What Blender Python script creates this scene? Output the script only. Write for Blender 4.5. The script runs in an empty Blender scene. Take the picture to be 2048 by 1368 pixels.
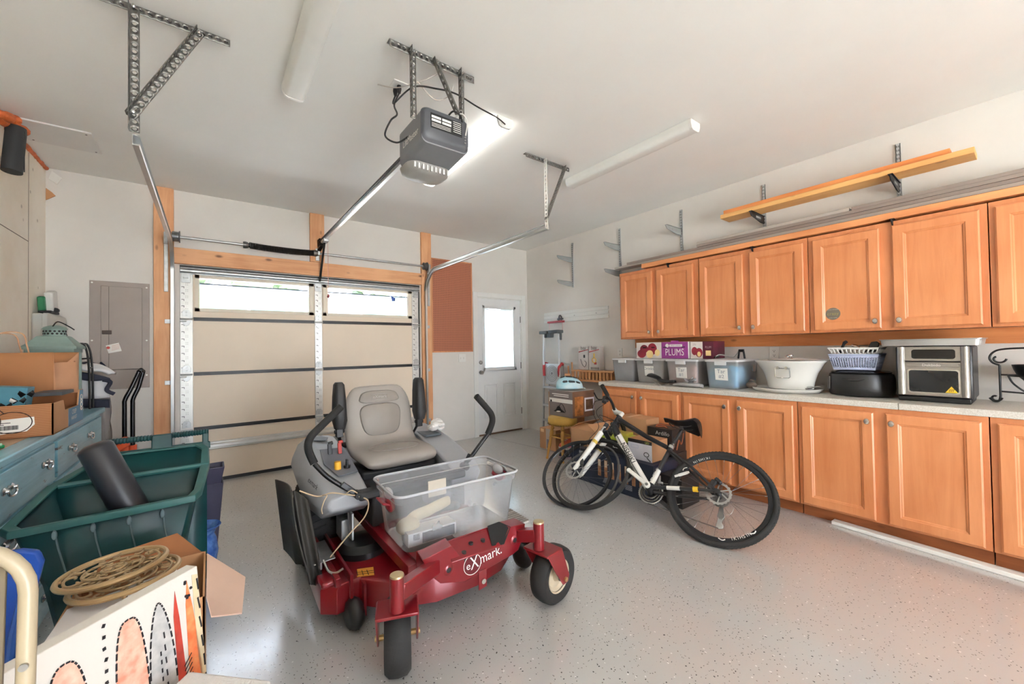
import bpy, bmesh, math, random
from mathutils import Vector, Matrix
random.seed(7)
PI = math.pi
sc = bpy.context.scene
COL = sc.collection
V = Vector

# ------------------------------------------------------------------ materials
def lin(c):
    return tuple((x/255/12.92) if x/255 <= .04045 else ((x/255+.055)/1.055)**2.4 for x in c) + (1,)
MATS = {}
def N(nt, kind, **kw):
    n = nt.nodes.new(kind)
    for k, v in kw.items():
        if hasattr(n, k): setattr(n, k, v)
        else: n.inputs[k].default_value = v
    return n
def mat(name, c, rough=.5, metal=0., var=.06, scale=8., bump=0., bscale=60., coat=0., stretch=None, c2=None, spec=.5, sheen=0.):
    """plain procedural material: base colour broken up by noise, optional bump"""
    if name in MATS: return MATS[name]
    m = bpy.data.materials.new(name); m.use_nodes = True; nt = m.node_tree
    b = nt.nodes['Principled BSDF']
    b.inputs['Roughness'].default_value = rough; b.inputs['Metallic'].default_value = metal
    b.inputs['Specular IOR Level'].default_value = spec
    if coat: b.inputs['Coat Weight'].default_value = coat; b.inputs['Coat Roughness'].default_value = .08
    L = nt.links.new
    tc = N(nt, 'ShaderNodeTexCoord'); mp = N(nt, 'ShaderNodeMapping')
    if stretch: mp.inputs['Scale'].default_value = stretch
    L(tc.outputs['Object'], mp.inputs['Vector'])
    nz = N(nt, 'ShaderNodeTexNoise', Scale=scale, Detail=4.); L(mp.outputs[0], nz.inputs['Vector'])
    mx = N(nt, 'ShaderNodeMix', data_type='RGBA'); A = lin(c)
    B = lin(c2) if c2 else tuple(x*(1-var*2) for x in A[:3])+(1,)
    mx.inputs[6].default_value = A; mx.inputs[7].default_value = B
    rp = N(nt, 'ShaderNodeValToRGB'); rp.color_ramp.elements[0].position = .35; rp.color_ramp.elements[1].position = .7
    L(nz.outputs['Fac'], rp.inputs[0]); L(rp.outputs[0], mx.inputs[0]); L(mx.outputs[2], b.inputs['Base Color'])
    if bump:
        n2 = N(nt, 'ShaderNodeTexNoise', Scale=bscale, Detail=3.); L(mp.outputs[0], n2.inputs['Vector'])
        bp = N(nt, 'ShaderNodeBump', Strength=bump, Distance=.01); L(n2.outputs['Fac'], bp.inputs['Height']); L(bp.outputs[0], b.inputs['Normal'])
    MATS[name] = m; return m
def wood(name, c, c2, axis=2, rough=.4, knots=False, coat=0., dens=1.):
    if name in MATS: return MATS[name]
    m = bpy.data.materials.new(name); m.use_nodes = True; nt = m.node_tree; L = nt.links.new
    b = nt.nodes['Principled BSDF']; b.inputs['Roughness'].default_value = rough
    if coat: b.inputs['Coat Weight'].default_value = coat; b.inputs['Coat Roughness'].default_value = .2
    tc = N(nt, 'ShaderNodeTexCoord'); mp = N(nt, 'ShaderNodeMapping')
    s = [14*dens]*3; s[axis] = 1.1*dens; mp.inputs['Scale'].default_value = s
    L(tc.outputs['Object'], mp.inputs['Vector'])
    nz = N(nt, 'ShaderNodeTexNoise', Scale=1.6, Detail=6., Roughness=.65, Distortion=.6); L(mp.outputs[0], nz.inputs['Vector'])
    n3 = N(nt, 'ShaderNodeTexNoise', Scale=2.2, Detail=2.); L(tc.outputs['Object'], n3.inputs['Vector'])
    ad = N(nt, 'ShaderNodeMath', operation='MULTIPLY_ADD'); ad.inputs[1].default_value = .5; L(n3.outputs['Fac'], ad.inputs[0]); 
    ml = N(nt, 'ShaderNodeMath', operation='MULTIPLY'); ml.inputs[1].default_value = .55; L(nz.outputs['Fac'], ml.inputs[0]); L(ml.outputs[0], ad.inputs[2])
    rp = N(nt, 'ShaderNodeValToRGB'); e = rp.color_ramp.elements
    e[0].position = .36; e[0].color = lin(c2); e[1].position = .62; e[1].color = lin(c)
    L(ad.outputs[0], rp.inputs[0]); out = rp.outputs[0]
    if knots:
        mk = N(nt, 'ShaderNodeMapping'); sk = [7.]*3; sk[axis] = 3.2; mk.inputs['Scale'].default_value = sk; L(tc.outputs['Object'], mk.inputs['Vector'])
        vo = N(nt, 'ShaderNodeTexVoronoi', Scale=1.); L(mk.outputs[0], vo.inputs['Vector'])
        r2 = N(nt, 'ShaderNodeValToRGB'); r2.color_ramp.elements[0].position = .05; r2.color_ramp.elements[0].color = (1, 1, 1, 1)
        r2.color_ramp.elements[1].position = .13; r2.color_ramp.elements[1].color = (0, 0, 0, 1)
        L(vo.outputs['Distance'], r2.inputs[0]); mx = N(nt, 'ShaderNodeMix', data_type='RGBA'); L(r2.outputs[0], mx.inputs[0]); L(out, mx.inputs[6])
        mx.inputs[7].default_value = tuple(x*.35 for x in lin(c2)[:3])+(1,); out = mx.outputs[2]
    L(out, b.inputs['Base Color'])
    MATS[name] = m; return m
def clear(name, c, alpha, rough=.25, trans=.35):
    """translucent plastic or glass: part see-through, part scattering, with a gloss"""
    if name in MATS: return MATS[name]
    m = bpy.data.materials.new(name); m.use_nodes = True; nt = m.node_tree; L = nt.links.new; nt.nodes.remove(nt.nodes['Principled BSDF'])
    out = nt.nodes['Material Output']
    tr = N(nt, 'ShaderNodeBsdfTransparent'); tr.inputs[0].default_value = (.97, .98, 1, 1)
    df = N(nt, 'ShaderNodeBsdfDiffuse'); df.inputs[0].default_value = lin(c)
    tl = N(nt, 'ShaderNodeBsdfTranslucent'); tl.inputs[0].default_value = lin(c)
    m0 = N(nt, 'ShaderNodeMixShader'); m0.inputs[0].default_value = trans; L(df.outputs[0], m0.inputs[1]); L(tl.outputs[0], m0.inputs[2])
    nz = N(nt, 'ShaderNodeTexNoise', Scale=9.); ma = N(nt, 'ShaderNodeMath', operation='MULTIPLY_ADD'); ma.inputs[1].default_value = .1; ma.inputs[2].default_value = 1-alpha-.05
    tc = N(nt, 'ShaderNodeTexCoord'); L(tc.outputs['Object'], nz.inputs['Vector']); L(nz.outputs['Fac'], ma.inputs[0])
    m1 = N(nt, 'ShaderNodeMixShader'); L(ma.outputs[0], m1.inputs[0]); L(tr.outputs[0], m1.inputs[1]); L(m0.outputs[0], m1.inputs[2])
    gl = N(nt, 'ShaderNodeBsdfGlossy'); gl.inputs['Roughness'].default_value = rough
    lw = N(nt, 'ShaderNodeFresnel', IOR=1.42); m2 = N(nt, 'ShaderNodeMixShader'); L(lw.outputs[0], m2.inputs[0]); L(m1.outputs[0], m2.inputs[1]); L(gl.outputs[0], m2.inputs[2])
    L(m2.outputs[0], out.inputs[0]); MATS[name] = m; return m
def glow(name, c, s):
    if name in MATS: return MATS[name]
    m = bpy.data.materials.new(name); m.use_nodes = True; b = m.node_tree.nodes['Principled BSDF']
    b.inputs['Base Color'].default_value = lin(c); b.inputs['Emission Color'].default_value = lin(c); b.inputs['Emission Strength'].default_value = s
    MATS[name] = m; return m

# ------------------------------------------------------------------ mesh builder (world coordinates)
def basis(axis):
    a = V(axis).normalized(); t = V((0, 0, 1)) if abs(a.z) < .9 else V((1, 0, 0))
    u = t.cross(a).normalized(); return u, a.cross(u), a
class MB:
    def __init__(s): s.v = []; s.f = []
    def add(s, vs, fs):
        b = len(s.v); s.v += [V(p) for p in vs]; s.f += [tuple(i+b for i in q) for q in fs]; return s
    def box(s, c, d, R=None):
        c = V(c); h = V(d)/2; vs = []
        for z in (-1, 1):
            for y in (-1, 1):
                for x in (-1, 1):
                    p = V((x*h.x, y*h.y, z*h.z)); vs.append(c+(R@p if R else p))
        return s.add(vs, [(0, 2, 3, 1), (4, 5, 7, 6), (0, 1, 5, 4), (2, 6, 7, 3), (0, 4, 6, 2), (1, 3, 7, 5)])
    def bb(s, x0, x1, y0, y1, z0, z1): return s.box(((x0+x1)/2, (y0+y1)/2, (z0+z1)/2), (abs(x1-x0), abs(y1-y0), abs(z1-z0)))
    def bar(s, a, b, w, t, up=(0, 0, 1)):
        a = V(a); b = V(b); d = (b-a); l = d.length; d.normalize(); u = V(up); sd = d.cross(u)
        if sd.length < 1e-4: sd = d.cross(V((1, 0, 0)))
        sd.normalize(); u = sd.cross(d)
        return s.box((a+b)/2, (l, w, t), Matrix((d, sd, u)).transposed())
    def tube(s, pts, r, n=10, closed=False, caps=True, flat=1.):
        P = [V(p) for p in pts]; m = len(P); rr = r if isinstance(r, (list, tuple)) else [r]*m; vs = []; fs = []
        T = []
        for i in range(m):
            a = P[(i-1) % m] if closed or i else P[i]; b = P[(i+1) % m] if closed or i < m-1 else P[i]
            T.append((b-a).normalized())
        u = basis(T[0])[0]
        for i in range(m):
            u = (u-T[i]*u.dot(T[i]))
            u = u.normalized() if u.length > 1e-5 else basis(T[i])[0]
            w = T[i].cross(u)
            for k in range(n):
                t = 2*PI*k/n; vs.append(P[i]+(u*math.cos(t)*flat+w*math.sin(t))*rr[i])
        for i in range(m if closed else m-1):
            j = (i+1) % m
            for k in range(n):
                k2 = (k+1) % n; fs.append((i*n+k, i*n+k2, j*n+k2, j*n+k))
        if caps and not closed: fs += [tuple(range(n))[::-1], tuple(range((m-1)*n, m*n))]
        return s.add(vs, fs)
    def cyl(s, a, b, r, n=16, r2=None): return s.tube([a, b], [r, r if r2 is None else r2], n)
    def lathe(s, prof, o, axis=(0, 0, 1), n=24, sx=1., sy=1., close=True, a0=0, a1=2*PI):
        u, w, a = basis(axis); o = V(o); vs = []; fs = []; full = abs(a1-a0-2*PI) < 1e-6; m = n if full else n+1
        for r, h in prof:
            for k in range(m):
                t = a0+(a1-a0)*k/n; vs.append(o+u*(r*sx*math.cos(t))+w*(r*sy*math.sin(t))+a*h)
        for i in range(len(prof)-1):
            for k in range(n):
                k2 = (k+1) % m; fs.append((i*m+k, i*m+k2, (i+1)*m+k2, (i+1)*m+k))
        if close and full:
            if prof[0][0] > 1e-6: fs.append(tuple(range(m))[::-1])
            if prof[-1][0] > 1e-6: fs.append(tuple(range((len(prof)-1)*m, len(prof)*m)))
        return s.add(vs, fs)
    def prism(s, poly, vec):
        P = [V(p) for p in poly]; n = len(P); d = V(vec)
        return s.add(P+[p+d for p in P], [tuple(range(n))[::-1], tuple(range(n, 2*n))]+[(i, (i+1) % n, n+(i+1) % n, n+i) for i in range(n)])
    def quad(s, *p): return s.add(p, [tuple(range(len(p)))])
    def grid(s, fn, nu, nv, cu=False):
        vs = [fn(i/(nu if cu else nu-1), j/(nv-1)) for j in range(nv) for i in range(nu)]; fs = []
        for j in range(nv-1):
            for i in range(nu if cu else nu-1):
                i2 = (i+1) % nu; fs.append((j*nu+i, j*nu+i2, (j+1)*nu+i2, (j+1)*nu+i))
        return s.add(vs, fs)
    def ball(s, c, r, n=14, m=8, R=None):
        r = V(r) if not isinstance(r, (int, float)) else V((r, r, r)); c = V(c)
        def fn(u, v):
            t = 2*PI*u; p = PI*v; q = V((r.x*math.sin(p)*math.cos(t), r.y*math.sin(p)*math.sin(t), -r.z*math.cos(p)))
            return c+(R@q if R else q)
        return s.grid(fn, n, m, True)
    def torus(s, c, axis, R, r, n=32, k=8, sx=1., sy=1.):
        u, w, a = basis(axis); c = V(c)
        return s.tube([c+u*(R*sx*math.cos(2*PI*i/n))+w*(R*sy*math.sin(2*PI*i/n)) for i in range(n)], r, k, True)
    def loft(s, rings, cap0=True, cap1=True):
        n = len(rings[0]); vs = [p for r in rings for p in r]; fs = []
        for j in range(len(rings)-1):
            for i in range(n):
                i2 = (i+1) % n; fs.append((j*n+i, j*n+i2, (j+1)*n+i2, (j+1)*n+i))
        if cap0: fs.append(tuple(range(n))[::-1])
        if cap1: fs.append(tuple(range((len(rings)-1)*n, len(rings)*n)))
        return s.add(vs, fs)
    def text(s, txt, size, o, right, up, depth=.0006, align='CENTER', sx=1.):
        cu = bpy.data.curves.new('t', 'FONT'); cu.body = txt; cu.size = size; cu.align_x = align; cu.align_y = 'CENTER'
        cu.extrude = 0; cu.resolution_u = 3
        ob = bpy.data.objects.new('t', cu); COL.objects.link(ob); dg = bpy.context.evaluated_depsgraph_get()
        me = bpy.data.meshes.new_from_object(ob.evaluated_get(dg)); r = V(right).normalized(); u = V(up).normalized(); nn = r.cross(u)
        s.add([V(o)+r*(p.co.x*sx)+u*p.co.y+nn*depth for p in me.vertices], [tuple(f.vertices) for f in me.polygons])
        bpy.data.objects.remove(ob); bpy.data.curves.remove(cu); bpy.data.meshes.remove(me); return s
    def xf(s, M):
        s.v = [M@p for p in s.v]; return s
    def build(s, name, m, parent=None, bevel=0., smooth=35, loc=None, seg=2, solid=0., sub=0):
        o0 = W.get(parent, V((0, 0, 0))) if parent else V(loc or (0, 0, 0))
        me = bpy.data.meshes.new(name); me.from_pydata([tuple(p-o0) for p in s.v], [], s.f); me.update()
        bm = bmesh.new(); bm.from_mesh(me); bmesh.ops.remove_doubles(bm, verts=bm.verts, dist=1e-5)
        bmesh.ops.recalc_face_normals(bm, faces=bm.faces); bm.to_mesh(me); bm.free()
        ob = bpy.data.objects.new(name, me); COL.objects.link(ob)
        for q in (m if isinstance(m, (list, tuple)) else [m]): me.materials.append(q)
        if parent: ob.parent = parent
        else: ob.location = o0
        W[ob] = V(o0)
        if smooth:
            for p in me.polygons: p.use_smooth = True
            me.set_sharp_from_angle(angle=math.radians(smooth))
        if solid:
            md = ob.modifiers.new('th', 'SOLIDIFY'); md.thickness = solid; md.offset = 0
        if bevel:
            md = ob.modifiers.new('bv', 'BEVEL'); md.width = bevel; md.segments = seg; md.limit_method = 'ANGLE'; md.angle_limit = math.radians(40)
        if sub:
            md = ob.modifiers.new('sb', 'SUBSURF'); md.levels = sub; md.render_levels = sub
        return ob
    def lo(s): return V((sum((min(p[i] for p in s.v), max(p[i] for p in s.v)))/2 if i < 2 else min(p[2] for p in s.v)) for i in range(3)) if False else V((.5*(min(p.x for p in s.v)+max(p.x for p in s.v)), .5*(min(p.y for p in s.v)+max(p.y for p in s.v)), min(p.z for p in s.v)))
    def solo(s, name, m, label, cat, group=None, **kw):
        o = s.build(name, m, None, loc=s.lo(), **kw); tag(o, label, cat, group); return o
W = {}
def tag(o, label=None, cat=None, group=None, kind=None):
    if label: o['label'] = label
    if cat: o['category'] = cat
    if group: o['group'] = group
    if kind: o['kind'] = kind
    return o
def thing(name, label, cat, loc, group=None):
    o = bpy.data.objects.new(name, None); COL.objects.link(o); o.empty_display_size = .05; o.location = loc; W[o] = V(loc)
    return tag(o, label, cat, group)
def struct(mb, name, m, label=None, cat=None, parent=None, **kw):
    o = mb.build(name, m, parent, loc=None if parent else mb.lo(), **kw)
    if not parent: tag(o, label, cat, None, 'structure')
    return o
def rrect(cx, cy, w, h, r, n=5):
    pts = []
    for sx, sy, a in ((1, 1, 0), (-1, 1, PI/2), (-1, -1, PI), (1, -1, 3*PI/2)):
        for k in range(n+1):
            t = a+PI/2*k/n; pts.append((cx+sx*(w/2-r)+r*math.cos(t), cy+sy*(h/2-r)+r*math.sin(t)))
    return pts
def arc(c, r, a0, a1, n, u=(1, 0, 0), w=(0, 0, 1)):
    return [V(c)+V(u)*(r*math.cos(a0+(a1-a0)*i/n))+V(w)*(r*math.sin(a0+(a1-a0)*i/n)) for i in range(n+1)]
def smooth_path(pts, n=6):
    P = [V(p) for p in pts]; out = []
    for i in range(len(P)-1):
        p0 = P[max(i-1, 0)]; p1 = P[i]; p2 = P[i+1]; p3 = P[min(i+2, len(P)-1)]
        for k in range(n):
            t = k/n; out.append(.5*((2*p1)+(p2-p0)*t+(2*p0-5*p1+4*p2-p3)*t*t+(3*p1-p0-3*p2+p3)*t**3))
    return out+[P[-1]]

# palette
M_ = {}
white_paint = mat('white_paint', (236, 236, 233), .45, var=.02)
white_plastic = mat('white_plastic', (232, 231, 227), .35, var=.02)
black_plastic = mat('black_plastic', (24, 24, 25), .45, var=.15)
black_gloss = mat('black_gloss', (14, 14, 15), .18, var=.1)
black_rubber = mat('black_rubber', (27, 27, 27), .75, var=.15, bump=.3, bscale=90)
black_metal = mat('black_metal', (28, 27, 27), .4, .3, var=.1)
steel = mat('steel', (185, 185, 182), .3, 1., var=.06)
galv = mat('galvanised', (190, 192, 192), .42, .85, var=.1, scale=25)
dark_galv = mat('dark_galvanised', (120, 118, 114), .45, .85, var=.12, scale=25)
chrome = mat('chrome', (215, 215, 213), .12, 1., var=.02)
card = mat('cardboard', (188, 138, 96), .8, var=.07, scale=5, bump=.05, bscale=30)
card_dark = mat('cardboard_dark', (150, 96, 58), .8, var=.08)
paper_white = mat('paper_white', (238, 236, 230), .7, var=.02)
ink = mat('ink_black', (18, 18, 18), .6, var=.05)
# ------------------------------------------------------------------ room shell
YB, XR, XL, CZ, YF = 5.015, 4.11, -1.10, 2.875, -3.4
wall_m = mat('wall_paint', (226, 222, 216), .65, var=.025, scale=3, bump=.03, bscale=120)
ceil_m = mat('ceiling_paint', (243, 243, 239), .8, var=.015, scale=2)
# speckled epoxy floor
fm = bpy.data.materials.new('epoxy_floor'); fm.use_nodes = True; nt = fm.node_tree; Lk = nt.links.new; b = nt.nodes['Principled BSDF']
tc = N(nt, 'ShaderNodeTexCoord'); base = N(nt, 'ShaderNodeTexNoise', Scale=1.4, Detail=5.); Lk(tc.outputs['Object'], base.inputs['Vector'])
r0 = N(nt, 'ShaderNodeValToRGB'); r0.color_ramp.elements[0].color = lin((186, 185, 182)); r0.color_ramp.elements[1].color = lin((199, 199, 197))
Lk(base.outputs['Fac'], r0.inputs[0]); cur = r0.outputs[0]
wp = N(nt, 'ShaderNodeTexNoise', Scale=60., Detail=2.); Lk(tc.outputs['Object'], wp.inputs['Vector'])
wv = N(nt, 'ShaderNodeMix', data_type='RGBA'); wv.inputs[0].default_value = .012; Lk(tc.outputs['Object'], wv.inputs[6]); Lk(wp.outputs['Color'], wv.inputs[7])
for scl, th, dens, colr in ((78., .20, .80, (44, 40, 38)), (95., .2, .78, (126, 116, 106)), (70., .2, .80, (236, 236, 234)), (120., .22, .76, (70, 64, 62))):
    vo = N(nt, 'ShaderNodeTexVoronoi', Scale=scl); vo.distance = 'CHEBYCHEV'; Lk(wv.outputs[2], vo.inputs['Vector'])
    sp = N(nt, 'ShaderNodeSeparateColor'); Lk(vo.outputs['Color'], sp.inputs[0])
    lt = N(nt, 'ShaderNodeMath', operation='LESS_THAN'); lt.inputs[1].default_value = th; Lk(vo.outputs['Distance'], lt.inputs[0])
    gt = N(nt, 'ShaderNodeMath', operation='GREATER_THAN'); gt.inputs[1].default_value = dens+.14; Lk(sp.outputs[0], gt.inputs[0])
    an = N(nt, 'ShaderNodeMath', operation='MULTIPLY'); Lk(lt.outputs[0], an.inputs[0]); Lk(gt.outputs[0], an.inputs[1])
    mx = N(nt, 'ShaderNodeMix', data_type='RGBA'); Lk(an.outputs[0], mx.inputs[0]); Lk(cur, mx.inputs[6]); mx.inputs[7].default_value = lin(colr); cur = mx.outputs[2]
Lk(cur, b.inputs['Base Color']); b.inputs['Roughness'].default_value = .34
b.inputs['Coat Weight'].default_value = 1.; b.inputs['Coat Roughness'].default_value = .16; b.inputs['Coat IOR'].default_value = 1.9
bn = N(nt, 'ShaderNodeTexNoise', Scale=95., Detail=2.); Lk(tc.outputs['Object'], bn.inputs['Vector']); bp = N(nt, 'ShaderNodeBump', Strength=.10, Distance=.003)
Lk(bn.outputs['Fac'], bp.inputs['Height']); Lk(bp.outputs[0], b.inputs['Normal']); Lk(bp.outputs[0], b.inputs['Coat Normal'])

m = MB(); m.bb(XL-.2, XR+.2, YF-.2, YB+.16, -.12, 0); struct(m, 'floor', fm, 'light grey epoxy garage floor with dark flecks', 'floor')
m = MB(); m.bar((3.26, 4.85, .0004), (3.42, 3.55, .0004), .006, .0006); struct(m, 'trim_1', mat('joint_grey', (110, 108, 104), .8), 'thin dark saw-cut joint line in the grey floor', 'floor joint')
m = MB(); m.bb(XL-.2, XR+.2, YF-.2, YB+.16, CZ, CZ+.12); struct(m, 'ceiling', ceil_m, 'smooth white painted garage ceiling', 'ceiling')
# back wall with two openings
GX0, GX1, GZ = -.234, 2.249, 2.155
DX0, DX1, DZ = 3.145, 3.985, 2.06
m = MB()
m.bb(XL-.2, GX0, YB, YB+.16, 0, CZ); m.bb(GX0, GX1, YB, YB+.16, GZ, CZ); m.bb(GX1, DX0, YB, YB+.16, 0, CZ)
m.bb(DX0, DX1, YB, YB+.16, DZ, CZ); m.bb(DX1, XR+.2, YB, YB+.16, 0, CZ)
struct(m, 'wall_back', wall_m, 'warm grey drywall around the overhead door and side door', 'wall')
m = MB(); m.bb(XR, XR+.2, YF, YB, 0, CZ); struct(m, 'wall_right', wall_m, 'long warm grey wall behind the wooden cabinets', 'wall')
# stained cast concrete wall
cm = bpy.data.materials.new('cast_concrete'); cm.use_nodes = True; nt = cm.node_tree; b = nt.nodes['Principled BSDF']; Lk = nt.links.new
tc = N(nt, 'ShaderNodeTexCoord'); n1 = N(nt, 'ShaderNodeTexNoise', Scale=1.6, Detail=6.); Lk(tc.outputs['Object'], n1.inputs['Vector'])
r0 = N(nt, 'ShaderNodeValToRGB'); e = r0.color_ramp.elements; e[0].position = .3; e[0].color = lin((234, 222, 202)); e[1].position = .65; e[1].color = lin((251, 245, 233))
Lk(n1.outputs['Fac'], r0.inputs[0]); vo = N(nt, 'ShaderNodeTexVoronoi', Scale=5.5); Lk(tc.outputs['Object'], vo.inputs['Vector'])
r1 = N(nt, 'ShaderNodeValToRGB'); r1.color_ramp.elements[0].position = .05; r1.color_ramp.elements[0].color = (.6, .6, .6, 1); r1.color_ramp.elements[1].position = .1; r1.color_ramp.elements[1].color = (0, 0, 0, 1)
Lk(vo.outputs['Distance'], r1.inputs[0]); mx = N(nt, 'ShaderNodeMix', data_type='RGBA'); Lk(r1.outputs[0], mx.inputs[0]); Lk(r0.outputs[0], mx.inputs[6]); mx.inputs[7].default_value = lin((150, 138, 124)); Lk(mx.outputs[2], b.inputs['Base Color'])
b.inputs['Roughness'].default_value = .75; bp = N(nt, 'ShaderNodeBump', Strength=.25, Distance=.02); Lk(n1.outputs['Fac'], bp.inputs['Height']); Lk(bp.outputs[0], b.inputs['Normal'])
m = MB(); m.bb(XL-.2, XL, YF, YB, 0, CZ)
struct(m, 'wall_left', cm, 'cast concrete wall with form seams and small holes', 'wall')
m = MB()
for y in (4.62, 3.5, 2.3): m.bb(XL-.001, XL+.0015, y-.003, y+.003, .0, CZ-.03)
m.bb(XL-.001, XL+.0015, 3.0, 4.62, 2.16, 2.166)
struct(m, 'trim_2', mat('seam_grey', (140, 128, 112), .8), 'thin form seams on the concrete wall', 'wall seam')
# unseen wall behind the camera, with an opening added to let daylight in
m = MB(); m.bb(XL-.2, .5, YF-.16, YF, 0, CZ); m.bb(2.2, XR+.2, YF-.16, YF, 0, CZ); m.bb(.5, 2.2, YF-.16, YF, 2.1, CZ)
struct(m, 'wall_front', wall_m, 'unseen grey drywall wall around an opening added for daylight', 'wall')

# rough lumber framing around the overhead door
post_m = wood('fir_framing', (226, 172, 128), (196, 136, 92), 2, .6, True); post_h = wood('fir_framing_flat', (224, 170, 126), (194, 134, 90), 0, .6, True)
m = MB(); m.bb(-.42, -.275, YB-.038, YB-.001, 0, CZ-.002); struct(m, 'trim_3', post_m, 'tall knotty lumber post left of the overhead door', 'post', bevel=.003)
m = MB(); m.bb(.91, 1.06, YB-.038, YB-.001, 2.316, CZ-.002); struct(m, 'trim_4', post_m, 'short lumber post above the middle of the overhead door', 'post', bevel=.003)
m = MB(); m.bb(2.262, 2.405, YB-.038, YB-.001, 0, CZ-.002); struct(m, 'trim_5', post_m, 'tall lumber post between overhead door and pegboard', 'post', bevel=.003)
m = MB(); m.bb(-.274, 2.26, YB-.038, YB-.001, 2.16, 2.314); struct(m, 'trim_6', post_h, 'horizontal knotty lumber header above the overhead door', 'beam', bevel=.003)

# ------------------------------------------------------------------ overhead door (door_2)
panel_m = mat('door_panel_cream', (240, 224, 204), .55, var=.02, scale=3)
panel_w = mat('door_frame_cream', (236, 226, 208), .5, var=.02)
stile_m = mat('door_stile', (226, 226, 222), .35, .35, var=.03)
seal_m = mat('seal_black', (26, 25, 27), .4, var=.1)
D = thing('door_2', 'cream sectional overhead garage door with two long windows', 'garage door', (1.0, 5.06, 0)); tag(D, kind='structure')
YD = 5.062; zs = [.02, .545, 1.09, 1.635, 2.13]
for k in range(4):
    m = MB(); z0, z1 = zs[k]+.0005, zs[k+1]-.0005
    if k < 3: m.bb(-.235, 2.25, YD, YD+.045, z0, z1)
    else:
        for x0, x1 in ((-.06, .92), (1.115, 2.10)): pass
        m.bb(-.235, -.085, YD, YD+.045, z0, z1); m.bb(.92, 1.113, YD, YD+.045, z0, z1); m.bb(2.093, 2.25, YD, YD+.045, z0, z1)
        m.bb(-.085, .92, YD, YD+.045, z0, 1.742); m.bb(-.085, .92, YD, YD+.045, 2.043, z1); m.bb(1.113, 2.093, YD, YD+.045, z0, 1.742); m.bb(1.113, 2.093, YD, YD+.045, 2.043, z1)
    p = m.build('door_panel', panel_m, D)
    m = MB(); hl = MB()
    for x0, x1 in ((-.235, -.135), (.965, 1.045), (2.15, 2.25)):
        m.bb(x0, x1, YD-.012, YD+.002, z0, z1)
        for q in range(7):
            zz = z0+.06+(z1-z0-.12)*q/6
            hl.bb(x0+.012, x0+.034, YD-.0135, YD-.0115, zz, zz+.005); hl.bb(x0+.03, x0+.034, YD-.0135, YD-.0115, zz-.012, zz+.005)
            for dz in (.02, .035): hl.bb(x0+.045, x0+.049, YD-.0135, YD-.0115, zz+dz, zz+dz+.004); hl.bb(x0+.058, x0+.062, YD-.0135, YD-.0115, zz+dz, zz+dz+.004)
    s_ = m.build('stile', stile_m, D, bevel=.003); hl.build('slot_holes', ink, s_)
for k in (1, 2, 3):
    m = MB(); m.bb(-.13, .96, YD-.011, YD+.004, zs[k]-.018, zs[k]+.016); m.bb(1.05, 2.145, YD-.011, YD+.004, zs[k]-.018, zs[k]+.016)
    m.bb(-.13, .96, YD-.016, YD-.01, zs[k]-.004, zs[k]+.004); m.bb(1.05, 2.145, YD-.016, YD-.01, zs[k]-.004, zs[k]+.004)
    m.build('section_seal', seal_m, D)
m = MB(); m.bb(-.235, 2.25, YD-.006, YD+.04, .0, .032); m.build('bottom_seal', seal_m, D)
for x0, x1 in ((-.118, .955), (1.056, 2.146)):
    m = MB(); cx = (x0+x1)/2; w = x1-x0
    for a, bq in ((w, .375), ): 
        m.bb(x0, x1, YD-.018, YD+.002, 2.043, 2.09); m.bb(x0, x1, YD-.018, YD+.002, 1.71, 1.742); m.bb(x0, x0+.034, YD-.018, YD+.002, 1.71, 2.09); m.bb(x1-.05, x1, YD-.018, YD+.002, 1.71, 2.09)
    fr = m.build('window_frame', panel_w, D, bevel=.005)
    scr = MB()
    for q in range(9): scr.cyl((x0+.06+q*(w-.12)/8, YD-.0195, 1.726), (x0+.06+q*(w-.12)/8, YD-.017, 1.726), .004, 8); scr.cyl((x0+.06+q*(w-.12)/8, YD-.0195, 2.068), (x0+.06+q*(w-.12)/8, YD-.017, 2.068), .004, 8)
    scr.build('screw_heads', stile_m, fr)
    m = MB(); m.bb(x0+.034, x1-.05, YD+.02, YD+.026, 1.742, 2.043); m.build('pane', clear('window_glass', (230, 240, 245), .96, .03), fr)
    m = MB(); m.quad((x0+.036, YD+.0125, 1.745), (x1-.052, YD+.0125, 1.745), (x1-.052, YD+.0125, 1.99), (x0+.036, YD+.0125, 1.99)); m.build('frosted_film', clear('frosted_film', (160, 176, 194), .42, .5, .9), fr)
    m = MB(); m.bb(x0+.036, x1-.052, YD+.008, YD+.012, 1.985, 1.998); m.build('film_edge', mat('film_edge', (96, 104, 120), .5), fr)
m = MB(); m.prism([(1.87, YD+.006, 2.03), (1.89, YD+.006, 1.99), (1.93, YD+.006, 1.975), (1.925, YD+.006, 1.935), (1.885, YD+.006, 1.93), (1.88, YD+.006, 1.97)], (0, .005, 0)); m.build('blue_clip', mat('clip_blue', (40, 84, 170), .4), D)
def rolled(z, y, m):
    m.tube([(-.23, y, z), (2.245, y, z)], .024, 14); m.bb(-.23, 2.245, y, YD, z-.03, z-.024); m.bb(-.23, 2.245, y, YD, z+.024, z+.03)
m = MB(); rolled(2.103, YD-.04, m); m.build('strut', galv, D)
m = MB(); m.bb(-.23, 2.245, YD-.05, YD-.02, .345, .385); m.bb(-.23, 2.245, YD-.022, YD, .325, .405); m.build('strut', mat('strut_pale', (214, 212, 206), .35, .5), D, bevel=.008)
m = MB(); m.bb(-.24, 2.255, YD-.03, YD+.03, 2.133, 2.158); m.build('top_seal', seal_m, D)
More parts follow.
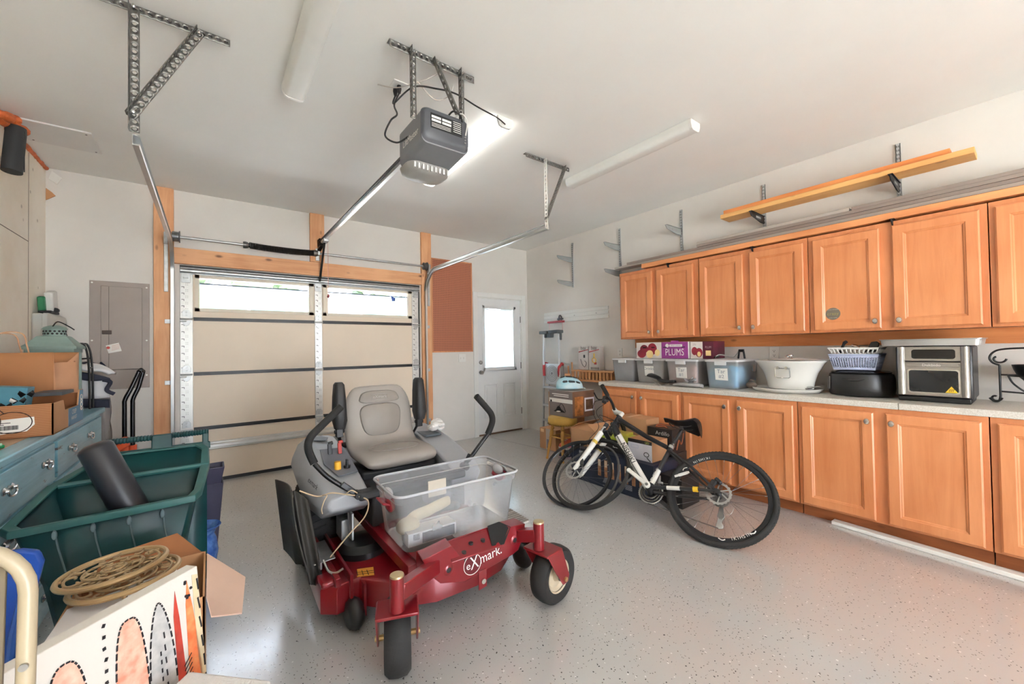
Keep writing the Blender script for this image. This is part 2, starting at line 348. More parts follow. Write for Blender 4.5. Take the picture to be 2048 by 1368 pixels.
for x in (-.252, 2.252): m = MB(); m.bb(x-.012, x+.012, YD-.022, YD-.004, .0, 2.15); m.build('side_gap_strip', seal_m, D)  # black strips added to stop daylight leaking; the edge itself is a dark gap
for k in (1, 2, 3):
    for x in (-.185, 1.005, 2.2):
        m = MB(); z = zs[k]
        m.prism([(x-.034, YD-.017, z+.02), (x+.034, YD-.017, z+.02), (x+.034, YD-.017, z+.06), (x+.018, YD-.017, z+.085), (x-.018, YD-.017, z+.085), (x-.034, YD-.017, z+.06)], (0, .005, 0))
        m.prism([(x-.04, YD-.017, z-.02), (x+.04, YD-.017, z-.02), (x+.02, YD-.017, z-.06), (x, YD-.017, z-.075), (x-.02, YD-.017, z-.06)], (0, .005, 0))
        m.cyl((x-.045, YD-.022, z-.005), (x+.045, YD-.022, z-.005), .009, 10)
        for dz in (.035, .062): m.cyl((x, YD-.024, z+dz), (x, YD-.012, z+dz), .007, 8)
        if x != 1.005:
            d = -1 if x < 0 else 1; m.cyl((x, YD-.024, z-.028), (x+d*.1, YD-.024, z-.028), .006, 8); m.cyl((x+d*.062, YD-.024, z-.028), (x+d*.085, YD-.024, z-.028), .02, 14)
        m.build('hinge', galv, D, bevel=.0015)
for x in (-.19, 1.005, 2.205):
    m = MB(); m.bb(x-.035, x+.035, YD-.02, YD-.01, 1.99, 2.13); m.bb(x-.02, x+.02, YD-.05, YD-.018, 2.03, 2.045); m.build('top_bracket', galv, D, bevel=.002)

# ------------------------------------------------------------------ side door (door_1)
dw = mat('door_white', (233, 234, 234), .4, var=.015)
D1 = thing('door_1', 'white side door with a half-lite blind and two lower panels', 'door', (3.565, 5.05, 0)); tag(D1, kind='structure')
m = MB(); y0 = 5.04
m.bb(DX0+.01, 3.275, y0, y0+.044, .02, 2.05); m.bb(3.855, DX1-.01, y0, y0+.044, .02, 2.05); m.bb(3.275, 3.855, y0, y0+.044, 1.93, 2.05); m.bb(3.275, 3.855, y0, y0+.044, .02, .98)
slab = m.build('door_slab', dw, D1)
m = MB()
for a, bq, c, d in ((3.25, 3.88, 1.90, 1.95), (3.25, 3.88, .96, 1.01), (3.25, 3.295, .96, 1.95), (3.835, 3.88, .96, 1.95)): m.bb(a, bq, y0-.012, y0+.01, c, d)
m.build('lite_frame', dw, D1, bevel=.006)
m = MB(); m.bb(3.29, 3.84, y0+.012, y0+.018, 1.0, 1.91); m.build('pane', clear('window_glass', (230, 240, 245), .96, .03), D1)
m = MB()
for q in range(46): 
    z = 1.01+q*.0192; m.quad((3.297, y0+.027, z-.0098), (3.832, y0+.027, z-.0098), (3.832, y0+.0245, z+.0098), (3.297, y0+.0245, z+.0098))
m.build('mini_blind', clear('blind_slat', (92, 112, 122), .03, .5, .8), D1)
m = MB(); m.bb(3.3, 3.83, y0+.02, y0+.032, 1.885, 1.9); m.bb(3.815, 3.828, y0+.004, y0+.011, 1.6, 1.72); m.build('blind_rail', dw, D1)
for cx in (3.39, 3.74):
    m = MB()
    for e0, e1, t in ((0, .012, .008), ):
        for a, bq, c, d in ((-.115, .115, .74, .752), (-.115, .115, .25, .262), (-.115, -.103, .25, .752), (.103, .115, .25, .752)): m.bb(cx+a, cx+bq, y0-.007, y0+.004, c, d)
    m.bb(cx-.08, cx+.08, y0-.009, y0+.004, .29, .71); m.build('raised_panel', dw, D1, bevel=.006)
m = MB(); m.lathe([(.0, -.06), (.018, -.06), (.027, -.045), (.027, -.032), (.012, -.022), (.012, -.01), (.03, -.008), (.03, 0), (0, 0)], (3.215, y0, .94), (0, 1, 0)); m.build('door_knob', steel, D1)
m = MB(); m.lathe([(0, -.022), (.022, -.022), (.03, -.01), (.03, 0), (0, 0)], (3.215, y0, 1.09), (0, 1, 0)); m.bb(3.211, 3.219, y0-.034, y0-.02, 1.075, 1.105); m.build('deadbolt', steel, D1, bevel=.002)
for z in (1.75, 1.02, .3):
    m = MB(); m.bb(3.972, 3.985, y0-.012, y0+.002, z-.05, z+.05); m.cyl((3.978, y0-.014, z-.05), (3.978, y0-.014, z+.05), .007, 10); m.build('hinge', dark_galv, D1)
m = MB(); m.bb(DX0+.005, DX1-.005, y0-.02, y0+.06, 0, .02); m.build('threshold', mat('threshold_brown', (96, 72, 52), .6), D1)
m = MB(); m.bb(3.075, 3.147, YB-.018, YB-.001, 0, 2.135); struct(m, 'trim_7', white_paint, 'white casing left of the side door', 'door casing', bevel=.004)
m = MB(); m.bb(3.983, 4.055, YB-.018, YB-.001, 0, 2.135); struct(m, 'trim_8', white_paint, 'scuffed white casing right of the side door', 'door casing', bevel=.004)
m = MB(); m.bb(3.147, 3.983, YB-.018, YB-.001, 2.062, 2.135); struct(m, 'trim_9', white_paint, 'white casing above the side door', 'door casing', bevel=.004)
m = MB(); m.bb(DX0, DX0+.012, YB-.001, YB+.06, 0, DZ); m.bb(DX1-.012, DX1, YB-.001, YB+.06, 0, DZ); m.bb(DX0, DX1, YB-.001, YB+.06, DZ-.01, DZ); struct(m, 'trim_10', white_paint, 'white jamb around the side door', 'door jamb')
# ------------------------------------------------------------------ perforated steel angle
def perf(mb, a, b, u, w, pitch=.032, hr=.0085, hx=1.):
    a = V(a); b = V(b); d = b-a; l = d.length; d.normalize(); u = V(u); u = (u-d*u.dot(d)).normalized(); n = max(1, round(l/pitch)); p = l/n
    for i in range(n):
        c = a+d*(p*(i+.5))+u*(w/2); O = []; I = []
        for k in range(8):
            t = PI/4*k+PI/8; q = (math.cos(t), math.sin(t)); s = 1/max(abs(q[0]), abs(q[1]))
            I.append(c+d*(q[0]*hr*hx)+u*(q[1]*hr))
        cor = [(.5, .2), (.2, .5), (-.2, .5), (-.5, .2), (-.5, -.2), (-.2, -.5), (.2, -.5), (.5, -.2)]
        O = [c+d*(x*p)+u*(y*w) for x, y in cor]
        C = [c+d*(x*p)+u*(y*w) for x, y in ((.5, .5), (-.5, .5), (-.5, -.5), (.5, -.5))]
        mb.add(O+I+C, [(k, (k+1) % 8, 8+(k+1) % 8, 8+k) for k in range(8)]+[(0, 16, 1), (2, 17, 3), (4, 18, 5), (6, 19, 7)])
def angle_iron(mb, a, b, u1, u2, w=.034, **kw): perf(mb, a, b, u1, w, **kw); perf(mb, a, b, u2, w, **kw)
def bolt(mb, p, ax, r=.008): ax = V(ax); mb.cyl(V(p), V(p)+ax*.012, r, 6); mb.cyl(V(p)+ax*.01, V(p)+ax*.022, r*.5, 8)

def hanger(x0, x1, xs, xd, y, label, mtl, ss):
    t = thing('track_hanger', label, 'bracket', (xs, y, CZ), 'perforated steel track hangers')
    m = MB(); angle_iron(m, (x0, y, CZ-.003), (x1, y, CZ-.003), (0, 0, -1), (0, 1, 0), .034); m.build('ceiling_angle', mtl, t, solid=.0025)
    m = MB(); angle_iron(m, (xs, y-.004, CZ-.01), (xs, y-.004, 2.29), (1, 0, 0), (0, -1, 0), .034); m.build('vertical_strut', ss, t, solid=.0025)
    m = MB(); angle_iron(m, (xd, y-.008, CZ-.012), (xs-.01, y-.008, 2.36), (1, 0, -.5), (0, -1, 0), .034); m.build('diagonal_brace', mtl, t, solid=.0025)
    for p in ((xs+.016, y-.014, CZ-.022), (xd+.006, y-.014, CZ-.03), (xs+.014, y-.014, 2.375)):
        m = MB(); bolt(m, p, (0, -1, 0)); m.build('bolt', chrome, t)
hanger(-.42, .085, -.285, -.045, 2.44, 'dark perforated hanger holding the left horizontal door track', dark_galv, dark_galv)
hanger(2.04, 2.53, 2.232, 2.455, 2.475, 'pale perforated hanger holding the right horizontal door track', dark_galv, mat('bright_galv', (228, 226, 220), .4, .6))

def track(x, sgn, yend, label):
    t = thing('door_track', label, 'track', (x, 4.9, 0), 'overhead door tracks')
    # profile: open channel, swept along vertical, curve, horizontal
    zc, R = 2.02, .31
    path = [V((x, 4.965, .02)), V((x, 4.965, zc))]+[V((x, 4.965-R+R*math.cos(a), zc+R*math.sin(a))) for a in [PI/2*i/10 for i in range(1, 11)]]+[V((x, yend, zc+R))]
    prof = [(-.012, -.027), (.012, -.027), (.016, -.022), (.016, -.018), (-.008, -.022), (-.010, -.015), (-.010, .015), (-.008, .022), (.016, .018), (.016, .022), (.012, .027), (-.012, .027)]
    rings = []
    for i, p in enumerate(path):
        a = path[max(i-1, 0)]; b = path[min(i+1, len(path)-1)]; T = (b-a).normalized(); S = V((sgn, 0, 0)); U = T.cross(S)
        rings.append([p+S*q[0]+U*q[1] for q in prof])
    m = MB(); m.loft(rings[:2], True, False); 
    m = MB(); m.loft(rings); m.build('rail', steel_track, t, smooth=30)
    for z in (.35, 1.02, 1.6):
        m = MB(); xo = x-sgn*.012; m.bb(min(xo, xo-sgn*.045), max(xo, xo-sgn*.045), YB-.044, YB-.038, z-.02, z+.02); m.bb(min(xo, xo-sgn*.004), max(xo, xo-sgn*.004), 4.95, YB-.038, z-.02, z+.02); m.build('jamb_bracket', galv, t, bevel=.002)
    m = MB(); xo = x-sgn*.03; m.bb(min(xo, xo-sgn*.03), max(xo, xo-sgn*.03), 4.955, 4.975, 1.88, 2.4); m.bb(min(xo, xo-sgn*.03), max(xo, xo-sgn*.03), 4.93, 4.976, 2.33, 2.44)
    m.build('flag_bracket', galv, t, bevel=.002)
    return t
steel_track = mat('track_steel', (205, 206, 204), .28, .95, var=.04)
track(-.285, 1, 2.62, 'galvanised left door track curving from the floor toward the ceiling')
track(2.31, -1, 2.52, 'galvanised right door track in front of the pegboard corner')

# torsion shaft
t = thing('torsion_shaft', 'steel torsion shaft with black spring above the overhead door', 'torsion spring', (1.0, 4.93, 2.41))
m = MB(); m.tube([(-.29, 4.93, 2.405), (2.33, 4.93, 2.405)], .0125, 14); m.build('shaft', galv, t)
m = MB(); pts = []
n = 46
for i in range(n*10+1):
    a = 2*PI*i/10; x = .33+(.62*i/(n*10)); sag = -.012*math.sin(PI*(x-.33)/.62); pts.append((x, 4.93+.028*math.cos(a), 2.405+sag+.028*math.sin(a)))
m.tube(pts, .0066, 6); m.tube([(.32, 4.93, 2.405), (.96, 4.93, 2.405)], .024, 12); m.build('spring', black_metal, t)
for x in (.295, .955):
    m = MB(); m.lathe([(.02, -.02), (.034, -.02), (.036, 0), (.03, .022), (.02, .024)], (x, 4.93, 2.405), (1, 0, 0)); m.build('winding_cone', dark_galv, t)
for x in (-.255, 2.29):
    m = MB(); m.lathe([(.015, -.03), (.04, -.03), (.048, -.025), (.044, .02), (.056, .024), (.056, .03), (.015, .03)], (x, 4.93, 2.405), (1, 0, 0)); m.build('cable_drum', mat('drum_grey', (96, 96, 96), .4, .6), t)
m = MB(); m.bb(.965, 1.005, YB-.05, YB-.039, 2.33, 2.47); m.bb(.965, 1.0, 4.905, YB-.045, 2.385, 2.425); m.build('centre_bracket', galv, t, bevel=.002)

# opener
op_grey = mat('opener_grey', (120, 122, 126), .45, var=.04); op_dark = mat('opener_dark', (74, 76, 82), .45, var=.05)
t = thing('garage_door_opener', 'grey ceiling-hung garage door opener with long steel rail', 'garage door opener', (1.02, 2.1, 2.36))
x0, x1, y0, y1, z0, z1 = .895, 1.18, 1.935, 2.25, 2.365, 2.585
def ring_o(y, ins, dz0=0, dz1=0): return [V((px, y, pz)) for px, pz in rrect((x0+x1)/2, (z0+dz0+z1-dz1)/2, x1-x0-ins*2, z1-z0-dz0-dz1, .035, 4)]
m = MB(); m.loft([ring_o(y0+.014, .0, .03, 0), ring_o(y1, .0, 0, .0)]); m.build('housing', op_grey, t, smooth=40)
m = MB(); m.loft([ring_o(y0-.004, .012, .06, .012), ring_o(y0+.004, .004, .05, .004), ring_o(y0+.02, -.002, .03, -.002)]); m.build('rear_cover', op_dark, t, smooth=40)
m = MB(); m.loft([[V((px, y0+.05+ (y1-y0-.03)*(1), pz)) for px, pz in rrect((x0+x1)/2, 2.40, .26, .06, .02, 4)], [V((px, y1+.06, pz)) for px, pz in rrect((x0+x1)/2, 2.39, .25, .10, .03, 4)]])
m = MB()
def lens(u, v):
    a = PI*u; r = .5*PI*v; return V(((x0+x1)/2-.13*math.cos(a)*math.cos(r*.0), y1-.045+.11*math.sin(a), 2.365-.075*math.sin(PI*.5*(1-v))*1))
m.loft([[V((px, py, 2.372)) for px, py in rrect((x0+x1)/2, y1-.03, .27, .20, .06, 6)], [V((px, py, 2.338)) for px, py in rrect((x0+x1)/2, y1-.03, .255, .185, .06, 6)], [V((px, py, 2.322)) for px, py in rrect((x0+x1)/2, y1-.03, .20, .14, .05, 6)]])
lz = m.build('light_cover', clear('lens_white', (240, 238, 232), .15, .3, .6), t, smooth=60)
m = MB()
for k in range(9): m.bb(x0+.03+k*.026, x0+.04+k*.026, y1-.135, y1-.122, 2.33, 2.36)
m.build('lens_rib', white_plastic, lz)
m = MB(); m.bb(x0+.045, x1-.05, y0-.0065, y0-.004, 2.475, 2.555); lb = m.build('warning_label', black_plastic, t)
m = MB()
for r in range(2):
    for c in range(2): m.bb(x0+.05+c*.062, x0+.105+c*.062, y0-.0075, y0-.0064, 2.53-r*.018, 2.542-r*.018)
for r in range(6): m.bb(x0+.18, x0+.228, y0-.0075, y0-.0064, 2.546-r*.011, 2.549-r*.011)
for r in range(3): m.bb(x0+.05, x0+.165, y0-.0075, y0-.0064, 2.5-r*.008, 2.502-r*.008)
m.build('label_print', paper_white, lb)
m = MB(); m.text('LiftMaster', .052, (x0-.001, (y0+y1)/2, 2.47), (0, -1, 0), (0, 0, 1), .001); m.build('lettering', paper_white, t)
for k in range(3):
    m = MB(); m.cyl((x1-.03, y0-.008, 2.45+k*.016), (x1-.03, y0-.002, 2.45+k*.016), .005, 8); m.build('button', steel, t)
m = MB(); m.tube(smooth_path([(x1-.085, y0+.03, 2.585), (x1-.06, y0-.02, 2.60), (x1-.03, y0-.03, 2.56), (x1-.03, y0-.01, 2.49)]), .004, 8); m.build('antenna_wire', mat('wire_white', (210, 208, 204), .5), t)
m = MB(); m.tube(smooth_path([(x1-.12, y0+.04, 2.585), (x1-.1, y0+.0, 2.61), (x1-.06, y0-.012, 2.59), (x1-.05, y0-.008, 2.56)]), .005, 8); m.build('black_wire', black_plastic, t)
m = MB(); m.bb(1.0, 1.035, 2.2, 4.97, 2.525, 2.55); m.bb(.995, 1.04, 2.2, 4.97, 2.55, 2.556); m.bb(1.003, 1.032, 2.2, 4.97, 2.518, 2.525)
rl = m.build('rail', steel_track, t, bevel=.002)
m = MB(); m.bb(.988, 1.0, 2.25, 4.9, 2.535, 2.548); m.build('chain', black_metal, rl)
m = MB(); m.bb(.985, 1.05, 4.88, YB-.04, 2.49, 2.57); m.bar((1.018, 4.9, 2.5), (1.0, YB-.04, 2.45), .04, .02); m.build('header_bracket', black_metal, t, bevel=.004)
m = MB(); m.bb(.99, 1.045, 4.68, 4.8, 2.495, 2.53); m.build('trolley', galv, t, bevel=.004)
m = MB(); m.bar((1.015, 4.76, 2.5), (1.012, YD-.06, 2.10), .022, .008, (0, 1, 0)); m.build('door_arm', black_metal, t)
m = MB(); m.tube([(1.04, 4.72, 2.5), (1.042, 4.72, 1.9)], .0025, 6); m.build('release_cord', mat('cord_red', (205, 150, 140), .7), t)
m = MB(); m.cyl((1.042, 4.69, 1.9), (1.042, 4.75, 1.9), .01, 10); m.cyl((1.042, 4.72, 1.88), (1.042, 4.72, 1.92), .008, 10); m.build('pull_handle', mat('handle_red', (150, 40, 50), .5), t)
# opener hanger
t = thing('opener_hanger', 'dark perforated hanger above the grey opener motor', 'bracket', (.98, 1.96, CZ))
m = MB(); angle_iron(m, (.73, 1.955, CZ-.004), (1.23, 1.955, CZ-.004), (0, 0, -1), (0, 1, 0), .038); m.build('ceiling_angle', dark_galv, t, solid=.0025)
for x in (.835, 1.125):
    m = MB(); angle_iron(m, (x, 1.95, CZ-.01), (x, 1.95, 2.50 if x < 1 else 2.585), (1, 0, 0), (0, -1, 0), .034); m.build('vertical_strut', dark_galv, t, solid=.0025)
m = MB(); angle_iron(m, (.96, 1.946, CZ-.02), (1.10, 1.946, 2.6), (1, 0, .5), (0, -1, 0), .034); m.build('diagonal_brace', dark_galv, t, solid=.0025)
for p in ((.85, 1.94, CZ-.03), (.985, 1.94, CZ-.03), (1.14, 1.94, CZ-.03), (1.12, 1.94, 2.62)):
    m = MB(); bolt(m, p, (0, -1, 0)); m.build('bolt', chrome, t)
# ceiling outlet, plugs and cords
t = thing('ceiling_outlet', 'square white outlet plate on the ceiling with two black plugs', 'outlet', (.91, 2.29, CZ))
m = MB(); m.bb(.86, .955, 2.235, 2.345, CZ-.007, CZ-.0005); m.build('cover_plate', white_plastic, t, bevel=.003)
for k, p in enumerate(((.905, 2.275), (.895, 2.31))):
    m = MB(); m.lathe([(.0, 0), (.012, 0), (.014, -.02), (.008, -.045), (0, -.046)], (p[0], p[1], CZ-.007)); m.build('plug', black_plastic, t)
m = MB(); m.tube(smooth_path([(.905, 2.275, CZ-.05), (.86, 2.24, 2.72), (.845, 2.16, 2.62), (.80, 2.14, 2.56), (.79, 2.2, 2.5), (.85, 2.18, 2.47), (.9, 2.13, 2.50)], 8), .005, 8); m.build('motor_cord', black_plastic, t)
m = MB(); m.tube(smooth_path([(.895, 2.31, CZ-.05), (.865, 2.26, 2.74), (.872, 2.0, 2.7), (1.0, 1.98, 2.73), (1.12, 1.97, 2.74), (1.3, 2.03, 2.76), (1.5, 2.11, 2.80), (1.61, 2.17, 2.82)], 8), .0045, 8)
m.solo('power_cable', black_plastic, 'thin dark cord running from the opener hanger to the lit ceiling light', 'cord')
m = MB(); m.tube(smooth_path([(.80, 2.34, CZ-.004), (.86, 2.2, 2.80), (.93, 2.03, 2.77), (1.03, 1.97, 2.83)], 8), .003, 6); m.tube(smooth_path([(.9, 2.0, 2.74), (1.0, 2.0, 2.68), (1.08, 1.98, 2.72), (1.1, 1.97, 2.78)], 8), .003, 6)
m.solo('sensor_wire', mat('wire_pale', (198, 192, 184), .5), 'thin pale wire looped between the opener hanger struts', 'wire')

# ceiling strip lights
def strip_light(x0, x1, y0, y1, label, lit):
    cx = (x0+x1)/2; w = x1-x0; t = thing('strip_light', label, 'ceiling light', (cx, (y0+y1)/2, CZ), 'ceiling strip lights')
    m = MB(); m.bb(x0+.006, x1-.006, y0+.02, y1-.02, CZ-.03, CZ-.001); m.build('base_pan', white_paint, t)
    m = MB(); pr = [(-w/2, -.005), (-w/2+.001, -.035), (-w/2+.014, -.066), (-w/2+.03, -.074), (w/2-.03, -.074), (w/2-.014, -.066), (w/2-.001, -.035), (w/2, -.005)]
    m.loft([[V((cx+a, y, CZ+b)) for a, b in pr] for y in (y0+.018, y1-.018)], False, False)
    m.build('diffuser', glow('tube_on', (255, 253, 248), 3.2) if lit else diffuser_off, t, smooth=50)
    for y in (y0, y1-.02):
        m = MB(); m.prism([(cx+a*1.03, y, CZ+b*1.03-.0005) for a, b in pr], (0, .02, 0)); m.build('end_cap', white_plastic, t, bevel=.002)
diffuser_off = mat('diffuser_off', (230, 230, 225), .35, var=.015)
strip_light(1.553, 1.675, 2.17, 3.39, 'lit white strip light beside the opener motor', True)
strip_light(2.667, 2.79, 1.43, 2.66, 'unlit white strip light on the ceiling nearest the cabinets', False)
strip_light(.342, .468, 1.43, 2.67, 'unlit white strip light left of the opener on the ceiling', False)

# access panel and junk at the concrete corner
t = thing('access_panel', 'square white access panel screwed to the ceiling at the concrete wall', 'panel', (-.85, 4.22, CZ))
m = MB(); m.bb(-1.05, -.67, 4.04, 4.41, CZ-.012, CZ-.0005); m.build('plate', mat('panel_white', (232, 231, 228), .5, var=.02), t, bevel=.002)
for x in (-1.02, -.70):
    for y in (4.07, 4.38): m = MB(); m.cyl((x, y, CZ-.014), (x, y, CZ-.01), .006, 8); m.build('screw', dark_galv, t)
foam = mat('spray_foam_orange', (214, 106, 52), .6, var=.25, bump=.6, bscale=40)
t = thing('insulated_pipe', 'black foam-wrapped pipe stub high on the concrete wall with orange spray foam', 'pipe', (-1.02, 3.98, 2.66))
m = MB(); m.cyl((-1.02, 3.985, 2.485), (-1.01, 4.02, 2.79), .047, 20); m.bb(-.972, -.968, 3.995, 4.0, 2.5, 2.77); m.build('foam_sleeve', mat('sleeve_black', (42, 43, 45), .7, bump=.2), t)
m = MB()
for k in range(14): m.ball((-1.06+random.random()*.08, 3.86+.018*k, 2.80+random.uniform(-.015, .04)), (.03, .035, .028), 10, 6)
m.build('spray_foam', foam, t); m = MB()
for k in range(5): m.ball((-1.075, 3.9+.01*k, 2.42+.02*k), (.02, .022, .022), 8, 5)
m.build('spray_foam', foam, t)
m = MB(); pts = [(-1.092, 4.12+i*.03, CZ-.012+random.uniform(-.004, .004)) for i in range(30)]; m.tube(pts, [.012+.006*random.random() for _ in pts], 8); m.solo('foam_bead', foam, 'thin orange foam bead along the top of the concrete wall', 'foam')
m = MB(); m.prism([(-1.08, 4.995, 2.78), (-1.06, 4.99, 2.85), (-1.0, 4.98, 2.80), (-1.03, 4.985, 2.74)], (0, .012, 0)); m.solo('torn_paper', paper_white, 'torn white paper scrap in the upper corner by the concrete wall', 'paper')
m = MB(); m.prism([(-1.095, 5.01, 2.60), (-1.095, 5.01, 2.70), (-1.06, 5.005, 2.67), (-1.04, 5.005, 2.645)], (0, -.012, 0)); m.solo('wood_scrap', card, 'small brown wood scrap in the corner seam', 'wood scrap')

# ------------------------------------------------------------------ back wall fittings
pg = mat('grey_panel', (158, 147, 141), .45, var=.03)
t = thing('electrical_panel', 'large grey electrical breaker panel left of the lumber post', 'electrical panel', (-.645, YB, 1.47))
m = MB(); m.bb(-.842, -.45, YB-.012, YB-.001, .985, 1.948); m.build('cover', pg, t, bevel=.003)
m = MB(); m.bb(-.77, -.50, YB-.02, YB-.011, 1.16, 1.905); dr = m.build('door', pg, t, bevel=.003)
m = MB(); m.bb(-.775, -.492, YB-.0125, YB-.0115, 1.155, 1.16); m.bb(-.72, -.717, YB-.0215, YB-.0195, 1.165, 1.9); m.build('door_seam', mat('seam_dark', (92, 84, 80), .6), dr)
m = MB(); m.bb(-.762, -.70, YB-.025, YB-.019, 1.475, 1.51); m.cyl((-.745, YB-.03, 1.492), (-.745, YB-.024, 1.492), .01, 10); m.build('latch', mat('latch_brown', (72, 58, 52), .5), dr, bevel=.003)
m = MB(); m.prism([(-.738, YB-.0215, 1.375), (-.655, YB-.0215, 1.40), (-.635, YB-.0215, 1.325), (-.72, YB-.0215, 1.305)], (0, -.0015, 0)); tg = m.build('paper_tag', paper_white, t)
m = MB(); m.cyl((-.722, YB-.0245, 1.355), (-.722, YB-.023, 1.355), .012, 12)
for k in range(4): m.bar((-.70, YB-.0235, 1.372-.013*k), (-.65, YB-.0235, 1.387-.013*k), .002, .0006, (0, 1, 0))
m.build('tag_print', mat('tag_red', (190, 70, 62), .6), tg)
for x, z in ((-.825, 1.93), (-.825, 1.42), (-.47, 1.91), (-.47, 1.42), (-.47, 1.10)):
    m = MB(); m.cyl((x, YB-.015, z), (x, YB-.011, z), .007, 10); m.build('screw', white_plastic, t)
# pegboard
pbm = bpy.data.materials.new('pegboard_brown'); pbm.use_nodes = True; nt = pbm.node_tree; b = nt.nodes['Principled BSDF']; Lk = nt.links.new
tc = N(nt, 'ShaderNodeTexCoord'); mp = N(nt, 'ShaderNodeMapping'); mp.inputs['Scale'].default_value = (1/.0254,)*3; Lk(tc.outputs['Object'], mp.inputs[0])
vf = N(nt, 'ShaderNodeVectorMath', operation='FRACTION'); Lk(mp.outputs[0], vf.inputs[0]); sx = N(nt, 'ShaderNodeSeparateXYZ'); Lk(vf.outputs[0], sx.inputs[0])
def sub_abs(o):
    a = N(nt, 'ShaderNodeMath', operation='SUBTRACT'); a.inputs[1].default_value = .5; Lk(o, a.inputs[0]); q = N(nt, 'ShaderNodeMath', operation='POWER'); q.inputs[1].default_value = 2.; Lk(a.outputs[0], q.inputs[0]); return q
q1 = sub_abs(sx.outputs[0]); q2 = sub_abs(sx.outputs[2]); ad = N(nt, 'ShaderNodeMath', operation='ADD'); Lk(q1.outputs[0], ad.inputs[0]); Lk(q2.outputs[0], ad.inputs[1])
lt = N(nt, 'ShaderNodeMath', operation='LESS_THAN'); lt.inputs[1].default_value = .04; Lk(ad.outputs[0], lt.inputs[0])
mx = N(nt, 'ShaderNodeMix', data_type='RGBA'); Lk(lt.outputs[0], mx.inputs[0]); mx.inputs[6].default_value = lin((172, 106, 80)); mx.inputs[7].default_value = lin((70, 38, 28)); Lk(mx.outputs[2], b.inputs['Base Color']); b.inputs['Roughness'].default_value = .6
t = thing('pegboard', 'brown perforated pegboard in a thin wood frame beside the door post', 'pegboard', (2.73, YB, 1.9))
m = MB(); m.bb(2.425, 3.035, YB-.022, YB-.014, 1.27, 2.53); m.build('board', pbm, t)
pfr = wood('peg_frame_wood', (206, 142, 102), (176, 112, 76), 2, .6)
m = MB(); m.bb(2.41, 2.428, YB-.03, YB-.001, 1.255, 2.545); m.bb(3.035, 3.053, YB-.03, YB-.001, 1.255, 2.545); m.bb(2.41, 3.053, YB-.03, YB-.001, 2.53, 2.547); m.bb(2.41, 3.053, YB-.03, YB-.001, 1.253, 1.272); m.build('frame', pfr, t)
def plate(name, label, cat, o, r, w, h, kind, group=None):
    """wall plate centred at o, r = direction along the wall, n = away from the wall"""
    o = V(o); r = V(r); n = V((0, 0, 1)).cross(r)*-1
    n = r.cross(V((0, 0, 1))); t = thing(name, label, cat, o, group)
    m = MB(); m.prism([o+r*a+V((0, 0, b)) for a, b in rrect(0, 0, w, h, .006, 3)], n*.007); m.build('cover_plate', white_plastic, t, bevel=.002)
    if kind == 'switch':
        for k in (-.023, .023):
            m = MB(); m.prism([o+n*.007+r*(k+a)+V((0, 0, b)) for a, b in ((-.005, -.012), (.005, -.012), (.005, .012), (-.005, .012))], n*.008); m.build('toggle', white_plastic, t)
    else:
        for z in (-.02, .02):
            m = MB(); m.prism([o+n*.0068+r*a+V((0, 0, z+b)) for a, b in rrect(0, 0, .034, .028, .012, 4)], n*.002); s_ = m.build('receptacle', white_plastic, t)
            m = MB()
            for k in (-.007, .007): m.prism([o+n*.0089+r*(k+a)+V((0, 0, z+.003+b)) for a, b in ((-.0012, -.005), (.0012, -.005), (.0012, .005), (-.0012, .005))], n*.0006)
            m.prism([o+n*.0089+r*a+V((0, 0, z-.008+b)) for a, b in ((-.003, -.003), (.003, -.003), (.003, .003), (-.003, .003))], n*.0006); m.build('slots', ink, s_)
    return t
plate('light_switch', 'white double light switch plate under the pegboard', 'light switch', (2.885, YB-.001, 1.165), (1, 0, 0), .116, .116, 'switch')
plate('wall_outlet', 'white outlet on the wall behind the leftmost clear bin', 'outlet', (XR-.001, 3.19, 1.215), (0, -1, 0), .072, .116, 'outlet', 'outlets above the counter')
plate('wall_outlet', 'white outlet on the wall above the white tub', 'outlet', (XR-.001, 1.47, 1.21), (0, -1, 0), .075, .118, 'outlet', 'outlets above the counter')
# sprinkler timer on the concrete wall
gw = mat('timer_grey', (206, 206, 200), .45, var=.03)
t = thing('sprinkler_timer', 'pale grey sprinkler controller box on the concrete wall', 'controller', (-1.03, 4.82, 1.5))
m = MB(); m.bb(XL+.001, -1.04, 4.68, 4.97, 1.385, 1.625); m.build('back_box', gw, t, bevel=.01)
m = MB(); m.loft([[V((-1.04, a, bq)) for a, bq in rrect(4.825, 1.505, .30, .25, .03, 4)], [V((-1.015, a, bq)) for a, bq in rrect(4.825, 1.505, .30, .25, .03, 4)], [V((-.965, a, bq)) for a, bq in rrect(4.86, 1.505, .20, .20, .05, 4)]]); m.build('cover', gw, t, smooth=50)
m = MB(); m.text('Rain Bird', .045, (-.964, 4.86, 1.50), (0, 1, 0), (0, 0, 1), .001); m.cyl((-.968, 4.92, 1.55), (-.962, 4.92, 1.55), .008, 10); m.build('lettering', mat('timer_print', (80, 90, 92), .6), t)
m = MB(); m.tube([(-.965, 4.83, 1.455), (-.94, 4.95, 1.42)], .006, 8); m.tube([(-.97, 4.82, 1.46), (-.95, 4.85, 1.455)], .014, 10); m.build('antenna', dark_galv, t)
m = MB(); m.tube(smooth_path([(-1.06, 4.75, 1.385), (-1.07, 4.76, 1.33), (-1.05, 4.83, 1.32), (-1.06, 4.9, 1.35)], 6), .008, 8); m.build('wire_loop', mat('wire_pale', (198, 192, 184), .5), t)
t = thing('small_radio', 'small white device with a green side on top of the sprinkler controller', 'device', (-1.03, 4.82, 1.631))
